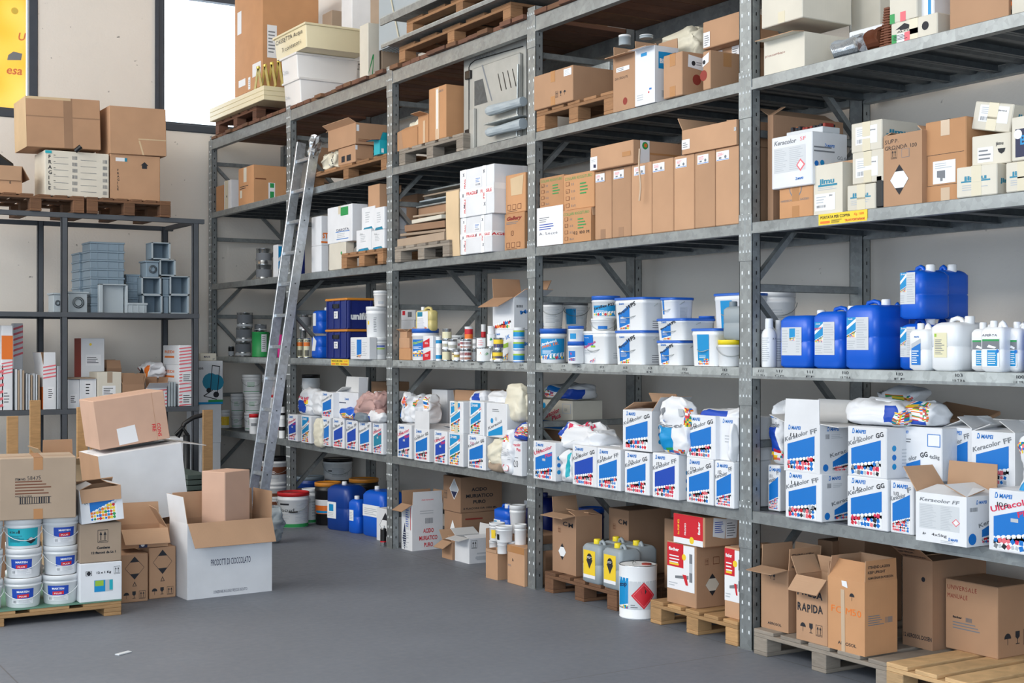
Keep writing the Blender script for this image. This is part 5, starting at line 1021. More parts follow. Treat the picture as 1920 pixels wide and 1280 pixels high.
# third level
def cans(lst):
    for (l_, a, b_, rt, z_, x_, st, m_) in lst:
        yield can(l_, a, b_, rt, z_, x_, m=m_, bands=st, lid='tin')
jar = lambda s1, s2: [(.06,.62,s1), (.3,.5,s2)]
z = ct('small plain brown carton on the shelf beside the third upright', 748, 769, 653, Z3, .03, .16, m='card_org')
z = ct('small folded brown carton, middle of the little stack beside the third upright', 748, 767, 633, z, .05, .14, m='card')
ct('small brown carton with open flaps on top of the little stack beside the third upright', 750, 763, 622, z+.001, .06, .1, m='card', flaps={'l': 60, 'f': 60, 'r': 60, 'b': 20}, fl=.04)
z = ct('white carton with red and black marks, lower at the back left of the yellow jug', 752, 776, 600, Z3, .40, .2, m='wcard', front=[('r',.1,.1,.4,.25,'dred'),('b',.3,.2,.6,.4,'ink')])
z = ct('white carton with red and black marks, upper at the back left of the yellow jug', 752, 778, 580, z+.001, .40, .2, m='wcard', front=[('r',.1,.5,.3,.9,'red'),('b',.5,.3,.8,.8,'ink')])
bucket('large white bucket with a blue panel and grey-blue lid, left of the small cans', 772, 823, 616, Z3, .12, lid='lidblue', label=[('r',.0,.02,.5,.9,'blue'),('mo',.0,.02,.5,.2,.14,'y'),T('Planar',.02,.6,.2,'lime',rot=14,b=1.5,fit=.45),('l',.05,.4,.4,.55,3,'white')], la=70, taper=.95, handle=False)
z = ct('small white tub with red label, lower before the large bucket', 793, 811, 652, Z3, -.0, .08, m='wcard', front=[('q',[(.0,.0),(.8,.1),(.8,.8),(.0,.5)],'red'),('l',.2,.3,.7,.5,2,'white')])
ct('small white tub with red label, upper before the large bucket', 793, 811, 629, z, .0, .08, m='wcard', front=[('q',[(.0,.0),(.7,.1),(.7,.8),(.0,.5)],'red'),('l',.2,.3,.6,.5,2,'white')])
jerry('tall yellowish clear jug with a blue label on top of the large bucket', 778, 807, 576, Z3+.223, .10, .07, m='pjug', cap='pwhite', cp=(.5,.22), r=.02, capr=.016, label=[('r',.12,.05,.88,.84,'paper'),('r',.14,.62,.5,.82,'teal'),('l',.15,.1,.8,.55,8,'lgrey'),('r',.65,.08,.8,.16,'org')])
TC = [('r',.05,.1,.95,.45,'blue'),('c',.6,.28,.01,'white')]
z = can('small white can with a blue mark, lower at the left end of the can row', 817, 829, 652, Z3, .03, m='white', bands=[(.15,.45,'cyan')])
can('small white can with a blue mark, upper at the left end of the can row', 817, 829, 631, z, .03, m='white', bands=[(.4,.7,'cyan')])
z = can('small beige-labelled can, lowest of three at the left of the can row', 829, 845, 656, Z3, .03, bands=[(.1,.85,'pcream')])
z = can('small beige-labelled can, middle of three at the left of the can row', 829, 845, 636, z, .03, bands=[(.1,.85,'white'),(.3,.6,'pcream')])
can('small beige-labelled can, topmost of three at the left of the can row', 829, 847, 616, z, .035, bands=[(.1,.7,'pcream')])
z = can('small can with a red-striped cream label, second pile of the can row', 847, 858, 657, Z3, .0, bands=[(.1,.8,'pcream'),(.6,.7,'dred')])
can('small white and cream can on the red-striped one', 840, 857, 636, z, .03, bands=[(.1,.8,'white'),(.2,.5,'pcream')])
z = can('small can with a yellow label in the front of the can row', 851, 863, 656, Z3, -.0, bands=[(.1,.85,'white'),(.35,.6,'yel')])
bucket('plain white tub at the back behind the small cans', 845, 872, 616, Z3+.08, .33, lid='pwhite', handle=False, h=.11); can('tin supporting the plain white tub at the back', 848, 869, 0, Z3, .33, m='pwhite', h=.079)
for (a, b_, l_, n_) in ((862, 873, 'third', 0), (866, 884, 'fourth', 1)):
    z = can('small can with an orange-red label, lowest of the %s pile of the can row' % l_, a, b_, 655, Z3, .0+.03*n_, bands=[(.1,.85,'white'),(.15,.35,'org'),(.5,.75,'red')])
    z = can('small can with an orange-red label, middle of the %s pile of the can row' % l_, a, b_, 636, z, .0+.03*n_, bands=[(.1,.85,'white'),(.15,.35,'org'),(.5,.75,'red')])
z = can('clear capped jar with a red label standing on the fourth pile of cans', 871, 887, 612, z, .05, m='pwhite', bands=[(.05,.4,'org'),(.4,.8,'red')], lid='pgray')
z = can('white can with a green leaf, front centre of the can row', 891, 922, 652, Z3, .02, m='tin', label=[('r',.0,.06,1,.95,'white'),('q',[(.55,.5),(.75,.72),(.85,.55),(.7,.45)],'grn'),('q',[(.2,.5),(.3,.7),(.38,.5)],'org')])
z = can('white can with fine print on the green leaf can', 892, 912, 633, z, .02, m='tin', label=[('r',.0,.06,1,.95,'white'),('l',.2,.2,.8,.8,3,'pinkr')])
z = can('white can with a green leaf and round lid, upper right of the can row', 913, 928, 626, Z3+.108, .07, m='white', label=[('q',[(.3,.5),(.5,.72),(.7,.55),(.5,.45)],'grn')]); 
can('plain tin under the round-lidded green leaf can', 915, 928, 0, Z3, .07, h=.107)
can('clear jar with white cap on the round-lidded green leaf can', 914, 926, 611, z, .07, m='pwhite', lid='pgray')
can('slim red-labelled bottle standing behind the green leaf cans', 902, 911, 608, Z3, .22, m='pwhite', bands=[(.3,.8,'red')], lid='pwhite')
z = can('small can with a blue and yellow label, lower before the Mapefer carton', 923, 943, 656, Z3, .01, bands=[(.2,.8,'yel'),(.3,.5,'blue2')])
can('small can with a blue and yellow label, upper before the Mapefer carton', 925, 944, 633, z, .01, bands=[(.2,.85,'yel'),(.2,.5,'blue2')])
for i, (a, l_) in enumerate(((884, 'between the piles'), (875, 'at the back of the piles'))):
    z = can('small plain tin %s in the can row' % l_, a, a+10, 655, Z3, .10, bands=[(.1,.8,'white')]); 
tag(MB().rings([[(-.01+.012*math.cos(a), fy(921,-.01)-(fy(921,-.01)-fy(940,-.01))*t, Z3+.012+.012*math.sin(a)) for a in [6.28*j/8 for j in range(8)]] for t in (0,.1,.5,.9,1)], 'pwhite').build('silicone_nozzle'), 'small white nozzle lying at the edge before the blue and yellow cans', 'nozzle')
for i, (a, l_) in enumerate(((858, 'left of the orange-labelled piles'), (886, 'left of the green leaf cans'), (930, 'behind the blue and yellow cans'), (897, 'behind the green leaf cans'))):
    z = can('white-banded tin standing in the second rank, %s' % l_, a, a+12, 655, Z3, .16, bands=[(.1,.85,'white')], h=.085)
    can('white-banded tin stacked in the second rank, %s' % l_, a, a+12, 655, z, .16, bands=[(.1,.85,'white'), (.3,.5,('pinkr','lgrey','pcream','lgrey')[i])], h=.085)
M1K = [('lg',.12,.82,.016,'blue'), T('fer 1K',.35,.6,.16,'blue',rot=14,b=1.5,fit=.5), ('q',[(.35,.38),(.75,.46),(.75,.6),(.35,.5)],'lime'), ('mo',.4,.04,.75,.08,.2,'y')]
S1K = [('lg',.5,.86,.016,'blue'), ('b',.08,.68,.3,.76,'ink'), T('Mapef',.2,.46,.16,'blue',rot=12,b=1.5,fit=.75), ('q',[(.55,.3),(1,.36),(1,.45),(.55,.4)],'lime'), ('q',[(.45,.05),(1,.1),(1,.22),(.45,.1)],'blue')]
z = ct('white carton lettered 1K in blue, lower of two beside the second upright', 925, 963, 617, Z3, .10, .24, m='wcard', front=M1K, side=S1K)
z2_ = ct('white carton lettered in blue with a brown flap hanging open, upper of two', 924, 964, 557, z, .10, .24, m='wcard', front=[('mo',.1,.03,.85,.08,.2,'y')], side=S1K, flaps={'f': 118, 'l': 10, 'b': 30, 'r': 70}, inner='card', fl=.14)
for i, rt in enumerate((0, 1, 2)):
    a, c_ = 962, 984
    can('white tub with a blue and green label, %s of the pile at the second upright' % ('lowest', 'middle', 'topmost')[i], a, c_, 0, Z3+.078*i, .03, m='white', h=.076, bands=[(.0,.12,'blue'),(.2,.6,'cyan'),(.6,.75,'lime')], lid='white', name='plastic_tub')
# second level
fr = [('white carton lettered Ultracolor Plus marked 133 beside the third upright', 745, 771, 797, 'U','133','blue2',1),
 ('white carton lettered Keracolor GG marked 132 with one flap up', 777, 805, 805, 'GG','132','blue',1),
 ('white carton lettered Ultracolor Plus marked 132, third in the row', 814, 838, 809, 'U','132','blue2',1),
 ('white carton with an old all-blue print, lower row under its twin', 841, 868, 813, 'FF','131','cyan',0),
 ('white carton lettered Keracolor GG with pink 130, lower row', 877, 910, 818, 'GG','130','blue',1)]
zt = []
for i, (l_, a, b_, rt, kd, num, hue, nw) in enumerate(fr):
    k = dict(flaps={'f': -2, 'l': -75, 'r': -75, 'b': -80}, inner='wcard_in', fl=.13) if i == 1 else {}
    zt.append(ct(l_, a, b_, rt, Z2, -.03, .28, m='wcard', front=kera(kd, num if nw else None, new=bool(nw), hue=hue, hc='mag' if num == '130' else 'ink'), side=SIDE2, **k))
ct('white carton with an all-blue print lettered FF, upper row', 843, 868, 753, zt[3], -.03, .28, m='wcard', front=kera('FF', new=False), tape='tapew')
ct('white carton with an all-blue print lettered GG, upper row', 880, 907, 753, zt[4], -.03, .26, m='wcard', front=kera('GG', new=False))
ct('white carton showing its text side with pale blue stamps, upper row', 912, 950, 757, zt[4], -.02, .24, m='wcard', front=[('l',.3,.74,.8,.84,2,'grey'),('c',.28,.48,.018,'cyan'),('c',.48,.54,.014,'lgrey'),T('Keracol',.1,.2,.12,'grey',rot=18,b=1.3,fit=.7),('q',[(.1,.02),(.8,.1),(.8,.36),(.1,.14)],'cyan')])
zz = ct('white carton handwritten 120 under red lettering beside the second upright', 959, 988, 829, Z2, -.04, .24, m='wcard', front=[T('Ultracolor',.0,.84,.12,'mred',b=1.3,fit=.9,rot=3),T('Plus',.5,.72,.12,'mred',b=1.3,fit=.4),H('120',.1,.25,.28,'ink',fit=.6),('l',.3,.5,.7,.55,1,'grey')])
bag('upright cream grout bag with torn silver foot in the gap of the row', 911, 936, 826, Z2, -.06, .12, m='bagc', seed=60, pat=[(.0,.0,1,.3,'card_grey',0)], rough=.7)
bag('slim upright white grout bag with a red stamp beside the carton marked 120', 938, 957, 806, Z2, -.07, .1, m='bagw', seed=61, pat=[(.2,.75,.7,.88,'mosaic',0)], print_=[('c',.5,.15,.02,'pinkr'),('c',.5,.15,.017,'white'),('l',.15,.3,.8,.6,7,'lgrey')], rough=.4)
bag('blue and mosaic grout bag lying on the carton marked 120', 962, 986, 797, zz+.001, -.03, .18, m='bagw', h=.12, seed=62, pat=[(.0,.3,.5,1,'blue2',0),(.4,.3,1,.9,'mosaic',0),(.1,.0,1,.3,'blue2',0)])
bag('tall cream paper grout bag leaning in front of the upper text-side carton', 944, 974, 742, zz+.12, .0, .1, m='bagc', h=.25, seed=63)
bag('cream grout bag squeezed beside the second upright, upper row', 972, 991, 762, zz+.12, .05, .12, m='bagc', h=.2, seed=64)
tag(MB().box(.0, .2, fy(990,0)+.01, fy(945,0), zz+.0015, zz+.118, 'wcard', .003).build('cardboard_box'), 'low white carton under the cream bags beside the second upright', 'box') if 0 else None
for i, (a, b_, rt, l_) in enumerate(((748, 760, 752, 'left'), (768, 781, 748, 'middle'), (790, 801, 745, 'right'))):
    bag('shiny white grout bag with coloured corner heaped behind the 133 carton, %s one' % l_, a, b_+1, rt, zt[0]+.002, .03+.05*i, .13, m='bagw', seed=65+i, pat=[(.5,.5,.9,.9,'mosaic',.2),(.1,.2,.35,.6,'blue',.3)], h=.22, rough=.7)
bag('white grout bag laid over the all-blue cartons, left piece', 880, 905, 742, zt[4]+.21, .08, .15, m='bagw', h=.09, seed=70, pat=[(.3,.3,.6,.9,'blue2',0)])
bag('white grout bag laid over the all-blue cartons, right piece', 905, 945, 738, zt[4]+.21, .06, .16, m='bagw', h=.09, seed=71)
ct('open brown carton with tall back flaps behind the all-blue cartons', 852, 905, 760, Z2+.24, .34, .3, m='card', flaps={'f': 0, 'b': 10, 'l': 20, 'r': -60}, fl=.1, h=.18)
tag(MB().box(.35, .63, fy(903,.34), fy(854,.34), Z2, Z2+.238, 'card_dark', .004).build('cardboard_box'), 'brown carton supporting the open carton with tall back flaps', 'box')
tag(MB().box(.3, .6, fy(840,.3), fy(775,.3), zt[1]-.02, zt[1]+.1, 'wcard', .004).build('cardboard_box'), 'white carton with a grey edge behind the shiny grout bags', 'box') if 0 else None
ct('grey-lidded white carton at the back behind the shiny grout bags', 776, 838, 731, Z2, .34, .26, m='wcard', top=[('r',0,0,1,1,'lgrey')])
ct('open dark brown carton at the back with a raised flap by the lattice brace', 795, 850, 728, Z2, .62, .14, m='card_dark', flaps={'f': 0, 'l': 30}, fl=.14, h=.30) if 0 else None
carton_at('dark brown cardboard flap rising behind the grey-lidded carton', .66, fy(825,.66), Z2+.001, .35, .02, .46, m='card_dark', name='cardboard_sheet', cat='sheet')
# floor
ACL = [('q',[(.1,.25),(.3,.6),(.45,.25),(.3,.0)],'navy'),('r',.35,.45,.75,.95,'pgrey'),('l',.4,.5,.7,.9,8,'blue2'),('r',.82,.45,.86,.95,'red'),('l',.1,.04,.7,.4,7,'lgrey')]
cpx('open white carton lettered ACIDO MURIATICO PURO in red on the floor', (753, 1028), (773, 1033), (832, 1028), 947, m='wcard', inner='card_in', flaps={'f': (118), 'l': 8, 'b': 8, 'r': (-1, [T('PARTENAIRE',.3,.3,.13,'pinkr',b=1,fit=.4)])}, fl=.10, front=ACL, side=[('l',.25,.78,.8,.88,2,'lgrey'),('b',.42,.58,.68,.7,'grey'),T('ACIDO',.36,.38,.13,'red',b=1.2,fit=.34),T('MURIATICO',.22,.22,.13,'red',b=1.2,fit=.6),T('PURO',.38,.07,.13,'red',b=1.2,fit=.3)])
z = ct('brown carton lettered ACIDO MURIATICO PURO, lower of two against the wall', 833, 865, 962, 0, .30, .34, m='card_dark', front=[('q',[(.5,.8),(.3,.5),(.5,.2),(.7,.5)],'white'),('q',[(.5,.45),(.35,.45),(.5,.22),(.65,.45)],'navy')], side=[('l',.1,.8,.8,.9,1,'dred')])
ct('brown carton lettered ACIDO MURIATICO PURO in black, upper of two against the wall', 831, 863, 895, z+.001, .29, .37, m='card_dark', front=[('a',.15,.35,.06,'ink'),('q',[(.65,.95),(.38,.65),(.65,.35),(.92,.65)],'white'),('q',[(.65,.92),(.41,.65),(.65,.38),(.89,.65)],'lgrey'),('q',[(.47,.58),(.83,.58),(.65,.38)],'navy')], side=[T('ACIDO',.27,.6,.13,'ink',b=1.5,fit=.36),T('MURIATICO',.13,.42,.13,'ink',b=1.5,fit=.65),T('PURO',.3,.25,.13,'ink',b=1.5,fit=.3),T('4 FLACONI DA 1000 ML',.07,.09,.07,'ink',b=1,fit=.8)])
cpx('small open white carton with handling arrows and folded flaps on the floor', (853, 1050), (880, 1057), (928, 1053), 1010, m='wcard', inner='wcard_in', flaps={'f': 100, 'b': 5, 'l': 60, 'r': -80}, fl=.085, side=[('a',.2,.6,.06,'ink'),('c',.3,.22,.012,'lgrey'),('r',.3,.12,.95,.28,'lgrey'),('r',.3,.36,.95,.42,'lgrey')])
ct('open brown carton with hanging flaps behind the small open white carton', 829, 848, 1010, 0, .13, .14, m='card', flaps={'f': 120, 'r': -60, 'l': 40}, fl=.09, h=.13)
z = cpx('plain brown carton holding white tubs on the floor', (911, 1082), (933, 1087.5), (951, 1085), 1032, m='card', inner='card_in', flaps={'f': 178, 'r': 178, 'l': 178, 'b': 178}, fl=.02)
z = ct('brown taped carton with faded print before the second upright', 951, 989, 1029, 0, -.02, .17, m='card', front=[('r',0,.82,1,1,'tape'),T('fa',.3,.6,.1,'ink',b=1),H('ROE',.05,.45,.08,'grey')])
def tub(lab, pl, pr, rt, z0, x, **k): return bucket(lab, pl, pr, rt, z0, x, handle=False, name='plastic_tub', cat='tub', **k)
tx = .03
z = tub('white tub in the plain brown carton, lower at the left', 917, 936, 1012, .19, tx+.02, taper=.95)
tub('white tub with a yellow label, upper left of the tub pile', 917, 947, 979, z+.001, tx+.03, label=[('r',.1,.1,.4,.9,'yel'),('r',.4,.3,.55,.6,'black')], taper=.92)
z = tub('white tub in the plain brown carton, lower right', 932, 952, 1015, .19, tx-.06, taper=.95)
tub('white tub with a black patch, front of the tub pile', 929, 962, 985, z+.001, tx-.05, label=[('r',.0,.1,.2,.7,'black')], taper=.9)
tub('white tub on the brown taped carton, behind the second upright', 964, 988, 985, .24, .06, taper=.92, h=.15)
tub('white rimmed tub low on the taped carton', 952, 968, 1022, .24, .03, taper=.95, h=.03)
jerry('blue canister with a white label behind the tub pile', 923, 950, 950, .28, .22, .14, label=[('r',.0,.1,.6,.4,'white'),('r',.05,.15,.3,.35,'cyan')], cp=(.5,.0))
tub('white conical tub right of the blue canister behind the tub pile', 955, 987, 946, .28, .24, taper=.8)
tag(MB().box(.18, .5, fy(990,.2), fy(915,.2), 0, .279, 'card_dark', .004).build('cardboard_box'), 'brown carton under the blue canister and conical tub', 'box')
jerry('dark blue translucent water drum behind the second upright', 978, 1018, 930, 0, .48, .22, m='pblue_n', cap='pblue_n', label=[('r',.0,.8,.4,.9,'white')], r=.08, cp=(.5, 0), hdl=False)
gx, gy = gp(730, 1012)
# ================================================================ fourth and fifth bays, far end of the rack
def ctd(lab, pl, pr, prr, rt, z0, x=.03, **k): return ct(lab, pl, pr, rt, z0, x, fx(prr, fy(pr, x))-x, **k)
# ---- on top of the rack
def cistern(lab, pl, pr, prr, rt, z0, x, m, front=()):
    y0, y1 = fy(pr, x), fy(pl, x); d = fx(prr, y0)-x; h = zr(rt, x, y0)-z0; w = y1-y0
    o = root('plastic_tray', lab, 'tray', (x, (y0+y1)/2, z0)); b = MB()
    b.rloft([(.0, d/2*.95, w/2*.95, .01, d/2, 0), (h-.02, d/2, w/2, .01, d/2, 0)], m, 2); b.decal(lambda u, v, q: (-q-.002+.025*d/1*(1-v)*.5-.002, w/2-u*w, v*h), w, h, list(front), .002); b.build('tray_body', o)
    MB().box(-.015, d+.015, -w/2-.015, w/2+.015, h-.02, h, m, .003).build('rim', o)
    return z0+h
z = cistern('white plastic trough, lowest of three on top of the rack', 532, 562, 672, 144, ZT, .0, 'pcist', [T('Cinta',.1,.3,.2,'lgrey')])
z = cistern('white plastic trough, middle of three on top of the rack', 527, 556, 672, 97, z+.002, -.02, 'pcist', [T('Cinta',.1,.3,.25,'lgrey')])
cistern('yellowed plastic trough handwritten CASSETTA Acqua, topmost of three on the rack', 514, 573, 690, 41, z+.002, -.04, 'pcist_y', [H('CASSETTA Acqua',.06,.62,.26,'ink',fit=.85), H('3 contatori',.25,.22,.26,'ink',fit=.6)])
pl_ = pallet('reddish pallet at the far end on top of the rack', .0, fy(480,.0), ZT, .7, fy(404,.0)-fy(480,.0), 'wood_red', H=.13, n=5, run='x')
for i in range(3): tag(MB().box(-.06-.0*i, .55, fy(505,0), fy(403,0), pl_+.001+.045*i, pl_+.045*(i+1), 'pcist_y', .004).build('insulation_panel'), 'cream and yellow panel, %s of three stacked on the far top pallet' % ('lowest','middle','topmost')[i], 'panel')
pz = pl_+.137
for i in range(5):
    o = root('steel_bracket', 'gold zinc-plated folding bracket, one of a row standing below the tall carton', 'bracket', (.02+.02*i, fy(484+i*9, .02), pz if i < 2 else pz), 0, 'gold brackets on the cream panels')
    for s in (-1, 1): MB().bar((0, s*.10, 0), (0, 0, .24), .05, .006, 'zinc', up=(1,0,0)).build('arm', o)
    MB().lathe([(.02,-.01),(.02,.01)], 'zinc', 10).build('bolt', o); o.rotation_euler = (0,0,0)
    o.children[-1].location = (0, 0, .23)
bzt = zr(160, .1, fy(492,.1))
tag(MB().box(.22, .62, fy(500,.22)+.05, fy(452,.22), pz, bzt-.001, 'card_dark', .004).build('cardboard_box'), 'dark low carton the tall orange-brown carton stands on', 'box')
ctd('very tall orange-brown carton with white labels at the far end on top of the rack', 440, 492, 597, 0, bzt, .1, h=1.0, m='card_org', stick=[('f',[('r',.1,.62,.25,.85,'paper'),('r',.15,.08,.4,.15,'paper'),('r',.65,.12,.95,.25,'paper'),('r',.5,.02,.58,.14,'paper'),('l',.52,.04,.57,.12,4,'grey')]),('s',[('r',.08,.28,.25,.6,'paper'),('l',.1,.32,.22,.55,7,'grey')])])
ct('tall beige carton behind the troughs on top of the rack', 604, 622, 0, ZT, .70, .14, h=1.1, m='card_grey')
ct('tall white carton with small handling symbols behind the troughs on the rack', 640, 662, 0, ZT, .66, .2, h=1.2, m='wcard', side=[('a',.3,.35,.08,'ink'),('gl',.6,.35,.08,'ink')])
ct('tall cream carton with green scribble behind the troughs on the rack', 674, 690, 150, ZT, .22, .11, h=.55, m='cream', side=[('q',[(.0,.2),(.1,.25),(.5,.5),(.4,.52)],'grn'),('q',[(.3,.1),(.36,.1),(.5,.52),(.45,.52)],'grn')])
ct('tall beige carton with a pale label left of the steel sheets on the rack', 694, 716, 0, ZT, .35, .35, h=1.3, m='card_grey', side=[('r',.3,.3,.6,.36,'lime')])
o = root('glass_pack', 'film-wrapped pack of ribbed greenish glass panes standing above the steel sheets', 'pack', (.28, fy(740,.28), ZT+.2))
for i in range(12): MB().box(.03*i, .03*i+.014, -.42, .3, .1, 1.1, 'pvc_l', .002).build('pane', o)
MB().tube([(-.01,.2,1.1),(-.01,.1,.6),(-.01,-.1,.12)], .006, 'tapew', 5).build('strap', o)
p1 = pallet('light brown pallet on top of the rack, lower of the two between steel sheets', .0, fy(957,.0), ZT, .8, fy(748,.0)-fy(957,.0), 'wood_org', H=.125, n=5, run='x')
def sheet(lab, a, b_, z, x, th=.006, lip=.03):
    ya, yb_ = fy(b_, x), fy(a, x); o = root('steel_sheet', lab, 'sheet', (x, (ya+yb_)/2, z)); w = yb_-ya
    MB().box(0, .9, -w/2, w/2, lip-th, lip, 'steel_l').build('sheet_top', o); MB().box(0, .012, -w/2, w/2, 0, lip-th, 'steel').build('folded_lip', o)
    return z+lip
z = sheet('folded steel sheet lying on the lower pallet on top of the rack', 714, 1010, p1+.001, -.10)
p2 = pallet('light brown pallet on top of the rack, upper one between steel sheets', -.05, fy(985,-.05), z+.001, .8, fy(762,-.05)-fy(985,-.05), 'wood_org', H=.125, n=5, run='x')
sheet('deep folded steel sheet on the upper pallet on top of the rack', 712, 990, p2+.001, -.14, lip=.06)
# ---- fifth level
pz = pallet('light wooden pallet on the fifth shelf behind the ladder top', .0, fy(727,.0), Z5, .75, fy(580,.0)-fy(727,.0), 'wood_org', H=.125, n=5, run='x')
z = ctd('brown carton with a small white label, lower of the pair on the ladder-side pallet', 634, 666, 700, 270, pz, .0, m='card', front=[('r',.2,.15,.4,.5,'ink'),('r',.5,.15,.75,.5,'ink')], side=[('l',.1,.1,.8,.2,2,'brown'),('r',.0,.7,.12,.95,'paper')])
ctd('open brown carton with a drooping flap, upper of the pair on the ladder-side pallet', 615, 667, 727, 229, z+.001, -.01, m='card', flaps={'f': 60, 'r': -85, 'l': 90}, fl=.07, side=[('l',.08,.1,.7,.25,3,'brown'),('r',.02,.6,.1,.9,'paper')])
ctd('turquoise open carton beside the third upright on the ladder-side pallet', 701, 712, 727, 262, pz, -.03, m='turq', inner='navy', flaps={'f': 95, 'b': 10, 'r': 40}, fl=.07, side=[('r',.2,.1,.5,.4,'white')])
bag('crumpled white and yellow sack wrapped in silver film behind the ladder top', 597, 630, 262, pz, .0, .2, h=z-pz-.012, m='bagc', seed=80, pat=[(.1,.2,.25,.6,'yel',0),(.6,.2,.7,.4,'blue2',0)], rough=.9, name='plastic_sack', cat='sack', print_=[T('SILICON',.8,.1,.2,'ink',rot=90,b=1)])
ct('brown tube-like carton end above the crumpled sack', 578, 592, 258, pz+.13, .25, .2, h=.2, m='card')
ct('dark carton under the tube-like carton end', 578, 592, 0, pz, .25, .2, h=.129, m='card_dark')
ct('narrow brown carton beside the farthest upright on the fifth shelf', 405, 419, 346, Z5, .03, .1, m='card_org')
ct('narrow white carton with a stained strip next to the farthest upright', 420, 433, 336, Z5, .03, .16, m='wcard', front=[('r',.1,.0,.6,1,'tapew'),('c',.4,.45,.012,'ink')])
ctd('orange-brown carton with a green and white label strip on the far fifth shelf', 447, 475, 537, 308, Z5, .02, m='card_org', front=[('r',.35,.6,.55,.98,'cream'),('l',.1,.42,.7,.52,2,'ink'),('r',.1,.2,.25,.4,'cream')], side=[('r',.45,.08,.65,.55,'paper'),('r',.5,.1,.62,.32,'grn'),('r',.5,.42,.62,.54,'grn'),('l',.05,.6,.6,.68,1,'brown')])
bag('crumpled clear film sack with a brown edge behind the orange-brown far carton', 500, 536, 283, Z5, .45, .2, m='bagw', h=.42, seed=82, pat=[(.0,.4,.1,1,'brown',0)], name='plastic_sack', cat='sack')
# ---- fourth level
z = can('galvanised tin, lower of two beside the blue and white carton on the far fourth shelf', 480, 510, 496, Z4, .25, bands=[(.25,.7,'grey')])
can('galvanised tin, upper of two beside the blue and white carton on the far fourth shelf', 480, 510, 466, z, .25, bands=[(.25,.7,'grey')])
ctd('blue and white carton with orange mosaic left of the ladder on the fourth shelf', 512, 521, 540, 458, Z4, .2, m='wcard', side=[('r',.05,.3,.7,.95,'cyan'),('mo',.05,.03,.7,.25,.12,'y'),('q',[(.05,.5),(.7,.7),(.7,.8),(.05,.6)],'white')])
ctd('dark blue carton glimpsed between the ladder rails on the fourth shelf', 552, 560, 572, 432, Z4, .3, m='pblue_n')
z = ctd('tall white carton with an orange line right of the ladder on the fourth shelf', 584, 602, 616, 460, Z4, .0, m='wcard')
ctd('white carton with orange ST lettering right of the ladder on the fourth shelf', 584, 602, 616, 404, z+.001, .0, m='wcard', side=[('r',.0,.08,1,.14,'org'),T('ST',.2,.25,.25,'org',b=2,fit=.7)])
z = ctd('cream carton with a small green and red emblem under the DAKOTA carton', 617, 648, 664, 453, Z4, -.0, m='cream', front=[('c',.75,.6,.015,'grn'),('c',.9,.5,.015,'red')])
ctd('white carton with a DAKOTA label and a bright green sticker', 614, 660, 690, 381, z+.001, -.0, m='wcard', tape='tapew', stick=[('f',[('r',.55,.72,.85,.95,'grn')]),('f',[('r',.35,.02,.9,.4,'paper'),('r',.35,.28,.9,.3,'blue'),T('DAKOTA',.38,.31,.09,'navy',b=1,fit=.5),('r',.38,.08,.86,.1,'blue'),('l',.4,.12,.8,.26,3,'lgrey')])])
pz = pallet('small orange-brown pallet on the fourth shelf beside the third upright', -.03, fy(728,-.03), Z4, .6, fy(640,-.03)-fy(728,-.03), 'wood_org', H=.125, n=5, run='x')
zr_ = []
for i, (a, b_, l_) in enumerate(((668, 695, 'left'), (696, 726, 'right'))):
    z = ct('white carton with blue-green corner stripes, lower %s of the stack on the small pallet' % l_, a, b_, 428, pz, -.02, .2, m='wcard', front=[('l',.3,.4,.7,.8,5,'lgrey'),H('Azul',.25,.75,.16,'grey'),('q',[(.1,.0),(.9,.0),(.8,.13),(.2,.1)],'teal'),('q',[(.3,.02),(.6,.02),(.5,.1),(.35,.08)],'cyan')])
    ct('white carton with blue-green corner stripes, upper %s of the stack on the small pallet' % l_, a+10 if i == 0 else a+5, b_+7 if i == 0 else b_+1, 385, z+.001, -.02 if i else .02, .2, m='wcard', front=[('l',.3,.3,.7,.8,5,'lgrey'),('q',[(.1,.0),(.9,.0),(.8,.13),(.2,.1)],'teal')])
ct('brown carton on top of the striped white cartons beside the third upright', 690, 711, 342, z+.19, .03, .2, m='card', h=.19)
bs = bpy.data.objects
# ---- third level
z = Z3
TN = [(.3,.85,'grey'), (.08,.22,'pgrey')]
for i, rt in enumerate((641, 614, 586)):
    z = can('tin with a dark landscape label, %s of the pile of three, third shelf' % ('lowest','middle','topmost')[i], 441+i*1.5, 471+i*1.5, rt, z, .25, bands=TN)
z = can('green tin with a pale text panel on the far third shelf', 472, 505, 622, Z3, .2, m='grn', label=[('r',.55,.2,.9,.9,'pgrey'),('l',.6,.3,.85,.85,7,'grey')])
z = Z3+.0
can('small dark tin at the far end of the third shelf', 428, 439, 649, Z3, .25, bands=[(.1,.5,'pgrey'),(.5,.9,'black')])
zb_ = can('plain tin hidden behind the green tin', 476, 500, 624, Z3, .45, h=.27)
z = can('tin with a dark landscape label above the green tin on the third shelf', 477, 500, 608, zb_, .42, bands=TN)
can('tin with a red ring, behind the green tin on the far third shelf', 502, 516, 614, Z3, .32, bands=[(.7,.85,'red')], h=.24)
can('magenta tin behind the ladder on the third shelf', 520, 537, 627, Z3, .15, m='mag', lid='pred')
can('small red-topped tin between the ladder rails on the third shelf', 538, 549, 640, Z3, .2, bands=[(.5,.9,'red')])
UN = [('r',0,.05,1,.95,'pcream'),('r',0,.6,1,.8,'org'),('r',.2,.1,.8,.4,'black'),T('UNIMER',.1,.82,.14,'ink',b=1)]
can('cream tin with an orange band, left of two before the blue canisters', 555, 569, 634, Z3, .10, label=UN, lid='tin')
can('cream tin with an orange band, right of two before the blue canisters', 568, 582, 634, Z3, .06, label=UN, lid='tin')
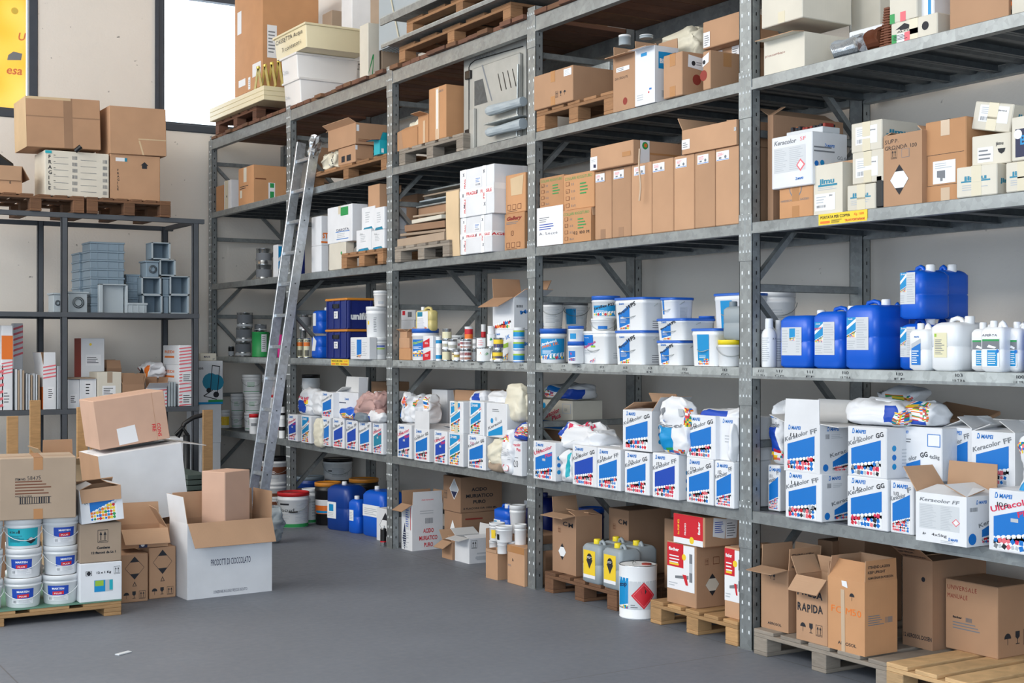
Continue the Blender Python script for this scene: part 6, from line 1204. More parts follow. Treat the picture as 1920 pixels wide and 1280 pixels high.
zb_ = can('tin supporting others behind the orange-banded tins', 562, 578, 0, Z3, .45, h=.26)
z = can('galvanised tin, lower at the back left of the blue canisters', 561, 584, 590, zb_, .45, bands=TN)
z = jerry('blue canister, lower of two beside the dark blue crates', 582, 598, 625, Z3, .08, .22, label=[('q',[(.1,.3),(.6,.3),(.8,.7),(.3,.9)],'white')], cp=(.5,.0), hdl=False)
jerry('blue canister, upper of two beside the dark blue crates', 584, 599, 577, z+.001, .08, .22, label=[('r',.1,.3,.6,.8,'white')], cp=(.5,.0), hdl=False)
def crate(lab, pl, pr, prr, rt, z0, x, txt=True):
    y0, y1 = fy(pr, x), fy(pl, x); d = fx(prr, y0)-x; h = zr(rt, x, y0)-z0; w = y1-y0
    o = root('plastic_crate', lab, 'crate', (x, (y0+y1)/2, z0)); b = MB()
    b.box(0, d, -w/2, w/2, 0, h-.02, 'pblue_n', .006)
    for k in range(4): b.box(-.008, 0, -w/2+.01+k*w*.3, -w/2+.03+k*w*.3, .01, h-.02, 'pblue_n', .002)
    for k in range(2): b.box(.01+k*(d-.04), .03+k*(d-.04), -w/2-.008, -w/2, .01, h-.02, 'pblue_n', .002)
    b.box(-.008, .0, -w*.17, w*.17, h*.68, h*.82, 'black')
    b.build('crate_body', o); MB().box(-.01, d+.01, -w/2-.01, w/2+.01, h-.02, h, 'porg' if txt else 'porg', .006).build('rim', o)
    l = MB(); l.decal(lambda u, v, q: (-.009-q, w/2-u*w, v*h), w, h, [('r',.42,.35,.6,.58,'paper'),('l',.45,.38,.57,.55,3,'grey')]); l.build('paper_label', o)
    if txt: l = MB(); l.decal(lambda u, v, q: (u*d, -w/2-.001-q, v*h), d, h, [T('unifix',.12,.32,.28,'white',b=2.5,fit=.8)]); l.build('lettering', o)
    return z0+h
z = crate('dark blue crate with an orange rim, lower of the stacked pair', 612, 651, 700, 617, Z3, .05, False)
crate('dark blue crate lettered unifix with an orange rim, upper of the stacked pair', 612, 651, 700, 558, z+.001, .05)
z = ctd('white carton with a small blue label before the dark blue crates', 657, 692, 700, 632, Z3, -.03, m='wcard', front=[('r',.35,.1,.6,.9,'blue'),('mo',.35,.08,.6,.15,.06,'y'),('l',.05,.15,.3,.8,8,'lgrey'),('l',.65,.15,.9,.8,8,'lgrey')], d=.09) if 0 else ct('white carton with a small blue label before the dark blue crates', 657, 692, 632, Z3, -.03, .07, m='wcard', front=[('r',.35,.1,.6,.9,'blue'),('mo',.35,.08,.6,.15,.06,'y'),('l',.05,.15,.3,.8,8,'lgrey'),('l',.65,.15,.9,.8,8,'lgrey')])
z = bucket('white tub with a purple and green label beside the third upright', 695, 728, 632, Z3, .09, label=[('r',.3,.2,.8,.9,'lgrey'),('r',.3,.6,.8,.7,'lime'),('r',.3,.8,.8,.9,'blue2')], handle=False, taper=.97)
z = bucket('larger white bucket with measuring marks stacked beside the third upright', 686, 727, 575, z, .10, label=[('l',.35,.1,.5,.9,9,'grey'),('r',.0,.5,.1,.7,'yel')], handle=False, taper=.9)
bucket('small clear tub topmost in the pile beside the third upright', 700, 728, 545, z, .10, lid='pwhite', body='pcist', handle=False, taper=.85, label=[('r',.3,.1,.7,.4,'lgrey')])
# ---- second level
BK = [('r',.2,.35,.75,.9,'paper'),('l',.25,.4,.7,.85,5,'grn'),('r',.0,.0,1,.05,'grn')]
zz = {}
for (l_, a, b_, rt, key, x_, sup) in (('lower left', 430, 457, 773, 'a', .25, None), ('lower right', 458, 484, 773, 'b', .20, None), ('middle left', 432, 458, 738, 'c', .25, 'a'), ('middle right', 458, 492, 738, 'd', .22, 'b'), ('topmost', 454, 490, 702, 'e', .24, 'd')):
    zz[key] = bucket('white bucket with a green base line, %s of the pyramid at the far end' % l_, a, b_, rt, zz[sup]+.001 if sup else Z2, x_, label=BK, handle=True, taper=.92, lid='pwhite')
bucket('yellow and red tub at the far left end of the second shelf', 414, 431, 768, Z2, .12, body='pwhite', label=[('r',0,.1,1,.9,'yel'),('c',.2,.6,.03,'red')], handle=False)
bucket('small white tub with a red lid before the far bucket pyramid', 467, 485, 776, Z2, .04, lid='pred', label=[('r',.2,.5,.8,.75,'grey')], handle=False)
z = bucket('white bucket seen between the ladder rails, lower one', 500, 528, 765, Z2, .3, handle=False)
z = bucket('white bucket with a red lid seen between the ladder rails', 503, 524, 740, z, .28, lid='pred', handle=False)
bucket('white bucket at the top of the pile behind the ladder', 492, 526, 702, z, .3, handle=True)
for i in range(2):
    z = can('small white tin with a %s stripe at the foot of the ladder pile' % ('pink' if i else 'black'), 523-i*10, 535-i*10, 785, Z2, .03, m='white', bands=[(.4,.6,'pinkr' if i else 'black')])
    can('small white tin stacked on the %s-striped one by the ladder' % ('pink' if i else 'black'), 523-i*10, 535-i*10, 762, z, .03, m='white', bands=[(.3,.5,'black')])
bucket('dark-lidded white bucket at the back of the second shelf behind the grout bags', 566, 600, 702, Z2, .50, lid='pblack', label=[('r',.0,.3,.3,.6,'lgrey')], taper=.93)
fr = [('white carton lettered Ultracolor Plus with a dark blue panel, farthest in the row', 538, 557, 778,'U','',1,'blue2'),
 ('white carton with an old dark blue print beside the farthest one', 565, 583, 780,'FF','',0,'cyan'),
 ('white carton marked in pencil under the open white carton, left of four alike', 603, 619, 784,'FF','',1,'blue'),
 ('white carton, second of four alike in the row behind the ladder bay', 624, 645, 786,'GG','140',1,'blue2'),
 ('white carton marked 141, third of four alike in the row', 649, 670, 789,'FF','141',1,'blue2'),
 ('white carton, fourth of four alike in the row, beside the one marked 134', 673, 695, 791,'FF','',1,'blue'),
 ('white carton handwritten 134 in thick black beside the third upright', 699, 722, 794,'U','134',1,'teal')]
zt = [ct(l_, a, b_, rt, Z2, -.03, .28, m='wcard', front=kera(kd, num or None, new=bool(nw), hue=hue), side=SIDE2) for (l_, a, b_, rt, kd, num, nw, hue) in fr]
bag('yellowed crumpled wrapping hanging between the farthest cartons', 587, 601, 785, Z2-.02, -.06, .07, m='bagc', seed=90, rough=.5, name='paper_wrapping', cat='wrapping')
bag('standing grout bag with Ultracolor lettering and a blue panel, far left upper row', 556, 580, 728, zt[0]+.001, -.02, .16, m='bagw', seed=91, pat=[(.3,.1,.55,.55,'blue2',0),(.6,.4,.75,.6,'mosaic',0)], print_=[T('Ultracolor',.15,.62,.14,'mred',b=1,fit=.7)])
bag('crumpled white grout bag right of the one with Ultracolor lettering', 582, 602, 733, zt[1]+.001, .0, .16, m='bagw', seed=92)
z = ct('white carton with a blue slanted panel, left in the upper row behind the bags', 603, 624, 736, zt[2], -.02, .26, m='wcard', front=kera('FF'))
ctd('open white carton with a tall raised flap behind the pink sack', 630, 672, 690, 737, zt[3], .04, m='wcard', inner='wcard_in', flaps={'l': -70, 'f': -88, 'b': 5, 'r': 0}, fl=.13, front=[('lg',.4,.7,.022,'blue'),('l',.1,.55,.5,.65,1,'navy')])
ct('white carton with a slanted blue panel behind the pink sack beside the third upright', 701, 724, 735, zt[6]-.02, .12, .25, m='wcard', front=[('q',[(.1,.1),(.7,.3),(.7,.9),(.1,.7)],'blue')])
ct('brown flat carton at the back beside the third upright', 696, 725, 716, Z2, .48, .22, m='card')
bag('twisted pinkish translucent sack with a knotted top on the row of cartons', 666, 702, 736, zt[4]+.001, -.04, .16, m='bagp', seed=93, rough=.9, name='plastic_sack', cat='sack')
bag('small pink sack slumped right of the knotted one', 694, 712, 764, zt[5]+.001, -.05, .1, m='bagp', seed=94, h=.1, name='plastic_sack', cat='sack')
bag('blue printed grout bag rolled up on the cartons left of the pink sack', 635, 663, 761, zt[3]+.001, -.05, .12, m='pblue', seed=95, h=.10, pat=[(.2,.1,.8,.5,'mosaic',0)])
bag('grey crumpled bag under the knotted pink sack', 662, 684, 772, zt[4]+.001, -.07, .06, m='pgrey_d', seed=96, h=.07)
bag('white grout bag with blue print lying beside the third upright', 690, 726, 768, zt[6]+.0, -.06, .1, m='bagw', seed=97, h=.09, pat=[(.0,.1,.3,.5,'blue2',0)])
can('small brown paint tin on the open white carton', 659, 670, 746, zt[3]+.17, .0, m='card_dark', h=.07, name='paint_can') if 0 else None
# ---- floor
def floorb(lab, pl, pr, row, rt, z0=0, **k):
    gx, gy = gp((pl+pr)/2, row, z0); r = pxw(pl, pr, gx, gy)/2; L = math.hypot(gx-CX, gy-CY); y = gy+(gy-CY)/L*r
    return bucket(lab, pl, pr, rt, z0, yy=y, **k)
DS = [('r',0,0,1,.12,'grn'),('l',.55,.2,.9,.85,10,'lgrey'),T('oscud',.12,.55,.18,'ink',fit=.4),('l',.1,.2,.45,.5,4,'lgrey'),('r',.15,.78,.4,.84,'ink')]
floorb('white pail with a red lid and green base line on the floor under the rack', 520, 580, 990, 921, lid='pred', label=DS, la=80, lv=(.02,.9), taper=.93, grip=True)
floorb('white pail with a green base line, mostly hidden behind the red-lidded one', 566, 596, 981, 915, label=[('r',0,0,1,.1,'grn'),('l',.6,.2,.9,.8,6,'lgrey')], la=80, lv=(.02,.9))
z = floorb('brown and white pail with a dark lid behind the ladder foot, lower one', 487, 541, 955, 902, lid='pwhite', label=[('r',0,.1,1,.8,'brown'),('r',.3,.3,.7,.6,'white')], la=85)
floorb('brown and white pail with a dark lid behind the ladder foot, upper one', 489, 541, 955, 856, z0=0, lid='pblack', label=[('r',0,.3,1,.85,'brown')], la=85) if 0 else None
yb_ = gp(514, 955)
bucket('brown and white pail with a dark lid behind the ladder foot, upper one', 489, 542, 856, z, yy=yb_[1]+.12, lid='pblack', label=[('r',0,.35,1,.85,'brown'),('l',.3,.4,.6,.6,3,'white'),('r',.3,.08,.6,.22,'lgrey')], la=85)
floorb('black and white pail with an orange lid and orange label by the blue canisters', 590, 640, 985, 903, body='pblack', lid='porg', label=[('r',0,.4,1,.65,'pwhite'),('r',0,.28,1,.5,'org'),('r',.1,.3,.6,.36,'cyan')], la=85, lv=(.02,.98), handle=False)
z = floorb('black pail with an orange lid behind the second blue canister', 654, 710, 975, 896, body='pblack', lid='porg', handle=False)
z = floorb('blue and silver pail in the shadow under the rack brace', 556, 608, 958, 892, body='pblue_d', lid='pgrey_d', handle=False, band=(.6,.85,'white'))
floorb('tall dark pail carrying the white one under the second shelf', 608, 660, 952, 900, body='pblack', lid='pblack', handle=False, name='plastic_pail')
wy = gp(634, 952)
bucket('white pail with wire handle on top of the dark one, just under the second shelf', 606, 661, 858, zr(900, wy[0], wy[1])+.0, yy=wy[1]+.12, label=[('l',.3,.1,.9,.8,8,'lgrey'),('r',.15,.5,.3,.6,'ink')], lid='pblack', taper=.95)
def floorj(lab, A, B, d, rt, **k):
    a, b = Vector(gp(*A)), Vector(gp(*B)); v = a-b; w = v.length; yaw = math.atan2(-v.x, v.y); m_ = (a+b)/2
    c = m_+Vector((math.cos(yaw), math.sin(yaw)))*d/2
    return jerry(lab, 0, 0, 0, 0, loc=(c.x, c.y), w=w, d=d, h=zr(rt, m_.x, m_.y), yw=math.degrees(yaw), **k)
floorj('big blue canister with a small left label on the floor, first of three', (609, 991), (652, 997), .24, 906, label=[('r',.0,.25,.5,.6,'white'),('r',.1,.4,.35,.55,'cyan'),('l',.05,.28,.45,.38,3,'lgrey')], cp=(.5,.1), r=.06, m='pblue_d', hdl=False)
floorj('slim blue canister between the two big ones on the floor', (651, 998), (672, 1001), .12, 932, label=[('r',.1,.35,.6,.65,'white'),('l',.15,.38,.55,.6,5,'lgrey')], cp=(.5,.1), r=.035, hdl=False)
floorj('big blue canister with a wide white label band, beside the third upright', (677, 1002), (716, 1010), .24, 916, label=[('r',.0,.42,1,.66,'white'),('l',.1,.45,.9,.6,4,'lgrey')], cp=(.5,.3), r=.05, hdl=False)
cpx('white carton with a black and white diamond behind the third upright', (706, 1012), (737, 1019), (760, 1012), 957, m='wcard', d=.16, front=[('q',[(.55,.9),(.2,.5),(.55,.1),(.9,.5)],'ink'),('q',[(.36,.66),(.22,.5),(.36,.34),(.74,.34),(.88,.5),(.74,.66)],'white')])
x_, y_ = gp(722, 1024)
can('slim black and white spray can with a red ring standing at the third upright', 717, 728, 985, 0, x_, m='white', bands=[(.25,.85,'black'),(.2,.25,'red'),(.5,.7,'white')], h=zr(986, x_, y_)) if 0 else None
o = root('spray_can', 'slim black and white spray can with a red ring standing at the third upright', 'can', (x_, y_+.03, 0)); h_ = zr(986, x_, y_); r_ = pxw(717, 728, x_, y_)/2
MB().lathe([(r_*.95,0),(r_,.004),(r_,h_*.85),(r_*.6,h_*.9)], 'tin', 16).build('can_body', o); MB().lathe([(r_+.001,h_*.25),(r_+.001,h_*.85)], 'black', 16, cap0=False, cap1=False).build('label', o)
MB().lathe([(r_+.002,h_*.2),(r_+.002,h_*.26)], 'red', 16, cap0=False, cap1=False).build('ring', o); MB().lathe([(r_*.55,h_*.88),(r_*.5,h_)], 'pwhite', 12).build('cap', o)
floorb('dark round pail half hidden behind the open ACIDO MURIATICO carton', 738, 772, 985, 928, body='pgrey_d', lid='brown', handle=False)
# ---- ladder
o = root('aluminium_ladder', 'tall aluminium ladder with open rungs leaning on the rack', 'ladder', (-.50, 5.88, 0))
H_ = 3.40; dx = .50; W_ = .33
lean = math.atan2(dx, H_)
def LP(s, t, q=0):
    k = .76+.24*t       # the rails close in a little towards the feet
    return (t*dx+q*math.cos(lean), s*k-.03*t, t*H_-q*math.sin(lean))
for s in (-W_/2, W_/2):
    r = MB(); r.bar(LP(s, 0), LP(s, 1), .024, .085, 'alu', up=(1,0,0), c=.003); r.bar(LP(s+.0135, 0), LP(s+.0135, 1), .003, .06, 'steel_l', up=(1,0,0)); rl = r.build('rail', o)
    MB().bar(LP(s, -.0), LP(s, .02), .034, .095, 'pblack', up=(1,0,0), c=.003).build('rubber_foot', rl)
for k in range(12):
    t = (.2+k*.275)/H_
    if t < .98:
        rg = MB(); a, b_ = LP(-W_/2, t), LP(W_/2, t); rg.bar(a, b_, .05, .03, 'alu', up=(0,0,1), c=.004); ro = rg.build('rung', o)
        MB().obox(Matrix.Translation(LP(-W_/2-.0135, t)), .012, .004, .012, 'steel_d').build('rivet', ro)
for (s, sd) in ((-W_/2, 1), (W_/2, 2)):
    w = MB(); rs = []
    for i in range(7):
        t = .955+i*.0085; rr = .055*(1 if i in (1,2,3,4) else .8)
        p = LP(s, t); rs.append([(p[0]+rr*math.cos(a)*(1+.2*math.sin(3*a+i*sd)), p[1]+rr*.7*math.sin(a)*(1+.2*math.cos(4*a+i)), p[2]+.008*math.sin(5*a+i)) for a in [6.2832*j/14 for j in range(14)]])
    if s < 0: w.rings(rs, 'foil', False); w.build('tape_wrapping', o, 'silver tape wrapped round the rail top')
# ================================================================ left: grey rack on the back wall
def ctb(lab, pl, pr, rt, z0, y, d, h=None, tilt=0, dz=0, **k):
    xl, xr = fx(pl, y), fx(pr, y); hh = h if h else zr(rt, xr, y)-z0
    return carton_at(lab, (xl+xr)/2, y, z0, xr-xl, d, hh, rot=(R(tilt), 0, R(90+dz)), **k)
FY, RY = 7.2, 8.2; A1, A2, A3 = 1.012, 1.888, 2.785
r2 = root('grey_shelving', 'dark grey painted metal shelving standing against the back wall', 'shelving')
for x in (-.60, fx(126, FY)-.05, -3.05):
    for y in (FY, RY-.05):
        b = MB(); b.box(x, x+.055, y, y+.005, 0, A3-.002, 'rackgrey'); b.box(x, x+.005, y, y+.05, 0, A3-.002, 'rackgrey'); b.box(x+.05, x+.055, y, y+.05, 0, A3-.002, 'rackgrey'); b.build('upright', r2)
XR = -.52
for z in (A1, A2, A3):
    e = .05 if z == A3 else .0
    for y in (FY-.004, RY-.046):
        MB().box(-3.1, XR+e-.02, y, y+.05, z-.045, z-.001, 'rackgrey', .002).build('beam', r2)
    for x in (XR-.06, -3.08): MB().box(x, x+.04, FY, RY, z-.045, z-.002, 'rackgrey', .002).build('side_beam', r2)
    if z < A3: MB().box(-3.08, XR-.03, FY+.01, RY-.01, z-.004, z-.001, 'rackgrey').build('shelf_panel', r2)
xq = fx(163, FY-.03)
pa = pallet('dark brown pallet on top of the grey shelving, right of two', xq, FY-.03, A3, fx(320, FY-.03)-xq, .9, 'wood_old', H=.15, n=6, run='y')
pallet('dark brown pallet on top of the grey shelving, left of two', fx(158, FY-.03)-.85, FY-.03, A3, .85, .9, 'wood_old', H=.15, n=6, run='y')
FT = lambda u, s='FRAGILE': [('t', c, u, .82-.115*i, .11, 'ink', {'b': 1.2}) for i, c in enumerate(s)]
y_ = FY+.05
z = ctb('open brown carton with FRAGILE printed down its corner at the left frame edge', -45, 41, 312, pa, y_, .4, m='card', front=FT(.72,'AGILE'), flaps={'f': (175), 'r': 150, 'l': 10}, fl=.13)
o = root('black_tool', 'black angular tool sticking out of the left frame edge carton', 'tool', (fx(4,y_+.1), y_+.15, z-.02)); MB().obox(Matrix.Translation((0,0,.07))@Matrix.Rotation(R(35),4,'Y'), .22, .05, .1, 'pblack', .02).build('tool_body', o)
FB = [('l',.0,.0,.0,.0,1,'ink')]
z1 = ctb('whitish carton with FRAGILE down its corner and rows of barcodes', 84, 204, 289, pa, y_, .42, tilt=0, m='cream', front=FT(.05)+sum([[('b',.42,.82-.14*i,.5,.9-.14*i,'grey'),('r',.13,.85-.14*i,.36,.858-.14*i,'grey'),('b',.9,.78-.14*i,.97,.86-.14*i,'grey'),('r',.55,.82-.14*i,.8,.828-.14*i,'grey'),('r',.13,.89-.14*i,.16,.9-.14*i,'ink')] for i in range(6)],[])+[('r',.0,.93,.1,.99,'turq')])
z2 = ctb('brown carton with FRAGILE in small letters and an arrow house, lower right on the pallet', 207, 300, 294, pa, y_, .4, m='card', front=[('t', c, .13, .62-.07*i, .07, 'ink', {'b': 1}) for i, c in enumerate('FRAGILE')]+[('q',[(.6,.78),(.68,.86),(.76,.78)],'ink'),('r',.63,.71,.73,.78,'ink'),('r',.1,.84,.33,.92,'paper'),('r',.28,.84,.33,.92,'teal')])
ctb('large brown carton with a wide tape cross and battered top, upper left on the pallet', 50, 189, 190, z1+.03, y_+.03, .5, tilt=-1.5, m='card', front=[('r',.0,.60,1,.625,'card_dark'),('r',.5,.0,.62,1,'card_dark'),('r',.0,.95,.6,1,'card_pale')], left=[('r',0,0,1,1,'card_pale')])
ctb('large brown carton with a peeled tape line, upper right on the pallet', 206, 312, 206, z2+.002, y_-.02, .5, tilt=-1, m='card', stick=[('f',[('r',.5,.32,1,.345,'card_pale'),('q',[(.5,.3),(.53,.3),(.6,.0),(.57,.0)],'card_pale')])])
tag(MB().tube([(fx(140,y_-.03), y_-.04, z1+.0), (fx(150,y_-.03), y_-.06, z1+.045)], .022, 'pblack', 12).build('black_tube'), 'short black cylinder resting on the whitish FRAGILE carton', 'tube')
# grey plastic drain boxes
def tray_(lab, pl, pr, rt, z0, y, d, h=None, m='pvc', g=None):
    x0, x1 = fx(pl, y), fx(pr, y); hh = h or zr(rt, x1, y)-z0
    b = MB(); b.box(x0+.006, x1-.006, y+.006, y+d-.006, z0, z0+hh*.8, m, .004); b.box(x0, x1, y, y+d, z0+hh*.8, z0+hh, m, .002)
    for k in range(3): xx = x0+(x1-x0)*(.2+.3*k); b.box(xx, xx+.006, y+.002, y+.01, z0, z0+hh*.8, m)
    return finish(b.build('plastic_tray'), lab, 'tray', g, z0+hh)
z = A2; N8 = ['bottom', 'second', 'third', 'fourth', 'fifth', 'sixth', 'seventh', 'top']
hh = (zr(455, fx(235, 7.35), 7.35)-A2)/8
for i in range(8): z = tray_('grey plastic tray, %s of the tall stack of eight on the grey shelving' % N8[i], 168+(1.5 if i < 4 else 0), 234, 0, z+.0005, 7.35, .3, h=hh-.0005)
z = A2; hh = (zr(474, fx(180, 7.7), 7.7)-A2)/7
for i in range(7): z = tray_('grey plastic tray, %s of the shorter stack left behind the tall one' % N8[i], 148, 186, 0, z+.0005, 7.68, .3, h=hh-.0005)
z = A2; hh = (zr(514, fx(262, 7.4), 7.4)-A2)/5
for i in range(5): z = tray_('small grey plastic tray, %s of the stack of five beside the drain boxes' % N8[i], 236, 263, 0, z+.0005, 7.45, .2, h=hh-.0005)
tray_('low light grey lid box before the small tray stack', 240, 277, 568, A2, 7.24, .12, m='pvc_l')
def dbox(lab, pl, pr, rt, z0, y, d, h=None, open_=True, ring=False, m='pvc'):
    x0, x1 = fx(pl, y), fx(pr, y); hh = h or zr(rt, x1, y)-z0; w = x1-x0; t = .012
    o = root('drain_box', lab, 'drain box', ((x0+x1)/2, y, z0))
    b = MB()
    if open_:
        b.box(-w/2, w/2, 0, d, 0, t, m, .003); b.box(-w/2, w/2, 0, d, hh-t, hh, m, .003); b.box(-w/2, -w/2+t, 0, d, t, hh-t, m, .003); b.box(w/2-t, w/2, 0, d, t, hh-t, m, .003); b.box(-w/2, w/2, d-.01, d, 0, hh, m)
    else: b.box(-w/2+.006, w/2-.006, .004, d, 0, hh-.015, m, .004); b.box(-w/2-.006, w/2+.006, -.006, d+.006, hh-.015, hh, m, .002)
    b.build('box_body', o)
    if open_:
        f = MB(); e = .006
        for (a0, a1, c0, c1) in ((-w/2-e, w/2+e, -e, .008), (-w/2-e, w/2+e, hh-.008, hh+0), (-w/2-e, -w/2+.008, 0, hh), (w/2-.008, w/2+e, 0, hh)): f.box(a0, a1, -.006, .0, max(c0, 0), c1, 'pvc_l')
        f.build('rim', o)
    if ring:
        g = MB(); r = min(w, hh)*.3
        for (ra, rb) in ((r, r*.86), (r*.7, r*.58)):
            vs = []
            for j in range(20): a = 6.2832*j/20; vs += [(ra*math.cos(a), -.004, hh*.48+ra*math.sin(a)), (rb*math.cos(a), -.008, hh*.48+rb*math.sin(a)), (rb*math.cos(a), .004, hh*.48+rb*math.sin(a))]
            g.add(vs, [(3*j, (3*j+3) % 60, (3*j+4) % 60, 3*j+1) for j in range(20)] + [(3*j+1, (3*j+4) % 60, (3*j+5) % 60, 3*j+2) for j in range(20)], 'steel_d')
        g.build('knockout_ring', o)
    return z0+hh
dbox('grey fitting box with a round knockout, right one at the left end of the shelf', 128, 165, 547, A2, 7.3, .2, open_=False, ring=True, m='pvc_l')
dbox('grey fitting box with a round knockout, left one beside the shelving upright', 99, 117, 549, A2, 7.3, .2, open_=False, ring=True, m='pvc_l')
o = root('plastic_tray', 'grey plastic tray standing on edge and leaning on the tall tray stack', 'tray', ((fx(185,7.27)+fx(239,7.27))/2, 7.25, A2)); w = fx(239,7.27)-fx(185,7.27); h_ = zr(533, fx(239,7.27), 7.27)-A2
b = MB(); b.box(-w/2+.03, w/2-.03, .05, .06, 0, h_, 'pvc_l'); b.box(-w/2, -w/2+.035, .0, .06, 0, h_, 'pvc_l', .003); b.box(w/2-.02, w/2, .0, .06, 0, h_, 'pvc_l', .003); b.box(-w/2, w/2, 0, .06, h_-.012, h_, 'pvc_l', .003); b.build('tray_body', o)
za = dbox('grey open drain box, bottom left of the pyramid', 268, 303, 553, A2, 7.3, .2)
zb = dbox('grey open drain box, bottom right of the pyramid', 318, 353, 553, A2, 7.3, .2)
z0_ = dbox('narrow grey drain box wedged at the bottom middle of the pyramid', 306, 317, 553, A2, 7.32, .2, open_=False)
zc = dbox('grey open drain box, second row left of the pyramid', 266, 301, 520, za+.001, 7.3, .2)
zd = dbox('grey open drain box, second row right of the pyramid', 319, 354, 518, zb+.001, 7.3, .2)
ze_ = dbox('narrow grey drain box in the second row, middle of the pyramid', 304, 318, 520, z0_+.001, 7.32, .2, open_=False)
ze = dbox('grey drain box with a round knockout, third row left of the pyramid', 273, 299, 489, zc+.001, 7.3, .2, open_=False, ring=True)
zf = dbox('grey open drain box, third row right of the pyramid', 300, 328, 487, max(zc, zd, ze_)+.001, 7.3, .2)
dbox('grey open drain box at the top of the pyramid', 285, 318, 455, max(ze, zf)+.001, 7.3, .2)
# bottom shelf
STR = lambda u0=0, v0=0, u1=1, v1=1, n=6: [('q',[(u0+(u1-u0)*(i/n), v0),(u0+(u1-u0)*((i+.4)/n), v0),(u0+(u1-u0)*((i+.4)/n), v1),(u0+(u1-u0)*(i/n), v1)],'pinkr') for i in range(n)]
def DIA(v0, v1, n=7):
    L = []
    for i in range(n):
        a = v0+(v1-v0)*i/n; L.append(('q', [(0,a),(0,a+(v1-v0)/n*.4),(1,a+(v1-v0)/n*1.0),(1,a+(v1-v0)/n*.6)], 'org' if 0 else 'pinkr'))
    return L
yb = 7.30
ctb('tall white tile carton with an orange band at the left frame edge', 3, 24, 610, A1, yb, .35, m='wcard', front=[('r',0,.6,1,.88,'org')]+DIA(.42,.58,4)+[('r',.15,.05,.8,.25,'paper'),('l',.2,.08,.7,.22,4,'grey')])
ctb('white tile carton with red diagonal stripes cut by the left frame edge', -20, 7, 684, A1, yb-.0, .35, m='wcard', front=DIA(0,.9,6))
ctb('long striped tile carton standing behind the orange-banded one', 25, 43, 606, A1, yb+.45, .1, m='wcard', front=DIA(.6,.98,6))
for i in range(4): tag(MB().box(fx(29+i*4.4,yb), fx(32.4+i*4.4,yb), yb, yb+.35, A1, zr(692+2*(i%2), fx(29+i*4,yb), yb), ['pgrey','card_grey','lgrey','card_grey'][i], .001).build('tile'), 'upright tile slab in the row right of the orange-banded carton', 'tile', 'upright tiles left in the row')
ctb('cream tile carton before the row of upright tiles at the far left', 8, 27, 720, A1, yb-.08, .07, m='cream', front=[('r',.2,.1,.8,.5,'paper'),('l',.25,.15,.7,.45,4,'ink')]) if 0 else None
for i in range(6): tag(MB().box(fx(49+i*4.6,yb), fx(51.8+i*4.6,yb), yb, yb+.35, A1, zr(700+1.5*(i%3), fx(49+i*4,yb), yb), ['lgrey','pgrey','card_grey'][i % 3], .001).build('tile'), 'upright tile slab in the thin row left of the opened striped carton', 'tile', 'thin upright tiles in the middle of the row')
ctb('striped tile carton with a raised top flap and paper label', 81, 105, 683, A1, yb, .35, m='wcard', flaps={'b': -2, 'f': -2, 'l': 10}, fl=.11, inner='card_in', front=DIA(.68,1,4)+[('r',.35,.2,.85,.5,'paper'),('l',.4,.24,.8,.46,5,'ink')], left=[('r',.0,.0,1,.5,'org')])
for i in range(2): tag(MB().box(fx(107+i*4.5,yb), fx(110.5+i*4.5,yb), yb, yb+.35, A1, zr(686, fx(107,yb), yb), 'lgrey', .001).build('tile'), 'upright tile slab next to the middle upright of the grey shelving', 'tile', 'upright tiles at the shelving upright')
PL = lambda u0=.2, v0=.15, u1=.8, v1=.5: [('r',u0,v0,u1,v1,'paper'),('l',u0+.05,v0+.05,u1-.1,v1-.05,4,'ink')]
z = ctb('white tile carton with a paper label, first right of the shelving upright', 127, 149, 711, A1, yb, .3, m='wcard', front=PL())
ctb('white tile carton with a tall paper label, second right of the shelving upright', 150, 181, 709, A1, yb-.01, .3, m='wcard', front=PL(.3,.4,.75,.9))
tag(MB().box(fx(128,yb), fx(178,yb), yb-.03, yb+.25, z+.004, z+.016, 'card_grey', .003).build('cardboard_sheet'), 'crumpled brown sheet lying on the first two white tile cartons', 'sheet')
ctb('wide cream tile carton with a taped front and two labels', 183, 228, 697, A1, yb-.02, .3, m='cream', front=[('r',.4,.7,.62,1,'card_grey'),('r',.4,.0,.62,.25,'card_grey')]+PL(.2,.32,.75,.62))
ctb('open brown carton with a white label right of the wide cream one', 230, 271, 720, A1, yb-.02, .3, m='card_dark', flaps={'f': -10, 'b': 0, 'r': 10, 'l': 20}, fl=.10, front=PL(.2,.15,.9,.55))
ctb('open red-striped carton with a wide white label', 274, 313, 727, A1, yb-.01, .3, m='wcard', inner='card_dark', flaps={'b': 0, 'f': 60, 'r': 10, 'l': 5}, fl=.10, front=DIA(0,.95,5)+PL(.1,.3,.9,.85))
ctb('white carton with a dark red side standing high at the back of the bottom shelf', 152, 196, 634, A1+.26, 7.6, .25, m='wcard', front=PL(.2,.33,.85,.6)+[('c',.4,.85,.012,'yel')], left=[('r',0,0,1,1,'dred')])
tag(MB().box(fx(140,7.6), fx(228,7.6), 7.6, 7.9, A1, A1+.259, 'card_dark', .004).build('cardboard_box'), 'brown carton hidden under the white carton with a dark red side', 'box')
ctb('small open brown carton at the back between the cream and striped cartons', 200, 228, 690, A1+.26, 7.62, .2, m='card_dark', flaps={'b': 0, 'f': -20}, fl=.08)
xx = fx(293, 7.62)
tag(MB().box(xx-.16, xx+.12, 7.62, 7.9, A1, A1+.25, 'card_dark', .004).build('cardboard_box'), 'brown carton hidden under the mottled plastic bag', 'box')
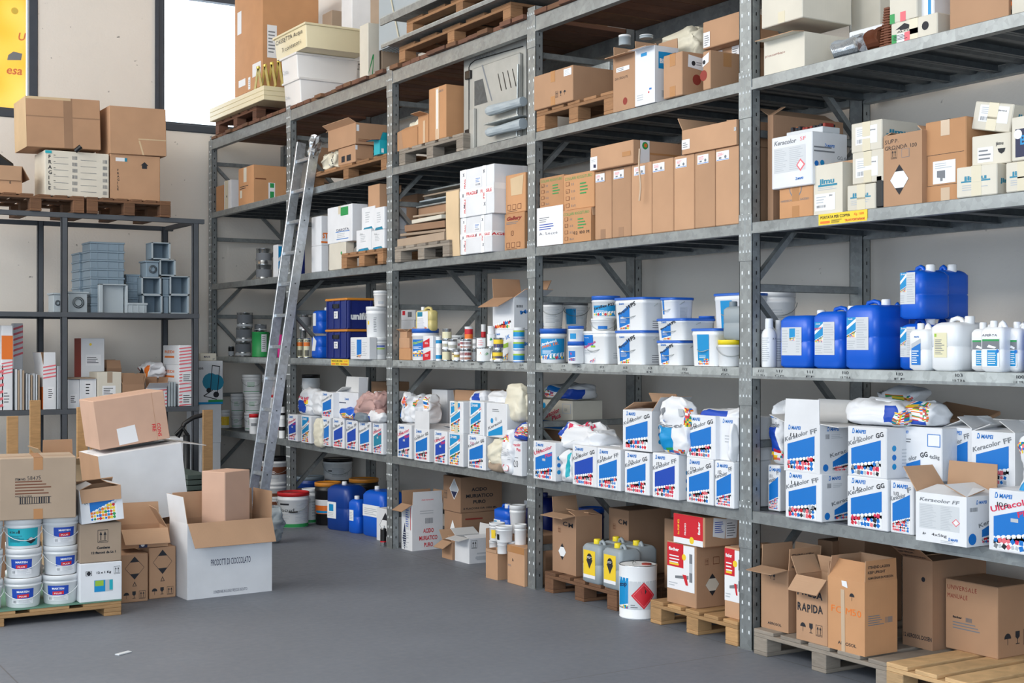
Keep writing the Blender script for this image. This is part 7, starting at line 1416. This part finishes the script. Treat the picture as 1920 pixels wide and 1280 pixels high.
bag('mottled dark and white plastic bag with red marks at the back of the bottom shelf', 0, 0, 0, A1+.251, loc=(xx-.1, 7.74), w=.24, d=.2, h=.15, m='bagw', pat=[(.0,.2,.3,.9,'dred',0),(.4,.3,.6,.7,'ink',0),(.7,.2,.9,.9,'org',0)], seed=101, rough=.8, name='plastic_bag')
z = A1
for i, rt in enumerate((721, 684, 647)):
    z = ctb('white carton with red diagonal stripes, %s of the column beside the shelving end' % ('lowest','middle','topmost')[i], 336, 366, rt, z+.001, yb-.03, .5, m='wcard', front=DIA(0,.95,6)+(PL(.2,.1,.95,.6) if i < 2 else []), left=[T('REDI',.1,.6,.18,'org',b=1.5,fit=.6),('r',.1,.35,.7,.45,'org')])
for i in range(3): tag(MB().box(fx(316+i*5,yb-.02), fx(319.5+i*5,yb-.02), yb-.02, yb+.3, A1, zr(716, fx(316,yb), yb), 'pvc_l', .001).build('tile'), 'grey upright tile slab beside the column of striped cartons', 'tile', 'grey tiles beside the striped column')
# beside the shelving
y_ = 7.75
z0_ = ctb('white carton at the floor beside the grey shelving, lowest', 376, 414, 900, 0, y_, .4, m='wcard', h=.62)
z1_ = ctb('plain white carton carrying the hose reel carton', 374, 415, 757, z0_+.001, y_, .4, m='wcard')
z = ctb('white carton picturing a blue hose reel with a black frame', 372, 418, 676, z1_+.001, y_-.02, .42, m='wcard', front=[('r',0,.0,1,.05,'cyan'),('r',.4,.05,1,.1,'grn'),('c',.5,.52,.085,'teal'),('c',.72,.5,.08,'teal'),('q',[(.55,.9),(.58,.9),(.5,.3),(.47,.3)],'ink'),('q',[(.55,.9),(.55,.88),(.85,.86),(.85,.88)],'ink'),('q',[(.85,.88),(.88,.88),(.78,.2),(.75,.2)],'ink'),('q',[(.2,.2),(.22,.18),(.6,.32),(.6,.34)],'ink'),('q',[(.2,.2),(.22,.18),(.75,.1),(.75,.12)],'ink'),('c',.72,.22,.03,'ink'),('c',.42,.32,.025,'ink'),T('on',.02,.8,.1,'ink',b=1)])
ctb('flat carton with blue lettering on top of the hose reel carton', 376, 406, 662, z+.001, y_, .3, m='cream', front=[T('MARE',.2,.4,.35,'navy',b=1),T('EP',.75,.1,.3,'navy')])
# ---- crates of tiles behind the pile
def crate_pallet(lab, posts, y0, x0, x1, ht, fill=None):
    o = root('wooden_crate', lab, 'crate', (x0, y0, 0))
    MB().box(0, x1-x0, 0, 1.0, .10, .13, 'wood', .003).build('base_board', o)
    for s in (0, .45, .9): MB().box(0, x1-x0, s, s+.1, 0, .10, 'wood', .003).build('bearer', o)
    for (pl, pr, rt, dy) in posts:
        xa, xb = fx(pl, y0+dy), fx(pr, y0+dy); MB().box(xa-x0, xb-x0, dy-.03, dy-.004, .13, zr(rt, xa, y0+dy), 'wood', .002).build('upright_board', o)
crate_pallet('open wooden crate base with tall upright boards behind the left pile', [(12,33,780,.0),(143,163,763,.0),(55,75,750,1.03),(168,185,748,1.03)], 5.1, fx(5,5.1), fx(190,5.1), 1)
crate_pallet('open wooden crate base with one upright board by the ladder', [(379,397,768,.0)], 5.4, fx(300,5.4), fx(400,5.4), 1)
for i in range(9): tag(MB().box(fx(352,5.5), fx(393,5.5), 5.5, 6.2, .131+i*.045, .131+i*.045+.038, 'tile', .003).build('slate_slab'), 'dark greenish slab in the low stack beside the upright board by the ladder', 'slab', 'dark slabs by the ladder')
z = ctb('grey box with printed side in the gloom under the grey shelving', 318, 350, 792, 0, 6.9, .25, m='wcard', h=.74)
o = root('hand_pump', 'black metal machine handle poking up behind the big pink-brown carton', 'machine', (fx(350,6.4), 6.4, 0))
MB().lathe([(.10,0),(.10,.04),(.03,.06),(.03,.80)], 'pblack', 16).build('stand', o); MB().tube([(-.08,0,.78),(-.02,0,.90),(.06,0,.95),(.2,0,.98)], .02, 'pblack', 8).build('handle', o)
MB().tube([(-.10,0,.80),(-.05,-.03,.87),(.0,-.02,.80)], .018, 'pblack', 8).build('lever', o)
ctb('low brown open carton among the crates left of the pile', 100, 160, 830, 0, 4.5, .35, m='card_pale', h=.74, flaps={'b': 0, 'l': 40, 'r': 60, 'f': 70}, fl=.16)
ctb('dark brown carton at the left frame edge behind the pile', -30, 12, 850, 0, 4.3, .4, m='card_dark', h=.72)
# ================================================================ pile of cartons in the left foreground
PX0, PY0 = -3.95, 2.67
tag(MB().box(PX0+.0, -2.53, PY0-.005, 3.45, .0855, .0885, 'green_sheet').build('plastic_sheet'), 'thin green sheet spread over the pallet under the white buckets', 'sheet')
pallet('light wooden pallet under the white buckets at the left', PX0, PY0, 0, 1.42, .8, 'wood', H=.085, n=5, run='y', nb=3)
PB = .089; hb = .168
ML = [('r',.1,.35,.9,.92,'blue2'),('q',[(.1,.35),(.9,.35),(.9,.5),(.5,.72),(.1,.62)],'turq'),T('MARTEN',.28,.7,.15,'white',b=1.5,fit=.45),('q',[(.3,.38),(.72,.42),(.72,.62),(.3,.58)],'red'),T('PLUS',.36,.44,.11,'white',b=1,fit=.28),('r',.1,.05,.9,.36,'paper'),('l',.35,.08,.85,.34,5,'lgrey'),('b',.14,.1,.26,.25,'grey')]
CL = [('r',.0,.0,.9,1,'turq'),T('col',.08,.72,.25,'ink',b=2,fit=.3),('l',.08,.2,.5,.6,7,'navy'),('q',[(.68,.5),(.52,.3),(.68,.1),(.84,.3)],'ink'),('q',[(.68,.48),(.6,.4),(.68,.3),(.76,.4)],'lgrey')]
for c, (pl, pr, nm) in enumerate(((-58, 4, 'frame-edge'), (10, 77, 'middle'), (80, 146, 'right'))):
    z = PB
    for k in range(3):
        first = (c == 1 and k == 2)
        bucket('white bucket with a turquoise hazard label, top of the middle column on the green sheet' if first else 'white bucket with a blue and red label, %s of the %s column' % (('bottom','middle','top')[k], nm), pl+(2 if k == 1 else 0), pr, 0, z, yy=PY0+.125, h=hb-.001, label=CL if first else ML, la=62 if first else 45, turn=random.uniform(-8, 22) if not first else 5, hm='pwhite', taper=.88, lv=(.12,.82))
        z += hb
    if c: # second row of the pallet, behind
        z = PB
        for k in range(3):
            bucket('white bucket standing in the second row, %s of the %s column' % (('bottom','middle','top')[k], nm), pl+2, pr-2, 0, z, yy=PY0+.36, h=hb-.001, handle=False, hm='pwhite', taper=.88); z += hb
zt = PB+3*hb
TXT = [H('58475',.36,.64,.09,'ink',fit=.18), ('l',.2,.40,.68,.64,5,'brown'), ('b',.26,.26,.66,.36,'ink'), ('r',.25,.255,.67,.262,'ink'), ('r',.25,.36,.67,.367,'ink'), T('ITEM NO.',.2,.64,.05,'ink',b=1,fit=.14), T('MADE IN CHINA',.2,.37,.035,'ink',fit=.22)]
carton_at('battered brown carton reading 58475 on top of the white buckets', -3.01, PY0-.02, zt+.003, .415, .36, .352, rot=(R(0), 0, R(82)), m='card_grey', front=TXT, tape='tape', flaps=None, top=[('r',.0,.3,1,.34,'card_dark')])
z = PB
W0 = [T('12 x 1 Kg',.38,.72,.075,'ink',b=2,fit=.36),('a',.88,.68,.045,'ink'),('r',.14,.68,.28,.8,'ink'),('r',.155,.69,.265,.79,'white'),('c',.21,.74,.012,'ink'),('r',.34,.25,.78,.55,'lgrey'),('r',.34,.25,.6,.55,'cyan'),('r',.36,.4,.56,.54,'lime'),('r',.7,.28,.78,.54,'turq')]
z1 = ctb('white carton marked 12 x 1 Kg with a window, beside the bottom buckets', 150, 229, 1051, PB, PY0+.01, .3, m='wcard', front=W0, tape=False)
z2 = ctb('brown carton reading Contiene 12 flaconi with two arrows, middle of that stack', 150, 228, 978, z1+.002, PY0+.02, .3, m='card_grey', front=[('a',.55,.5,.075,'ink'),T('Contiene',.4,.34,.09,'ink',b=2,fit=.32),T('12 flaconi da Lt 1',.26,.22,.08,'ink',b=2,fit=.6)])
carton_at('white grout carton with coloured mosaic and a brown front flap, atop the Contiene stack', (fx(151,2.69)+fx(232,2.69))/2, PY0+.0, z2+.012, fx(231,2.69)-fx(153,2.69), .26, .20, rot=(R(-5), 0, R(86)), m='wcard', inner='card_in', flaps={'f': 172, 'b': -65, 'l': -70, 'r': -70}, fl=.08, front=[('q',[(.22,.2),(.85,.2),(.85,.8),(.22,.6)],'blue'),('mo',.22,.05,.85,.25,.3,'y'),T('Keracolor',.1,.55,.14,'grey',b=1,rot=14,fit=.6)])
# on the floor
DMD = [('q',[(.5,.95),(.14,.71),(.5,.47),(.86,.71)],'ink'),('q',[(.34,.83),(.155,.71),(.34,.59),(.66,.59),(.845,.71),(.66,.83)],'card'),('q',[(.5,.43),(.42,.33),(.58,.33)],'ink'),('q',[(.5,.40),(.45,.34),(.55,.34)],'card'),('um',.2,.06,.055,'ink'),('gl',.48,.06,.055,'ink'),('a',.78,.06,.05,'ink')]
za = cpx('brown carton with a black-tipped diamond and symbols, left of two on the floor', (227, 1131), (278, 1125.5), (300, 1118), 1036, m='card', front=DMD, d=.24)
zb = cpx('brown carton with a black-tipped diamond and symbols, right of two on the floor', (280, 1123), (330, 1118), (350, 1110), 1023, m='card', front=DMD, d=.24)
b_ = gp(280, 1124)
carton_at('open brown carton with spread flaps and a dark label on the two diamond cartons', b_[0]-.02, b_[1]+.03, max(za, zb)+.004, .29, .26, .115, rot=(0, 0, R(84)), m='card', flaps={'f': 125, 'b': 8, 'r': -30, 'l': 20}, fl=.14, stick=[('f',[('r',.38,.0,.56,.75,'navy'),('r',.4,.5,.54,.65,'paper'),('c',.46,.15,.012,'paper')])])
PR = [T('PRODOTTI DI CIOCCOLATO',.27,.42,.12,'navy',b=.3,fit=.47),T('CONSERVARE IN LUOGO FRESCO E ASCIUTTO',.3,.05,.055,'navy',fit=.4)]
carton_at('big open white carton reading PRODOTTI DI CIOCCOLATO on the floor', -2.062, 3.066, 0, .30, .574, .474, yaw=R(3.7), m='wcard', inner='card_in', side=PR, flaps={'r': 148, 'l': -4, 'b': 2, 'f': 8}, fl=.17)
kx, ky = fx(422, 2.942), 2.942; ya = R(28)
carton_at('tall pinkish-brown carton standing inside the open PRODOTTI carton', kx-.10*math.sin(ya), ky+.10*math.cos(ya), .007, .20, .235, .775, yaw=ya, m='card_pink', front=[('c',.1,.05,.01,'red')])
# big cartons at the back of the pile
ctb('brown carton standing under the big white one at the back of the pile', 215, 352, 1000, 0, 3.62, .5, m='card', h=.39)
zz = ctb('big white carton with flaps hanging open behind the pile', 200, 356, 838, .425, 3.60, .5, tilt=-7, m='wcard', inner='wcard_in', flaps={'r': 105, 'f': -89, 'b': -89, 'l': -89}, fl=.18, left=[('r',0,0,1,1,'card')])
carton_at('large pinkish-brown carton tilted on top of the big white one', (fx(190,3.66)+fx(316,3.66))/2, 3.66, zz+.03, fx(322,3.66)-fx(190,3.66), .42, .325, rot=(R(-8), 0, R(88)), m='card_pink', tape=False, front=[T('CONS',.84,.35,.1,'red',rot=-90,b=1),T('FRE',.77,.35,.1,'red',rot=-90,b=1),('r',.82,.0,.825,1,'card')], stick=[('f',[('q',[(.28,.03),(.55,.05),(.53,.4),(.27,.37)],'paper')])])
tag(MB().box(fx(345,3.9), fx(372,3.9), 3.9, 4.2, 0, .5, 'card_dark', .01).build('cardboard_box'), 'dark carton in the gap behind the tall pinkish-brown one', 'box')
bag('grey crumpled plastic sack on the floor between the PRODOTTI carton and the red-lidded pail', 0, 0, 0, 0, loc=(fx(514, 5.0)-.08, 5.0), w=.14, d=.14, h=.28, m='pgray', seed=110, rough=.8, name='plastic_sack', cat='sack')

g_ = gp(232, 1225); tag(MB().obox(Matrix.Translation((g_[0], g_[1], .004))@Matrix.Rotation(.5,4,'Z'), .09, .03, .006, 'pgrey', .001).build('plastic_scrap'), 'small crumpled scrap of clear plastic on the open floor, lower left', 'scrap')
